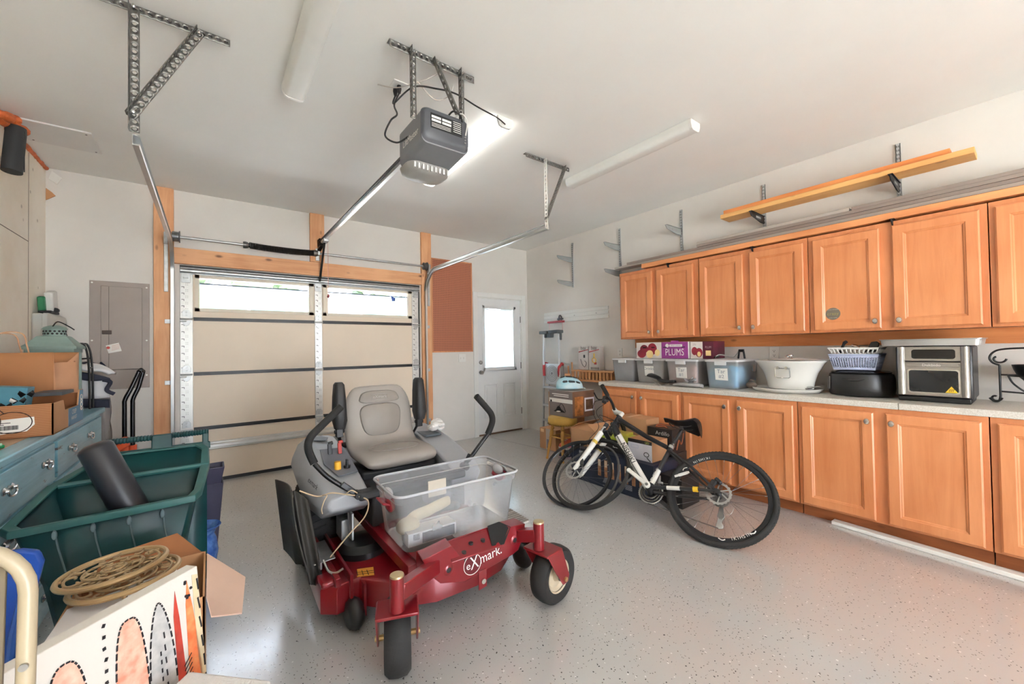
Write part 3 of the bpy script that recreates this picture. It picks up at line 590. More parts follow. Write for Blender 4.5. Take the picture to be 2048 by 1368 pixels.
m = MB(); R = Matrix.Rotation(math.radians(14), 3, 'X'); m.box((-1.03, 4.84, 1.735), (.05, .13, .16), R); m.build('case', white_plastic, t, bevel=.012)
m = MB(); m.box((-1.065, 4.77, 1.70), (.04, .05, .13), R); m.build('green_clip', mat('clip_green', (36, 120, 78), .5), t, bevel=.01)
m = MB(); m.bb(-1.075, -1.0, 4.72, 4.92, 1.631, 1.65); m.cyl((-1.0, 4.80, 1.66), (-1.0, 4.84, 1.66), .02, 12); m.build('base', black_plastic, t, bevel=.004)
# ------------------------------------------------------------------ cabinets
maple = wood('maple_stain', (213, 141, 93), (194, 118, 71), 2, .38, coat=.15, dens=.8)
maple_face = wood('maple_face', (208, 135, 88), (188, 112, 67), 2, .4, coat=.1, dens=.8)
knob_m = mat('knob_nickel', (205, 200, 192), .25, .9)
def cab_door(parent, x, ya, yb, z0, z1, kz, kside):
    """recessed-panel door facing -X; ya>yb"""
    fw = .058; m = MB(); ym, yn = min(ya, yb), max(ya, yb)
    def frame(d0, d1, i0, i1):   # sloping ring between insets at two depths
        a = [(ym+i0, z0+i0), (yn-i0, z0+i0), (yn-i0, z1-i0), (ym+i0, z1-i0)]; c = [(ym+i1, z0+i1), (yn-i1, z0+i1), (yn-i1, z1-i1), (ym+i1, z1-i1)]
        m.add([(x+d0, p, q) for p, q in a]+[(x+d1, p, q) for p, q in c], [(k, (k+1) % 4, 4+(k+1) % 4, 4+k) for k in range(4)])
    frame(.020, .006, 0, 0); frame(.006, 0, 0, .008); frame(0, 0, .008, fw); frame(0, .005, fw, fw+.006); frame(.005, .005, fw+.006, fw+.009); frame(.005, .011, fw+.009, fw+.016)
    i = fw+.016; m.quad((x+.011, ym+i, z0+i), (x+.011, yn-i, z0+i), (x+.011, yn-i, z1-i), (x+.011, ym+i, z1-i))
    m.quad((x+.020, ym, z0), (x+.020, yn, z0), (x+.020, yn, z1), (x+.020, ym, z1))
    d = m.build('door', maple, parent, smooth=20)
    ky = yn-.03 if kside > 0 else ym+.03
    k = MB(); k.lathe([(.007, 0), (.006, .012), (.014, .016), (.0165, .022), (.013, .029), (0, .031)], (x, ky, kz), (-1, 0, 0), 18, 1., 1.25); k.build('knob', knob_m, d)
    return d
UX, UF = 3.835, 3.815
# upper cabinets: (far y, near y, doors (far, near, knob side))  knob side +1 = far edge
uppers = [(2.965, 2.016, [(2.939, 2.531, -1), (2.477, 2.067, 1)], 'upper maple cabinet at the far end of the row, above the plum box'),
          (2.013, 1.116, [(2.016-.012, 1.603, -1), (1.549, 1.143, 1)], 'upper maple cabinet second from the far end, two narrow doors'),
          (1.113, .183, [(1.083, .684, -1), (.619, .215, 1)], 'upper maple cabinet with a round grey sticker on its door'),
          (.180, -.76, [(.156, -.26, -1), (-.31, -.72, 1)], 'upper maple cabinet cut off by the edge of the photo, above the scroll stand')]
for i, (a, bq, doors, lab) in enumerate(uppers):
    t = thing('wall_cabinet', lab, 'cabinet', (3.97, (a+bq)/2, 1.375), 'upper maple cabinets')
    m = MB(); m.bb(UX, XR-.001, bq+.001, a-.001, 1.375, 2.142); m.build('carcass', maple_face, t, bevel=.002)
    for ya, yb, ks in doors:
        d = cab_door(t, UF, ya, yb, 1.392, 2.108, 1.445, ks)
        if i == 2 and ks == -1:
            s = MB(); s.cyl((UF+.0112, .962, 1.517), (UF+.0102, .962, 1.517), .046, 36); s_ = s.build('round_sticker', mat('sticker_grey', (112, 104, 92), .5), d)
            s = MB(); s.text('crazy', .034, (UF+.0100, .962, 1.517), (0, -1, 0), (0, 0, 1), .0003); s.build('sticker_script', mat('sticker_gold', (150, 140, 84), .5), s_)
            s = MB(); s.text('LOCALLY ROASTED', .0078, (UF+.0100, .962, 1.549), (0, -1, 0), (0, 0, 1), .0003); s.text('GOOD COFFEE', .0078, (UF+.0100, .962, 1.485), (0, -1, 0), (0, 0, 1), .0003); s.build('sticker_print', mat('sticker_pale', (205, 202, 190), .5), s_)
BX, BF = 3.53, 3.51
bases = [(3.0, 2.055, [(2.965, 2.543, -1), (2.494, 2.076, 1)], 'base maple cabinet at the far end, behind the handlebar'),
         (2.052, 1.12, [(2.023, 1.612, -1), (1.551, 1.144, 1)], 'base maple cabinet behind the bicycle saddle'),
         (1.117, .19, [(1.093, .685, -1), (.625, .217, 1)], 'base maple cabinet right of the bicycle rear wheel, two doors'),
         (.187, -.75, [(.160, -.25, -1), (-.3, -.72, 1)], 'base maple cabinet cut off by the edge of the photo, below the scroll stand')]
for a, bq, doors, lab in bases:
    t = thing('base_cabinet', lab, 'cabinet', (3.82, (a+bq)/2, 0), 'base maple cabinets')
    m = MB(); m.bb(BX, XR-.001, bq+.001, a-.001, .095, .858); m.build('carcass', maple_face, t, bevel=.002)
    m = MB(); m.bb(BX+.07, XR-.001, bq+.001, a-.001, 0, .095); m.build('toe_kick', wood('toe_board', (160, 92, 50), (124, 66, 34), 1, .5, True), t)
    for ya, yb, ks in doors: cab_door(t, BF, ya, yb, .108, .825, .765, ks)
ct = bpy.data.materials.new('laminate'); ct.use_nodes = True; nt = ct.node_tree; b = nt.nodes['Principled BSDF']; Lk = nt.links.new
tc = N(nt, 'ShaderNodeTexCoord'); n1 = N(nt, 'ShaderNodeTexNoise', Scale=180., Detail=3.); Lk(tc.outputs['Object'], n1.inputs[0]); r0 = N(nt, 'ShaderNodeValToRGB')
r0.color_ramp.elements[0].position = .35; r0.color_ramp.elements[0].color = lin((196, 188, 176)); r0.color_ramp.elements[1].position = .6; r0.color_ramp.elements[1].color = lin((216, 211, 202)); Lk(n1.outputs['Fac'], r0.inputs[0]); Lk(r0.outputs[0], b.inputs['Base Color']); b.inputs['Roughness'].default_value = .35
m = MB(); m.bb(3.505, XR-.001, .563, 3.03, .859, .9); m.solo('countertop', ct, 'long pale laminate worktop carrying the storage bins and white tub', 'countertop', 'laminate worktops', bevel=.003)
m = MB(); m.bb(3.505, XR-.001, -.76, .560, .859, .9); m.solo('countertop', ct, 'pale laminate worktop section under the toaster oven, right of the seam', 'countertop', 'laminate worktops', bevel=.003)
m = MB(); m.bb(XR-.021, XR-.001, -.76, 2.95, 1.272, 1.345)
m = MB(); m.bb(XR-.021, XR-.001, -.76, 2.95, 1.272, 1.374); m.solo('wall_cleat', wood('cleat_pine', (214, 140, 84), (190, 112, 60), 1, .5, True), 'long knotty wood cleat under the upper cabinets', 'wood board')
m = MB(); m.bar((3.56, .93, .0135), (3.468, -.16, .0135), .06, .025); m.solo('white_board', mat('white_stick', (236, 232, 224), .6, var=.03), 'long flat white board on the floor along the base cabinets', 'board', bevel=.003)

# wall standards with brackets
std_m = mat('standard_zinc', (196, 199, 200), .45, .2)
def bracket(parent, y, z, m_):
    m = MB(); m.prism([(XR-.02, y-.004, z-.04), (XR-.02, y-.004, z+.03), (XR-.30, y-.004, z+.03), (XR-.315, y-.004, z+.018), (XR-.29, y-.004, z-.012), (XR-.10, y-.004, z-.04)], (0, .008, 0))
    m.bb(XR-.31, XR-.02, y-.014, y+.014, z+.026, z+.03); b_ = m.build('bracket', m_, parent, bevel=.002)
    m = MB(); m.bb(XR-.20, XR-.10, y-.0055, y+.0055, z-.012, z+.006); m.build('bracket_slot', mat('slot_grey', (150, 150, 150), .5), b_)
br_grey = mat('bracket_grey', (150, 154, 153), .45, .2); br_black = mat('bracket_black', (36, 36, 37), .45, .3)
for i, (y, z0, brs, lab) in enumerate([
        (3.975, 2.14, ((2.53, 0), (2.19, 0)), 'empty wall standard with two brackets, left of the slat rail corner'),
        (3.155, 2.0, ((2.53, 0), (2.205, 0)), 'wall standard with brackets just left of the upper cabinets'),
        (2.335, 2.15, ((2.53, 0), (2.125, 1)), 'wall standard with one empty bracket above the second upper door'),
        (1.52, 2.15, ((2.442, 1), (2.125, 1)), 'wall standard holding the left end of the short lumber'),
        (.612, 2.15, ((2.442, 1), (2.125, 1)), 'wall standard holding the right end of the short lumber')]):
    t = thing('wall_standard', lab, 'shelf bracket', (XR-.01, y, z0), 'slotted wall standards with brackets')
    m = MB(); m.bb(XR-.016, XR-.001, y-.0135, y-.0095, z0, 2.77); m.bb(XR-.016, XR-.001, y+.0095, y+.0135, z0, 2.77); m.bb(XR-.016, XR-.014, y-.0135, y+.0135, z0, 2.77); s_ = m.build('upright', std_m, t)
    m = MB(); z = z0+.02
    while z < 2.75:
        for dy in (-.006, .003): m.bb(XR-.0168, XR-.0155, y+dy, y+dy+.0035, z, z+.014)
        z += .03
    m.build('slots', ink, s_)
    for z, k in brs: bracket(t, y, z, br_black if k else br_grey)
fir_y = wood('fir_board_orange', (226, 148, 84), (198, 112, 56), 1, .55, True); fir_y2 = wood('fir_board_pale', (226, 178, 112), (204, 146, 84), 1, .55, True)
m = MB(); m.bb(3.845, 3.985, .33, 1.77, 2.511, 2.549); m.solo('lumber_board', fir_y, 'reddish fir board lying on top of the short lumber stack', 'lumber', 'lumber on the high brackets', bevel=.003)
m = MB(); m.bb(3.825, 4.0, .225, 1.79, 2.473, 2.510); m.solo('lumber_board', fir_y2, 'paler fir board at the bottom of the short lumber stack', 'lumber', 'lumber on the high brackets', bevel=.003)
m = MB(); m.bb(3.825, 3.95, -.75, 2.66, 2.157, 2.205); m.solo('lumber_board', wood('cedar_board', (224, 154, 100), (200, 124, 74), 1, .5, True), 'long reddish board on brackets directly above the upper cabinets', 'lumber', bevel=.003)
deck = mat('composite_grey', (146, 134, 126), .6, var=.04, stretch=(1, .1, 1), scale=30); deck_l = mat('composite_pale', (182, 174, 166), .6, var=.04, stretch=(1, .1, 1), scale=30)
for k, (x0, x1, ya, yb, z0, mm, lab) in enumerate([
        (3.955, 4.09, -.75, 3.13, 2.236, deck_l, 'lowest pale grey decking board, longest, sticking out past the far cabinet'),
        (3.955, 4.09, -.75, 2.95, 2.262, deck, 'grey decking board second from the bottom of the stack'),
        (3.95, 4.085, -.75, 2.09, 2.288, deck, 'grey decking board third from the bottom of the stack'),
        (3.955, 4.09, -.75, .86, 2.314, deck, 'short grey decking board on top of the stack at the right end')]):
    m = MB(); m.bb(x0, x1, ya, yb, z0, z0+.025); m.solo('decking_board', mm, lab, 'decking board', 'grey decking boards above the cabinets', bevel=.002)
m = MB(); m.bb(3.955, 4.09, .875, 2.09, 2.314, 2.339); m.solo('decking_board', deck_l, 'short pale decking board on top of the stack, left of the gap', 'decking board', 'grey decking boards above the cabinets', bevel=.002)
# supports: brackets carry the boards
# slat rail
t = thing('slat_rail', 'white horizontal slat-wall rail on the right wall above the ladder', 'wall rail', (XR-.01, 3.97, 1.74))
m = MB(); m.bb(XR-.006, XR-.001, 3.352, 4.59, 1.665, 1.825)
for k in range(3): m.bb(XR-.02, XR-.004, 3.352, 4.59, 1.668+k*.055, 1.708+k*.055)
m.build('rail', mat('rail_white', (236, 236, 232), .35, var=.01), t, bevel=.004)
for y in (3.55, 3.95): m = MB(); m.cyl((XR-.023, y, 1.743), (XR-.019, y, 1.743), .007, 10); m.build('screw', steel, t)
t = thing('rail_hook', 'dark red hook clipped on the slat rail over the ladder', 'hook', (XR-.03, 4.3, 1.68))
red_d = mat('hook_red', (150, 50, 58), .45)
m = MB(); m.bb(XR-.075, XR-.022, 4.14, 4.46, 1.655, 1.685); m.build('bar', red_d, t, bevel=.006)
m = MB(); m.tube(smooth_path([(XR-.03, 4.2, 1.68), (XR-.03, 4.2, 1.74), (XR-.03, 4.24, 1.76), (XR-.03, 4.26, 1.69)], 5), .01, 8); m.bb(XR-.04, XR-.02, 4.17, 4.28, 1.70, 1.72); m.build('clip', mat('hook_dark', (72, 68, 76), .4), t)
m = MB()
for y in (4.16, 4.44): m.tube([(XR-.05, y, 1.66), (XR-.05, y, 1.52)], .003, 6)
m.build('strap_wire', mat('hook_wire', (190, 110, 110), .5), t)
# telescoping ladder
alu = mat('aluminium', (212, 214, 216), .32, .75, var=.03); lad_grey = mat('ladder_grey', (78, 82, 84), .5); lad_red = mat('ladder_red', (176, 52, 58), .45)
t = thing('folding_ladder', 'aluminium folding step ladder with red hinges leaning on the right wall', 'ladder', (4.0, 4.28, 0))
for y in (4.13, 4.45):
    m = MB(); m.tube([(3.96, y, 1.49), (3.93, y+(.02 if y > 4.3 else -.02), 0.0)], .016, 10); m.build('front_rail', alu, t)
    m = MB(); m.tube([(4.03, y, 1.08), (4.06, y, .0)], .012, 8); m.build('rear_rail', alu, t)
    m = MB(); m.tube(smooth_path([(3.95, y, .88), (3.945, y, 1.0), (3.975, y+(.02 if y > 4.3 else -.02), 1.06), (4.02, y, 1.05)], 5), .021, 10); m.build('hinge_cover', lad_red, t)
    m = MB(); m.cyl((3.93, y+(.02 if y > 4.3 else -.02), .0), (3.935, y+(.018 if y > 4.3 else -.018), .06), .022, 10); m.build('foot', black_rubber, t)
m = MB(); m.bb(3.9, 4.03, 4.11, 4.30, 1.50, 1.545); m.bb(3.9, 4.03, 4.33, 4.5, 1.495, 1.54); m.bb(3.95, 4.0, 4.11, 4.15, 1.4, 1.5); m.bb(3.95, 4.0, 4.42, 4.46, 1.44, 1.5); m.bb(3.93, 4.0, 4.28, 4.36, 1.44, 1.53); m.build('tray_cap', lad_grey, t, bevel=.01)
m = MB(); m.bb(3.958, 3.968, 4.15, 4.43, .76, 1.06)
stp = m.build('platform', alu, t, bevel=.004)
m = MB()
for k in range(5): m.prism([(3.9555, 4.29+(.02+.022*k)*math.cos(a), .92+(.02+.025*k)*math.sin(a)) for a in [2*PI*i/16 for i in range(16)]], (-.0015, 0, 0)) if k == 0 else m.torus((3.956, 4.29, .92), (1, 0, 0), .02+.024*k, .003, 24, 6)
m.build('platform_ridges', mat('ridge_grey', (150, 152, 154), .4, .6), stp)
for z in (.22, .44, .70):
    m = MB(); m.bb(3.91, 3.985, 4.13, 4.45, z, z+.03); m.build('step', alu, t, bevel=.004)
# ------------------------------------------------------------------ things on the worktop
bin_clear = clear('bin_clear', (252, 252, 253), .70, .25, .12); lid_clear = clear('bin_lid', (246, 247, 248), .15, .3, .15)
def clear_bin(x0, x1, ya, yb, h, label, content, cmat, word=None, z=.9):
    """ya>yb; open face toward -X"""
    cy = (ya+yb)/2; cx = (x0+x1)/2; w = ya-yb; d = x1-x0
    t = thing('storage_bin', label, 'storage bin', (cx, cy, z), 'clear storage bins on the worktop')
    def rg(zz, k): return [V((a, bq, zz)) for a, bq in rrect(cx, cy, d*k, w*k, .025, 4)]
    m = MB(); m.loft([rg(z+.001, .86), rg(z+h*.9, .95), rg(z+h*.9, .98), rg(z+h*.94, .98)], True, False); m.build('tub', bin_clear, t, smooth=40)
    m = MB(); m.loft([rg(z+h*.92, 1.0), rg(z+h*.985, 1.0), rg(z+h, .97), rg(z+h, .88), rg(z+h*.975, .86)]); m.build('lid', lid_clear, t, smooth=40)
    m = MB(); m.bb(x0-.012, x0+.006, cy-.05, cy+.05, z+h*.80, z+h*.95); m.build('latch', lid_clear, t, bevel=.004)
    if content == 'block':
        m = MB(); m.bb(cx-d*.405, cx+d*.36, cy-w*.40, cy+w*.40, z+.012, z+h*.78); m.build('contents', cmat, t, bevel=.015)
    else:
        zz = z+.012
        for k, (hh, cm_) in enumerate(cmat):
            m = MB(); m.box((cx+random.uniform(-.01, .01), cy+random.uniform(-.01, .01), zz+hh/2), (d*.70, w*.70, hh*.94), Matrix.Rotation(random.uniform(-.04, .04), 3, 'X')); m.build('folded_contents', cm_, t, bevel=.006); zz += hh
    if word:
        m = MB(); m.prism([(x0+.0195, cy+.055, z+h*.30), (x0+.0195, cy-.055, z+h*.29), (x0+.0095, cy-.055, z+h*.70), (x0+.0095, cy+.055, z+h*.69)], (-.0012, 0, 0))
        n_ = m.build('paper_note', paper_white, t)
        m = MB()
        for k, (s, sz) in enumerate(word): m.text(s, sz, (x0+.0105+.0043*k, cy, z+h*(.59-.17*k)), (0, -1, 0), (-.1, 0, 1), .0022)
        m.build('handwriting', mat('pencil', (130, 140, 150), .7), n_)
blue_c = mat('bin_blue', (70, 185, 235), .6); tan_c = mat('bin_rose', (222, 172, 158), .7, var=.1); grey_c = mat('bin_taupe', (222, 212, 200), .7, var=.1)
sheets = [(.05, mat('cloth_slate', (128, 140, 152), .8)), (.03, mat('cloth_grey', (184, 186, 190), .8)), (.028, mat('cloth_pale', (205, 202, 206), .8)), (.03, mat('cloth_mid', (170, 176, 184), .8)), (.03, mat('cloth_rose', (206, 190, 196), .8))]
clear_bin(3.72, 4.06, 3.02, 2.705, .26, 'clear bin of folded grey papers at the far end of the worktop', 'stack', sheets)
clear_bin(3.70, 4.05, 2.69, 2.335, .26, 'clear bin with a taupe load and a paper note, below the plum picture', 'block', grey_c, [('Drinks', .045)])
clear_bin(3.64, 4.03, 2.285, 1.945, .26, 'clear bin with a rose-brown load and a note ending in 1', 'block', tan_c, [('Tar', .05), ('#1', .045)])
clear_bin(3.62, 4.06, 1.875, 1.575, .262, 'clear bin with a bright blue load, largest of the four', 'block', blue_c, [('Tar', .05), ('#2', .045)])
# plum boxes
purple = mat('plum_purple', (152, 62, 140), .5); plum_red = mat('plum_red', (150, 40, 58), .5, var=.2); plum_dk = mat('plum_dark', (96, 30, 52), .5, var=.2); cream = mat('plum_cream', (240, 214, 150), .6); box_w = mat('carton_white', (232, 224, 218), .6)
t = thing('plum_carton', 'purple and white fruit carton lettered PLUMS on top of two clear bins', 'carton', (3.85, 2.42, 1.161))
zc = 1.161
m = MB(); m.bb(3.76, 4.0, 2.10, 2.70, zc, zc+.17); m.build('box', box_w, t, bevel=.003)
m = MB(); m.bb(3.758, 3.761, 2.101, 2.39, zc+.001, zc+.169); m.bb(3.757, 3.765, 2.20, 2.28, zc+.165, zc+.182); pp = m.build('purple_panel', purple, t)
m = MB(); m.text('PLUMS', .098, (3.7575, 2.245, zc+.062), (0, -1, 0), (0, 0, 1), .0006, sx=.72); m.bb(3.7568, 3.758, 2.16, 2.30, zc+.12, zc+.145); m.cyl((3.7572, 2.325, zc+.133), (3.758, 2.325, zc+.133), .02, 20); m.build('lettering', paper_white, pp)
m = MB(); m.text('FRESH GARDEN', .015, (3.7566, 2.23, zc+.132), (0, -1, 0), (0, 0, 1), .0006); m.build('brand_strip', purple, pp)
def disc(m, y, z, ry, rz, x=3.7585): m.add([(x, y+ry*math.cos(2*PI*k/28), z+rz*math.sin(2*PI*k/28)) for k in range(28)], [tuple(range(28))])
m = MB(); disc(m, 2.60, zc+.10, .05, .045); disc(m, 2.50, zc+.10, .055, .062, 3.7583); disc(m, 2.63, zc+.05, .055, .045, 3.7581); m.build('plum_picture', plum_red, t)
m = MB(); disc(m, 2.53, zc+.045, .042, .042, 3.7574); disc(m, 2.44, zc+.06, .03, .035, 3.7576); m.build('plum_flesh', cream, t)
m = MB(); m.bb(3.7565, 3.7585, 2.575, 2.615, zc+.11, zc+.12); m.bb(3.7565, 3.7585, 2.47, 2.51, zc+.11, zc+.12); m.bb(3.7565, 3.7585, 2.33, 2.37, zc+.112, zc+.12); m.bb(3.7565, 3.7585, 2.13, 2.17, zc+.112, zc+.12); m.build('hand_slot', ink, t)
t = thing('plum_carton', 'dark red fruit carton with a plum picture, beside the PLUMS carton', 'carton', (3.86, 1.97, 1.161))
m = MB(); m.bb(3.78, 4.0, 1.86, 2.09, zc, zc+.168); m.build('box', plum_dk, t, bevel=.003)
m = MB(); m.bb(3.778, 3.781, 1.965, 2.088, zc+.001, zc+.165); m.build('white_panel', box_w, t)
m = MB(); disc(m, 2.045, zc+.075, .03, .04, 3.7775); disc(m, 2.0, zc+.06, .035, .045, 3.7773); m.build('plum_picture', plum_red, t)
m = MB(); disc(m, 2.0, zc+.045, .018, .025, 3.777); m.bb(3.7775, 3.779, 1.885, 1.935, zc+.03, zc+.08); m.build('pale_print', cream, t)
m = MB(); m.text('PLUM', .03, (3.7778, 1.91, zc+.11), (0, -1, 0), (0, 0, 1), .0006, sx=.8); m.text('2lb', .03, (3.7768, 2.045, zc+.14), (0, -1, 0), (0, 0, 1), .0006); m.build('lettering', mat('print_grey', (190, 170, 176), .6), t)
# rod with clamp across the blue bin
t = thing('bike_hook_rod', 'bent metal rod with dark clamp lying across the blue bin lid', 'hook', (3.85, 1.75, 1.163))
m = MB(); m.tube(smooth_path([(3.77, 1.84, 1.172), (3.78, 1.83, 1.19), (3.80, 1.80, 1.20), (3.80, 1.70, 1.18), (3.80, 1.67, 1.20), (3.80, 1.645, 1.24)], 5), .006, 8); m.build('rod', steel, t)
m = MB(); m.bb(3.79, 3.81, 1.60, 1.645, 1.225, 1.25); m.tube([(3.80, 1.64, 1.235), (3.80, 1.65, 1.166)], .009, 8); m.tube([(3.80, 1.605, 1.235), (3.80, 1.595, 1.166)], .009, 8); m.tube([(3.77, 1.85, 1.174), (3.79, 1.81, 1.19)], .010, 8); m.build('clamp', black_metal, t, bevel=.004)
# two boxed sets on the far shelf
boxc = mat('set_box_pale', (206, 200, 196), .5)
for k, (ya, yb, x, lab) in enumerate(((3.80, 3.62, 4.0, 'pale boxed set with a cable picture, left of the pair'), (3.60, 3.42, 3.985, 'pale boxed set with a red and yellow picture, right of the pair'))):
    t = thing('boxed_set', lab, 'box', (x, (ya+yb)/2, .99), 'pale boxed sets on the far wooden shelf')
    m = MB(); m.bb(x, x+.09, yb, ya, .99, 1.30); m.build('box', boxc, t, bevel=.002)
    m = MB(); m.prism([(x-.0005, ya-.005, 1.22), (x-.0005, yb+.005, 1.255), (x-.0005, yb+.005, 1.265), (x-.0005, ya-.005, 1.235)], (-.001, 0, 0)); m.build('red_band', mat('band_red', (172, 60, 62), .5), t)
    m = MB(); cy = (ya+yb)/2; m.text('bay', .07, (x-.001, cy, 1.28), (0, -1, 0), (0, 0, 1), .0008)
    if k == 0: m.tube(smooth_path([(x-.002, cy+.05, 1.13), (x-.002, cy+.02, 1.06), (x-.002, cy-.02, 1.03), (x-.002, cy-.05, 1.08), (x-.002, cy-.02, 1.11)], 5), .0035, 6); m.bb(x-.0015, x, cy-.03, cy+.0, 1.15, 1.19)
    else:
        for q in range(6): m.bb(x-.0015, x, yb+.02+q*.024, yb+.028+q*.024, 1.0, 1.03)
    m.build('print', mat('print_dark', (48, 46, 50), .6), t)
    if k:
        m = MB(); m.torus((x-.002, cy, 1.12), (1, 0, 0), .03, .006, 20, 6); m.tube([(x-.002, cy, 1.21), (x-.002, cy, 1.15)], .008, 8); m.build('yellow_picture', mat('pic_yellow', (220, 180, 66), .5), t)
        m = MB(); m.box((x-.001, cy-.02, 1.08), (.002, .04, .03)); m.build('red_picture', mat('band_red', (172, 60, 62), .5), t)
# wooden shelf at the end of the worktop
pine = wood('shelf_pine', (204, 150, 100), (176, 118, 70), 1, .5)
t = thing('wooden_shelf', 'low open wooden shelf standing past the far end of the worktop', 'shelf', (3.85, 3.5, 0))
m = MB(); m.bb(3.89, 4.09, 3.10, 3.98, .845, .87); m.build('top', pine, t, bevel=.003)
m = MB(); m.bb(3.89, 4.09, 3.12, 3.96, .20, .22); m.build('shelf_board', pine, t, bevel=.003)
for x in (3.89, 4.06):
    for y in (3.11, 3.94): m = MB(); m.bb(x, x+.028, y, y+.028, 0, .845); m.build('leg', pine, t, bevel=.003)
m = MB(); m.bb(3.685, 3.70, 3.10, 3.98, .87, .885)
m = MB(); m.bb(3.895, 3.91, 3.86, 3.97, .871, .935); m.build('end_rail', pine, t, bevel=.003)
t = thing('wooden_rack', 'small slatted wooden rack on the shelf holding the boxed sets', 'rack', (3.97, 3.5, .871))
m = MB(); m.bb(3.90, 4.09, 3.14, 3.84, .97, .989); m.build('top_board', pine, t, bevel=.002)
for k in range(12): m = MB(); m.bb(3.905, 3.915, 3.16+k*.058, 3.19+k*.058, .872, .97); m.build('slat', pine, t)
m = MB(); m.bb(4.07, 4.085, 3.16, 3.83, .872, .97); m.build('back_board', pine, t)
for y, h in ((3.94, 1.04), (3.87, 1.09)):
    m = MB(); m.bar((3.95, y, .871), (3.95, y+.01, h), .02, .012, (1, 0, 0)); m.solo('paint_stick', card, 'thin wooden stick standing on the shelf, %s of the two' % ('nearer the ladder' if y > 3.8 else 'farther from the ladder'), 'stick', 'wooden sticks on the far shelf')
# saddle and plastic-wrapped saddle
t = thing('spare_saddle', 'slim black bicycle saddle lying on the worktop in front of the bins', 'saddle', (3.61, 2.27, .9))
m = MB()
def sad(u, v):
    y = 2.42-.27*u; w = .012+.055*max(0, 1-u*1.5)**.9 if u < .66 else .018; 
    a = PI*v; zz = .955-.025*u+.012*math.cos(u*5); return V((3.60-w*math.cos(a)*1.0, y, zz+.022*math.sin(a)+(.02*(1-u) if u < .4 else 0)))
m.grid(sad, 16, 9); m.build('saddle_shell', black_plastic, t, solid=.012)
m = MB()
for dx in (-.016, .016): m.tube(smooth_path([(3.60+dx*1.6, 2.39, .95), (3.60+dx, 2.33, .908), (3.60+dx, 2.28, .906), (3.60+dx*.4, 2.18, .945)], 6), .0045, 8)
m.build('rails', steel, t)
t = thing('wrapped_saddle', 'pale grey saddle shape wrapped in clear plastic on the worktop', 'saddle', (3.60, 2.02, .9))
m = MB(); m.loft([[V((3.60+w*math.cos(a), y, .902+h*.5+h*.5*math.sin(a))) for a in [2*PI*k/14 for k in range(14)]] for y, w, h in ((2.17, .012, .02), (2.12, .03, .035), (2.02, .045, .04), (1.93, .05, .04), (1.885, .035, .03), (1.875, .01, .012))]); m.build('grey_shell', mat('wrap_grey', (172, 172, 172), .35), t)
m = MB()
for k in range(9): m.ball((3.60+random.uniform(-.02, .02), 2.0+random.uniform(-.05, .03), .945+.004*k), (.022, .03, .008), 8, 5, Matrix.Rotation(random.uniform(-1, 1), 3, 'X'))
m.build('plastic_wrap', clear('plastic_film', (240, 242, 245), .55, .12), t)
m = MB(); m.ball((3.585, 1.895, .91), (.012, .02, .009), 10, 6); m.build('chrome_clamp', chrome, t)
# white tub, tray, lid
cer = mat('tub_white', (226, 224, 218), .25, var=.01)
t = thing('white_tub', 'large flared white tub with a chrome bail handle standing on the tray', 'tub', (3.80, 1.25, .925))
ox = V((3.80, 1.25, 0))
m = MB(); m.lathe([(.15, .926), (.158, .93), (.165, .98), (.19, 1.06), (.235, 1.135), (.252, 1.15), (.252, 1.156), (.244, 1.156), (.228, 1.13), (.182, 1.06), (.155, .98), (.148, .94), (0, .94)], ox, n=40, sy=.8); m.build('bowl', cer, t, smooth=50)
m = MB(); m.tube([(3.63, 1.30, 1.10), (3.617, 1.19, 1.10)], .006, 8); m.tube([(3.626, 1.295, 1.10), (3.632, 1.297, 1.03), (3.634, 1.285, 1.022), (3.631, 1.205, 1.022), (3.627, 1.193, 1.03), (3.617, 1.195, 1.10)], .004, 8)
for y in (1.275, 1.215): m.cyl((3.61, y, 1.102), (3.645, y, 1.098), .011, 10)
m.build('bail_handle', chrome, t)
t = thing('tub_lid', 'thin pale lid with a chrome knob resting on the white tub', 'lid', (3.83, 1.2, 1.157))
m = MB(); m.lathe([(0, 1.158), (.215, 1.158), (.22, 1.162), (.1, 1.172), (0, 1.176)], (3.835, 1.2, 0), n=36, sy=.75); m.build('disc', cer, t, smooth=50)
m = MB(); m.lathe([(.02, 0), (.016, .006), (.006, .012), (.008, .018), (.024, .024), (.024, .03), (0, .034)], (3.78, 1.24, 1.17)); m.ball((3.78, 1.262, 1.186), (.014, .016, .008)); m.build('knob', chrome, t)
m = MB(); m.lathe([(0, .9015), (.222, .9015), (.242, .92), (.248, .934), (.24, .934), (.23, .916), (0, .914)], (3.795, 1.28, 0), n=44, sy=.9, close=False)
m.solo('oval_tray', cer, 'wide oval white tray under the white tub', 'tray', smooth=50)
m = MB(); m.ball((3.70, 1.505, .945), (.03, .045, .028)); m.tube(smooth_path([(3.70, 1.535, .95), (3.70, 1.51, .99), (3.70, 1.47, .975)], 5), .004, 6); m.solo('dark_strap', mat('strap_brown', (96, 84, 74), .7), 'small dark brown strap on the left of the oval tray', 'strap')
t = thing('key_bunch', 'bunch of silver keys lying on the right edge of the oval tray', 'keys', (3.63, 1.07, .93))
m = MB()
for k in range(7): m.box((3.62+.012*k, 1.09-.012*k+random.uniform(-.02, .02), .945+.004*k), (.05, .018, .003), Matrix.Rotation(random.uniform(-.6, .9), 3, 'Z')@Matrix.Rotation(random.uniform(-.3, .3), 3, 'X'))
m.torus((3.64, 1.07, .958), (.3, .1, 1), .017, .002, 18, 6); m.build('keys', steel, t)
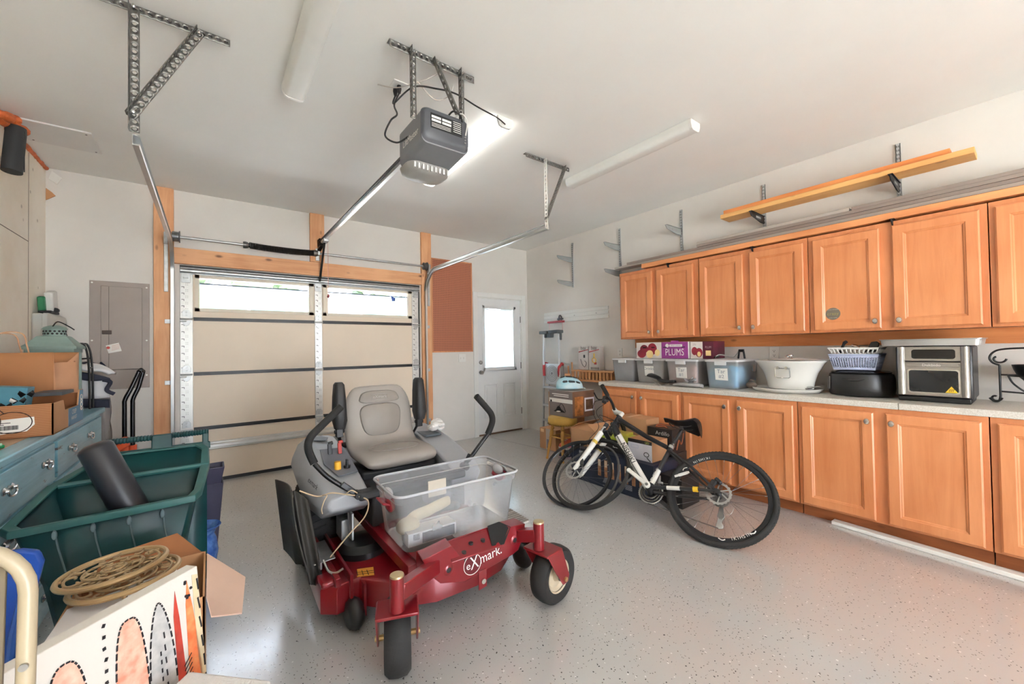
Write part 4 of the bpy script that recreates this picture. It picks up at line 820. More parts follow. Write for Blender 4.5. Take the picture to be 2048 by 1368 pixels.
# slow cooker, baskets, cutlery
t = thing('slow_cooker', 'large matte black oval slow cooker with its dark lid', 'slow cooker', (3.86, .83, .9))
mb_ = mat('cooker_black', (34, 34, 35), .38, var=.08)
m = MB(); m.lathe([(.14, .901), (.178, .905), (.186, .915), (.192, .96), (.19, 1.03), (.183, 1.06), (.17, 1.066), (0, 1.066)], (3.875, .82, 0), n=44, sy=.9); m.build('body', mb_, t, smooth=45)
m = MB(); m.lathe([(0, 1.067), (.172, 1.067), (.176, 1.074), (.16, 1.083), (0, 1.09)], (3.875, .82, 0), n=40, sy=.9); m.build('lid', black_gloss, t)
m = MB()
def lip(u, v): a = PI*(.39+.24*u) ; r = .192; q = 4*u*(1-u); return V((3.875-.9*(r+.016*q*math.sin(PI*v))*math.sin(a), .82-(r+.016*q*math.sin(PI*v))*math.cos(a)*1., 1.032-.022*v*q))
m.grid(lip, 14, 5); m.build('side_grip', mb_, t)
m = MB(); m.prism([(3.772, .978, .945), (3.802, .998, .945), (3.802, .996, 1.04), (3.775, .975, 1.04)], (-.004, .004, 0)); m.build('control_panel', steel, t, bevel=.002)
lav = mat('basket_lavender', (170, 178, 204), .5)
def basket(cx, cy, w0, d0, w1, d1, z0, z1, name, label, m_, holes, grp):
    t = thing(name, label, 'basket', (cx, cy, z0), grp)
    # woven walls built as a lattice of bars so the holes are real
    m = MB(); rowz = holes[0]; n = holes[1]
    def P(side, u, v):
        w = w0+(w1-w0)*v; d = d0+(d1-d0)*v; z = z0+(z1-z0)*v
        return {0: V((cx-d/2, cy+w/2-w*u, z)), 1: V((cx-d/2+d*u, cy-w/2, z)), 2: V((cx+d/2, cy-w/2+w*u, z)), 3: V((cx+d/2-d*u, cy+w/2, z))}[side]
    th = .003
    for sd in range(4):
        nn = n if sd % 2 == 0 else max(3, int(n*d0/w0))
        for a, bq in holes[2]:
            m.loft([[P(sd, 0, a), P(sd, 0, bq), P(sd, .0, bq)+V((0, 0, 0)), P(sd, 0, a)], [P(sd, 1, a), P(sd, 1, bq), P(sd, 1, bq), P(sd, 1, a)]], False, False)
        for k in range(nn+1):
            u0 = max(0, (k-holes[3]/2)/nn); u1 = min(1, (k+holes[3]/2)/nn); m.quad(P(sd, u0, holes[4]), P(sd, u1, holes[4]), P(sd, u1, holes[5]), P(sd, u0, holes[5]))
    m.bb(cx-d0/2, cx+d0/2, cy-w0/2, cy+w0/2, z0, z0+.003)
    m.build('basket_wall', m_, t, solid=.003)
    m = MB(); m.tube([P(0, 0, 1), P(0, 1, 1), P(1, 1, 1), P(2, 1, 1)], .005, 8, True); m.build('rim', m_, t)
    return t
rows = [(0, .2)]+[(.2+.1*k+.055, .2+.1*k+.1) for k in range(6)]+[(.8, 1)]
basket(3.86, .835, .235, .18, .285, .225, 1.093, 1.205, 'plastic_basket', 'lavender perforated plastic basket on top of the slow cooker', lav, (8, 18, rows, .45, .15, .85), None)
basket(3.86, .835, .245, .19, .29, .22, 1.206, 1.252, 'plastic_basket', 'white slotted basket nested in the lavender basket', white_plastic, (3, 11, [(0, .18), (.78, 1)], .4, .1, .9), None)
m = MB(); m.tube([(3.84, .93, 1.215), (3.83, .90, 1.29)], .009, 8); m.tube([(3.83, .90, 1.29), (3.82, .885, 1.30)], .012, 8); m.solo('spatula', black_plastic, 'black utensil handle sticking out of the white basket on the left', 'utensil')
m = MB(); m.ball((3.82, .83, 1.262), (.016, .03, .014), 10, 6, Matrix.Rotation(.5, 3, 'X')); m.tube([(3.82, .84, 1.265), (3.83, .80, 1.215)], .006, 8); m.solo('chrome_utensil', chrome, 'shiny chrome utensil head in the white basket', 'utensil')
m = MB(); m.prism([(3.85, .79, 1.22), (3.85, .72, 1.22), (3.85, .705, 1.285), (3.85, .72, 1.30), (3.85, .75, 1.295), (3.85, .765, 1.26)], (.02, 0, 0)); m.solo('black_spatula', black_plastic, 'black spatula blade at the right end of the white basket', 'utensil', bevel=.004)
# toaster oven and sheet pan
ss = mat('brushed_steel', (176, 172, 166), .3, .9, var=.05, stretch=(1, .05, 1), scale=40)
t = thing('toaster_oven', 'brushed steel toaster oven with two black windows and a yellow warning triangle', 'toaster oven', (3.86, .42, .9))
X0, X1, Y0, Y1 = 3.70, 4.05, .255, .60
m = MB(); m.bb(X0+.02, X1, Y0, Y1, .925, 1.262); m.build('body', mat('oven_black', (38, 38, 40), .35), t, bevel=.012)
m = MB(); m.bb(X0+.005, X1-.03, Y0+.01, Y1-.01, .901, .932); m.build('base', black_plastic, t, bevel=.006)
m = MB(); m.bb(X0, X0+.03, Y0+.012, Y1-.012, 1.165, 1.26); m.build('upper_front', ss, t, bevel=.004)
m = MB(); m.bb(X0, X0+.03, Y0+.012, Y1-.012, .94, 1.158); m.build('lower_door', ss, t, bevel=.004)
for y in (Y0+.03, Y1-.03): m = MB(); m.tube([(X0-.004, y, .945), (X0-.004, y, 1.258)], .019, 14); m.build('side_column', ss, t)
def rw(mm, ya, yb, z0, z1, x, th=.004): mm.prism([(x, a, bq) for a, bq in rrect((ya+yb)/2, (z0+z1)/2, abs(ya-yb), z1-z0, .014, 4)], (-th, 0, 0))
m = MB(); rw(m, .52, .325, 1.18, 1.24, X0); m.build('display', black_gloss, t)
m = MB(); rw(m, .535, .315, .965, 1.105, X0); m.build('glass_window', mat('oven_glass', (34, 36, 38), .08, var=.3, scale=5), t)
m = MB(); rw(m, .542, .308, .958, 1.112, X0-.0, .0025); m.build('window_rim', chrome, t)
m = MB(); m.bb(X0-.006, X0+.002, Y0+.055, Y1-.055, 1.128, 1.15); hd = m.build('handle', ss, t, bevel=.003)
m = MB(); m.text('Dukbido', .024, (X0-.0065, .43, 1.139), (0, -1, 0), (0, 0, 1), .0008); m.build('lettering', paper_white, hd)
m = MB(); m.prism([(X0-.0042, .372, .968), (X0-.0042, .318, .968), (X0-.0042, .345, 1.008)], (-.001, 0, 0)); w_ = m.build('warning_triangle', mat('warn_yellow', (238, 196, 40), .5), t)
m = MB(); 
for k in (-.008, 0, .008): m.tube(smooth_path([(X0-.0056, .345+k, .974), (X0-.0056, .348+k, .98), (X0-.0056, .342+k, .986), (X0-.0056, .345+k, .992)], 3), .0013, 5)
m.build('hot_symbol', ink, w_)
m = MB(); 
def sp(z, k): return [V((a, bq, z)) for a, bq in rrect(3.82, .44, .33*k, .46*k, .03, 4)]
m.loft([sp(1.266, .965), sp(1.303, .99), sp(1.306, 1.02), sp(1.309, 1.02), sp(1.308, .98), sp(1.270, .955)]); m.solo('sheet_pan', mat('pan_alu', (196, 196, 194), .35, .8), 'aluminium rimmed sheet pan lying on top of the toaster oven', 'baking pan', smooth=40)
# scroll stand
t = thing('scroll_stand', 'black wrought iron scroll stand at the right end of the worktop', 'plant stand', (4.0, .12, .9))
def spiral(c, r0, r1, a0, a1, n=26): return [V(c)+V((0, -math.cos(a0+(a1-a0)*k/n), math.sin(a0+(a1-a0)*k/n)))*(r0+(r1-r0)*k/n) for k in range(n+1)]
for x in (3.98,):
    m = MB(); m.tube([(x, .163, .935), (x, .163, 1.135)], .0055, 8)
    m.tube(spiral((x, .183, .93), .026, .007, 0.0, -5.2)[::1]+[], .0055, 8); m.tube(smooth_path([(x, .209, .926), (x, .19, .906), (x, .17, .91), (x, .163, .94)], 5), .0055, 8)
    m.tube(smooth_path([(x, .163, 1.135), (x, .19, 1.15), (x, .203, 1.18), (x, .188, 1.215), (x, .15, 1.235), (x, .05, 1.243), (x, -.1, 1.24)], 6), .0055, 8)
    m.tube(spiral((x, .168, 1.178), .012, .034, 2.2, 6.2), .0055, 8)
    m.build('scroll_frame', black_metal, t)
m = MB(); m.tube([(3.98, .163, 1.075), (3.98, -.1, 1.075)], .005, 8); m.tube([(3.98, .16, .97), (3.98, -.1, .955)], .005, 8); m.torus((3.98, .045, 1.072), (0, 0, 1), .085, .005, 28, 8); m.tube(smooth_path([(3.98, .13, 1.07), (3.98, .11, 1.02), (3.98, .06, .97), (3.98, .0, .955)], 5), .005, 8); m.build('basket_ring', black_metal, t)
m = MB(); m.lathe([(0, -.05), (.03, -.045), (.06, -.01), (.075, .03), (.082, .06), (.076, .06), (.06, .02), (0, -.02)], (3.98, .035, 1.08)); m.solo('dark_bowl', mat('bowl_black', (26, 26, 28), .35), 'dark scalloped bowl sitting in the scroll stand ring', 'bowl')
# ------------------------------------------------------------------ boxes behind the bicycle
navy = mat('carton_navy', (38, 46, 66), .5, var=.1); blk_c = mat('carton_black', (34, 32, 32), .5, var=.1)
tan = mat('carton_tan', (192, 146, 106), .75, var=.06, scale=4)
t = thing('lamp_set_carton', 'big navy carton with lamp pictures on the floor behind the front wheel', 'carton', (3.05, 2.4, 0))
m = MB(); m.bb(2.88, 3.24, 1.93, 2.86, 0, .31); m.build('box', navy, t, bevel=.003)
pic = mat('pic_copper', (196, 140, 100), .5, var=.3, scale=30)
for k in range(7):
    y = 2.48-k*.075; m = MB(); m.bb(2.8785, 2.88, y, y+.035, .10, .245+.01*(k % 2)); lp_ = m.build('lamp_print', pic, t)
    m = MB(); m.bb(2.8778, 2.8786, y+.004, y+.031, .19, .25); m.build('glass_print', mat('pic_cream', (226, 206, 180), .5), lp_)
m = MB()
for r in range(6): m.bb(2.8782, 2.8798, 2.38, 2.46-.004*r, .05+r*.008, .053+r*.008); m.bb(2.8782, 2.8798, 2.14, 2.21, .05+r*.008, .053+r*.008)
m.bb(2.8782, 2.8798, 2.60, 2.75, .262, .285); m.build('print', mat('print_pale', (170, 172, 178), .6), t)
# open tan carton
t = thing('open_carton', 'open tan carton with loose flaps beside the stool', 'carton', (3.15, 2.8, .311))
m = MB(); x0, x1, ya, yb, z0, z1 = 2.95, 3.30, 2.93, 2.60, .312, .47
m.bb(x0, x0+.005, yb, ya, z0, z1); m.bb(x1-.005, x1, yb, ya, z0, z1); m.bb(x0, x1, ya-.005, ya, z0, z1); m.bb(x0, x1, yb, yb+.005, z0, z1); m.bb(x0, x1, yb, ya, z0, z0+.005); m.build('box', tan, t)
m = MB(); m.prism([(x0, ya, z1), (x0, yb, z1), (x0+.15, yb+.0, z1+.035), (x0+.15, ya, z1+.035)], (.003, 0, .003)); m.build('flap', tan, t)
m = MB(); m.prism([(x0, yb, z1), (x1, yb, z1), (x1, yb+.12, z1+.05), (x0+.03, yb+.12, z1+.05)], (0, .003, .003)); m.build('flap', tan, t)
m = MB(); m.prism([(x0, ya, z1), (x1, ya, z1), (x1, ya-.1, z1+.06), (x0+.03, ya-.1, z1+.06)], (0, .003, .003)); m.build('flap', tan, t)
# long tan carton in the back
m = MB(); m.bb(3.24, 3.46, 2.02, 2.56, .42, .60)
t = thing('long_carton', 'closed long tan carton on the black cartons against the cabinets', 'carton', (3.36, 2.45, .33))
m = MB(); m.bb(3.26, 3.47, 2.25, 2.585, .331, .60); m.build('box', tan, t, bevel=.003)
m = MB(); m.bb(3.259, 3.472, 2.43, 2.48, .5995, .602); m.build('tape', mat('tape_tan', (206, 168, 126), .3), t)
m = MB(); m.bb(3.255, 3.48, 1.98, 2.66, 0, .33); m.solo('black_carton', blk_c, 'black carton on the floor under the long tan carton, against the cabinets', 'carton', bevel=.003)
# LED cartons
t = thing('light_carton', 'white and black carton with a bulb picture, behind the bicycle down tube', 'carton', (3.1, 2.08, .312))
m = MB(); m.bb(2.95, 3.18, 1.985, 2.225, .312, .485); m.build('box', tan, t, bevel=.002)
m = MB(); m.bb(2.9485, 2.951, 1.986, 2.224, .313, .46); m.build('white_panel', mat('carton_lilac', (222, 220, 228), .5), t)
m = MB(); m.bb(2.948, 2.951, 1.986, 2.224, .455, .484); m.build('black_band', blk_c, t)
m = MB(); m.text('LED', .024, (2.9475, 2.03, .469), (0, -1, 0), (0, 0, 1), .0008); m.build('lettering', mat('led_green', (206, 220, 120), .5), t)
m = MB(); m.torus((2.948, 2.04, .37), (1, 0, 0), .018, .003, 20, 6, 1.3, 1); m.tube([(2.948, 2.035, .345), (2.948, 2.0, .318)], .004, 6); m.build('cord_picture', ink, t)
m = MB()
for q in ((2.19, 2.12, .435, .436), (2.19, 2.12, .41, .411), (2.19, 2.189, .41, .436), (2.121, 2.12, .41, .436)): m.bb(2.948, 2.9488, q[1], q[0], q[2], q[3])
m.bb(2.948, 2.9488, 2.16, 2.215, .325, .335); m.build('diagram', mat('diagram_blue', (130, 140, 190), .5), t)
lime = mat('carton_lime', (180, 196, 66), .5)
t = thing('light_carton', 'black and lime green carton lettered LE behind the fork crown', 'carton', (3.08, 2.4, .312))
m = MB(); m.bb(2.98, 3.22, 2.25, 2.56, .312, .445); m.build('box', blk_c, t, bevel=.002)
m = MB(); m.bb(2.979, 3.221, 2.249, 2.561, .43, .447); m.build('lime_lid', lime, t)
m = MB(); m.text('LED', .07, (2.9785, 2.36, .38), (0, -1, 0), (0, 0, 1), .0008); m.build('lettering', paper_white, t)
m = MB(); m.bb(3.10, 3.21, 2.36, 2.54, .4475, .475); m.solo('yellow_pack', mat('pack_yellow', (206, 190, 80), .5), 'flat yellow-green pack lying on the lime carton', 'package', bevel=.003)
m = MB(); m.bb(2.96, 3.22, 1.73, 1.92, 0, .24); m.solo('black_carton', blk_c, 'black carton on the floor right of the navy carton, behind the seat tube', 'carton', bevel=.003)
t = thing('tool_carton', 'black carton with orange pictures on the stack, left of the saddle', 'carton', (3.35, 1.75, .262))
t.location = (3.35, 2.11, .331); W[t] = V((3.35, 2.11, .331))
m = MB(); m.bb(3.255, 3.475, 1.985, 2.235, .331, .545); m.build('box', blk_c, t, bevel=.003)
m = MB(); m.text('Ardillo', .05, (3.254, 2.08, .50), (0, -1, 0), (0, 0, 1), .0008); m.build('lettering', paper_white, t)
m = MB(); m.tube(smooth_path([(3.30, 2.06, .5465), (3.35, 2.12, .5465), (3.30, 2.17, .5465), (3.40, 2.20, .5465), (3.43, 2.07, .5465)], 6), .006, 6); m.tube(smooth_path([(3.32, 1.983, .36), (3.36, 1.983, .44), (3.40, 1.983, .40), (3.44, 1.983, .50)], 5), .006, 6)
m.build('orange_picture', mat('pic_orange', (186, 100, 56), .5, var=.3), t)
# cartons left by the wall
t = thing('taped_carton', 'low tan carton with clear and blue tape on the floor in the corner', 'carton', (3.6, 3.8, 0))
m = MB(); m.bb(3.42, 3.66, 3.66, 3.96, .0, .262); m.build('box', tan, t, bevel=.003)
m = MB(); m.bb(3.4185, 3.42, 3.76, 3.84, .001, .261); m.build('clear_tape', mat('tape_grey', (196, 186, 178), .25), t)
m = MB()
for k in range(3): m.bb(3.4175, 3.4187, 3.775+.018*k, 3.785+.018*k, .02, .13)
m.build('blue_mark', mat('mark_blue', (60, 80, 130), .5), t)
m = MB(); m.bb(3.4178, 3.42, 3.88, 3.94, .21, .25); m.build('shipping_label', mat('label_cream', (236, 200, 150), .5), t)
t = thing('tall_carton', 'tall tan carton behind the stool in the corner', 'carton', (3.78, 3.9, 0))
m = MB(); m.bb(3.665, 3.88, 3.60, 4.05, 0, .70) ; m.build('box', tan, t, bevel=.003)
m = MB(); m.bb(3.6635, 3.665, 3.72, 3.80, .27, .36); m.build('black_label', ink, t)
m = MB(); m.cyl((3.663, 3.76, .315), (3.6637, 3.76, .315), .012, 8); m.build('label_mark', mat('label_orange', (220, 150, 90), .5), t)
# stool with box and helmet
gold = wood('stool_wood', (208, 162, 84), (176, 124, 56), 2, .45)
S = (3.27, 3.38)
t = thing('wooden_stool', 'wooden stool with turned legs and a studded yellow seat under the lamp carton', 'stool', (S[0], S[1], 0))
m = MB(); m.lathe([(.0, .40), (.15, .40), (.165, .41), (.17, .45), (.165, .485), (.14, .495), (0, .495)], (S[0], S[1], 0), n=32); st = m.build('seat', mat('seat_yellow', (206, 164, 78), .55, var=.1), t, smooth=50)
m = MB()
for k in range(36): a = 2*PI*k/36; m.ball((S[0]+.171*math.cos(a), S[1]+.171*math.sin(a), .412), .0045, 6, 4)
m.build('studs', mat('stud_brass', (130, 92, 40), .4, .6), st)
for k in range(4):
    a = PI/4+PI/2*k; m = MB(); top = V((S[0]+.11*math.cos(a), S[1]+.11*math.sin(a), .402)); bot = V((S[0]+.185*math.cos(a), S[1]+.185*math.sin(a), 0)); d = bot-top
    pf = [(0, .018), (.08, .018), (.1, .024), (.13, .024), (.15, .015), (.2, .022), (.3, .024), (.36, .016), (.39, .023), (.42, .016), (.6, .019), (.8, .015), (.9, .012), (1, .016)]
    m.tube([top+d*q for q, r in pf], [r for q, r in pf], 12); m.build('leg', gold, t)
for k in range(4):
    a = PI/4+PI/2*k; b2 = a+PI/2; z = .26; r = .138; m = MB(); m.cyl((S[0]+r*math.cos(a), S[1]+r*math.sin(a), z), (S[0]+r*math.cos(b2), S[1]+r*math.sin(b2), z), .009, 8); m.build('stretcher', gold, t)
gr_l = mat('carton_greyprint', (122, 112, 110), .5); brn = mat('carton_brownprint', (120, 88, 70), .5, var=.15)
t = thing('lamp_carton', 'grey carton with a pendant lamp picture, sitting on the stool', 'carton', (S[0], S[1], .496))
# box turned so a corner points at the camera
cA = V((3.225, 3.165, .497)); u1 = V((.0, .385, 0)); u2 = V((.36, .0, 0)); hh = .295
e1 = u1.normalized(); e2 = u2.normalized()
m = MB(); m.prism([cA, cA+u2, cA+u2+u1, cA+u1], (0, 0, hh)); m.build('box', brn, t, bevel=.002)
n1 = V((-1, 0, 0)); n2 = V((u2.y, -u2.x, 0)).normalized(); n2 = n2 if n2.y < 0 else -n2
def face(mm, o, e, n, L, a, bq, c, d, off=.0012): mm.prism([o+e*a+V((0, 0, c))+n*off, o+e*bq+V((0, 0, c))+n*off, o+e*bq+V((0, 0, d))+n*off, o+e*a+V((0, 0, d))+n*off], n*.0006)
L1 = u1.length; L2 = u2.length
m = MB(); face(m, cA, e1, n1, L1, .002, L1-.002, .001, hh-.001, .0005); gp = m.build('grey_panel', gr_l, t)
m = MB(); face(m, cA, e1, n1, L1, .002, L1-.002, hh-.135, hh-.09); face(m, cA, e1, n1, L1, .06, L1-.05, hh-.045, hh-.035); face(m, cA, e1, n1, L1, .06, L1-.08, hh-.065, hh-.056); m.build('white_band', paper_white, gp)
c0 = cA+e1*(L1*.55)+n1*.0022
m = MB(); up = V((0, 0, 1))
m.add([c0-e1*.10+up*.05, c0+e1*.10+up*.05, c0+e1*.06+up*.075, c0+e1*.03+up*.115, c0-e1*.0+up*.12, c0-e1*.03+up*.085], [(0, 1, 2, 3, 4, 5)])
m.tube(smooth_path([c0-e1*.0+up*.12, c0-e1*.03+up*.15, c0-e1*.07+up*.12, c0-e1*.10+up*.06], 5), .003, 6); m.cyl(c0+e1*(.14)+up*.17, c0+e1*.14+up*.17+n1*.001, .014, 16); m.build('lamp_picture', ink, gp)
m = MB(); m.ball(c0+e1*.01+up*.058, (.035, .03, .006), 12, 5); m.build('lamp_glow_picture', paper_white, gp)
m = MB(); face(m, cA, e2, n2, L2, .03, .17, .02, hh-.06); pp = m.build('amber_picture', mat('pic_amber', (190, 120, 64), .5, var=.3, scale=25), t)
m = MB(); face(m, cA, e2, n2, L2, .19, .35, .06, hh-.08); m.build('white_picture', mat('carton_lilac', (222, 220, 228), .5), t)
m = MB(); face(m, cA, e2, n2, L2, .21, .33, .08, hh-.10, .002); m.build('room_picture', mat('pic_room', (110, 80, 60), .5, var=.3, scale=25), t)
m = MB(); m.prism([cA+up*(hh+.001), cA+u2+up*(hh+.001), cA+u2+u1+up*(hh+.001), cA+u1+up*(hh+.001)], (0, 0, .001)); m.build('top_panel', mat('carton_top', (196, 190, 184), .5), t)
# helmet
t = thing('bicycle_helmet', 'pale blue and white vented bicycle helmet on the lamp carton', 'helmet', (3.25, 3.37, .797))
hb = mat('helmet_blue', (150, 206, 222), .3, var=.12, c2=(206, 226, 230)); hc = V((3.36, 3.36, .80)); ax = V((.86, -.5, 0)).normalized(); sd = V((.5, .86, 0))
m = MB()
def hel(u, v):
    a = PI*u; L = .145; k = -1+2*v; w = .092*math.sqrt(max(0.0, 1-(abs(k)**2.4))); return hc+ax*(k*L+ (0.02 if v > .5 else 0))+sd*(w*math.cos(a))+V((0, 0, .012+.128*math.sqrt(max(0, 1-abs(k)**2.6))*math.sin(a)*(1.0-.18*k)))
def helo(u, v): 
    p = hel(u, v); return p
m.grid(helo, 22, 18); shell = m.build('shell', hb, t, solid=.02)
m = MB()
for j in range(4):
    for k in range(3):
        a = PI*(.2+.2*j); v0 = .2+.2*k+.06*(j % 2); pts = [hel(a/PI+d1, v0+d2) + (hel(a/PI+d1, v0+d2)-hc-V((0, 0, .02))).normalized()*.017 for d1, d2 in ((-.035, 0), (0, -.04), (.035, .0), (.03, .12), (0, .15), (-.03, .12))]
        m.add(pts, [tuple(range(6))])
m.build('vents', mat('vent_dark', (52, 58, 62), .6), t)
m = MB(); m.loft([[hc+ax*(.14+.05*k)+sd*(w*(-1+2*q/8))+V((0, 0, .02-.015*k+.012*math.sin(PI*q/8))) for q in range(9)] for k, w in ((0, .06), (1, .055))], False, False); m.build('visor', hb, t, solid=.004)
# bottle, shoes
t = thing('red_label_bottle', 'white bottle with a red label on the wooden shelf beside the lamp carton', 'bottle', (3.97, 3.2, .221))
m = MB(); m.lathe([(0, .222), (.04, .222), (.044, .23), (.044, .40), (.03, .44), (.018, .46), (.018, .49), (0, .49)], (3.97, 3.2, 0), n=20); m.build('bottle', white_plastic, t)
m = MB(); m.lathe([(.0445, .24), (.0445, .36)], (3.97, 3.2, 0), n=20, close=False); m.build('label', mat('label_red', (196, 40, 52), .5), t)
def shoe(name, label, o, d, c1, c2, grp):
    o = V(o); d = V(d).normalized(); s = V((0, 0, 1)).cross(d); t = thing(name, label, 'shoe', o, grp)
    m = MB(); m.loft([[o+d*a+s*(w*math.cos(q))+V((0, 0, .02+h*.5+h*.5*math.sin(q))) for q in [2*PI*k/12 for k in range(12)]] for a, w, h in ((-.115, .02, .05), (-.10, .035, .075), (-.03, .036, .075), (.03, .04, .055), (.09, .038, .04), (.12, .015, .02))]); m.build('upper', c1, t)
    m = MB(); m.prism([o+d*a+s*w+V((0, 0, 0.001)) for a, w in ((-.12, -.03), (.04, -.042), (.10, -.04), (.13, 0), (.10, .04), (.04, .042), (-.12, .03))], (0, 0, .024)); m.build('sole', c2, t, bevel=.004)
    m = MB()
    for k in range(4): m.tube([o+d*(.0+.018*k)+s*-.02+V((0, 0, .092-.012*k)), o+d*(.005+.018*k)+s*.02+V((0, 0, .092-.012*k))], .003, 5)
    m.build('laces', paper_white, t)
m = MB(); m.bb(3.10, 3.42, 3.60, 3.645, 0, .10)
shoe('running_shoe', 'orange running shoe on the pile of shoes under the stool', (3.38, 3.425, .108), (-1, 0, 0), mat('shoe_orange', (226, 110, 76), .6), mat('shoe_sole', (222, 214, 208), .6), 'shoes under the stool')
shoe('running_shoe', 'pink running shoe on the pile of shoes under the stool', (3.40, 3.335, .108), (-1, 0, 0), mat('shoe_pink', (226, 130, 150), .6), mat('shoe_sole', (222, 214, 208), .6), 'shoes under the stool')
shoe('running_shoe', 'navy shoe under the stool, beneath the orange shoe', (3.38, 3.425, 0), (-1, 0, 0), mat('shoe_navy', (60, 62, 88), .6), mat('shoe_sole_navy', (180, 160, 170), .6), 'shoes under the stool')
shoe('running_shoe', 'navy shoe under the stool, beneath the pink shoe', (3.40, 3.335, 0), (-1, 0, 0), mat('shoe_navy', (60, 62, 88), .6), mat('shoe_sole_navy', (180, 160, 170), .6), 'shoes under the stool')
# ------------------------------------------------------------------ bicycle, leaning against the cartons
bC = V((2.565, 1.30, 0)); bF = V((2.275, 2.375, 0)); bf = (bF-bC).normalized(); bn = V((bf.y, -bf.x, 0)); th = .79
bu = bn*math.sin(th)+V((0, 0, math.cos(th))); bw = -(bf.cross(bu))
def L(u, v, w=0): return bC+bf*u+bu*v+bw*w
matte_blk = mat('frame_black', (38, 38, 40), .35, var=.08); frame_w = mat('frame_white', (228, 226, 218), .3, var=.02)
rim_m = mat('rim_black', (44, 44, 46), .3, .5); spoke_m = mat('spoke', (120, 122, 126), .3, .9); tyre_m = mat('tyre', (40, 39, 38), .8, var=.1)
t = thing('bicycle', 'black and white bicycle tilted against the cartons, front tyre off its rim', 'bicycle', (2.6, 1.8, 0))
def wheel(cu, cv, R, rimR, name, tyre, label=None):
    c = L(cu, cv); h = MB(); 
    def ringp(r, w, n=64): return [c+(bf*math.cos(2*PI*k/n)+bu*math.sin(2*PI*k/n))*r+bw*w for k in range(n)]
    m = MB(); secs = [(rimR, -.011), (rimR+.006, -.012), (rimR+.008, .0), (rimR+.006, .012), (rimR, .011), (rimR-.018, .006), (rimR-.022, 0), (rimR-.018, -.006)]
    rr = [ringp(r, w) for r, w in secs]; n = 64; vs = [p for q in rr for p in q]; fs = []
    for j in range(8):
        for k in range(n): fs.append((j*n+k, j*n+(k+1) % n, ((j+1) % 8)*n+(k+1) % n, ((j+1) % 8)*n+k))
    m.add(vs, fs); root = m.build(name, rim_m, t)
    if tyre:
        m = MB(); m.tube(ringp(R-.02, 0), .0205, 12, True); ty = m.build('tyre', tyre_m, root)
        m = MB()
        for k in range(90):
            a = 2*PI*k/90; d = bf*math.cos(a)+bu*math.sin(a); tg = bu*math.cos(a)-bf*math.sin(a)
            for w in (-.013, -.005, .005, .013): m.box(c+d*(R-.001-abs(w)*.35)+bw*w, (.006, .010, .004), Matrix((bw, tg, d)).transposed())
        m.build('tread', black_rubber, ty)
    m = MB()
    for k in range(28):
        a = 2*PI*k/28; d = bf*math.cos(a)+bu*math.sin(a); s = 1 if k % 2 else -1; a2 = a+(.9 if (k//2) % 2 else -.9); d2 = bf*math.cos(a2)+bu*math.sin(a2)
        m.cyl(c+d2*.022+bw*(s*.03), c+d*(rimR-.012), .0011, 5)
    m.build('spokes', spoke_m, root)
    m = MB()
    for k in range(28): a = 2*PI*k/28; d = bf*math.cos(a)+bu*math.sin(a); m.cyl(c+d*(rimR-.036), c+d*(rimR-.02), .0026, 5)
    m.build('nipples', steel, root)
    m = MB(); m.lathe([(.006, -.06), (.014, -.06), (.022, -.035), (.02, -.03), (.013, -.02), (.013, .02), (.02, .03), (.022, .036), (.014, .05), (.006, .06)], c, bw, 16); m.build('hub', matte_blk, root)
    m = MB(); nr = 40
    P = lambda r, a, w: c+(bf*math.cos(a)+bu*math.sin(a))*r+bw*w
    for k in range(nr):
        a, b_ = 2*PI*k/nr, 2*PI*(k+1)/nr; ro = .08+(.004 if k % 2 else 0)
        m.add([P(.066, a, .041), P(ro, a, .041), P(ro, b_, .041), P(.066, b_, .041), P(.066, a, .039), P(ro, a, .039), P(ro, b_, .039), P(.066, b_, .039)], [(0, 1, 2, 3), (4, 7, 6, 5), (1, 5, 6, 2), (0, 3, 7, 4)])
    for k in range(6): a = 2*PI*k/6; m.bar(P(.02, a, .04), P(.068, a+.5, .04), .009, .002, bw)
    m.build('brake_disc', steel, root)
    return root
rw_ = wheel(0, .35, .35, .306, 'rear_wheel', True)
fw_ = wheel(1.10, .315, .315, .306, 'front_wheel', False)
def rim_text(s, cu, cv, r, a_c, size, parent, da=.062):
    c = L(cu, cv); m = MB()
    for i, ch in enumerate(s):
        a = a_c+(i-(len(s)-1)/2)*da; d = bf*math.cos(a)+bu*math.sin(a); tg = (bu*math.cos(a)-bf*math.sin(a)); up = -d
        if (tg.cross(up)).dot(bw) < 0: tg = -tg
        m.text(ch, size, c+d*r+bw*.0105, tg, up, .004)
    m.build('rim_lettering', paper_white, parent)
rim_text('NISHIKI', 0, .35, .296, -2.12, .028, rw_); rim_text('NISHIKI'[::-1][::-1], 0, .35, .296, 1.05, .026, rw_)
m = MB(); c = L(0, .35)
for a in (-2.45, -1.8, .5): 
    pts = [c+(bf*math.cos(a+q)+bu*math.sin(a+q))*(.297+(.006*math.sin(q*30)))+bw*.0125 for q in [.012*k for k in range(12)]]; m.tube(pts, .0035, 5)
m.build('rim_stripe', paper_white, rw_)
m = MB(); m.lathe([(.0, -.002), (.055, -.002), (.055, .0), (.045, .003), (.045, .008), (.036, .01), (.036, .02), (.02, .03), (0, .03)], L(0, .35, -.05), bw, 24); m.build('cassette', dark_galv, rw_)
m = MB(); m.bar(L(.18, .455, .012), L(.275, .40, .012), .026, .006, bw)
m = MB(); m.bar(L(.285, .445, .016), L(.225, .48, .016), .024, .006, bw); m.bar(L(.31, .43, .016), L(.215, .487, .016), .018, .007, bw); m.build('wheel_reflector', mat('reflector_clear', (222, 220, 214), .2), rw_, bevel=.003)
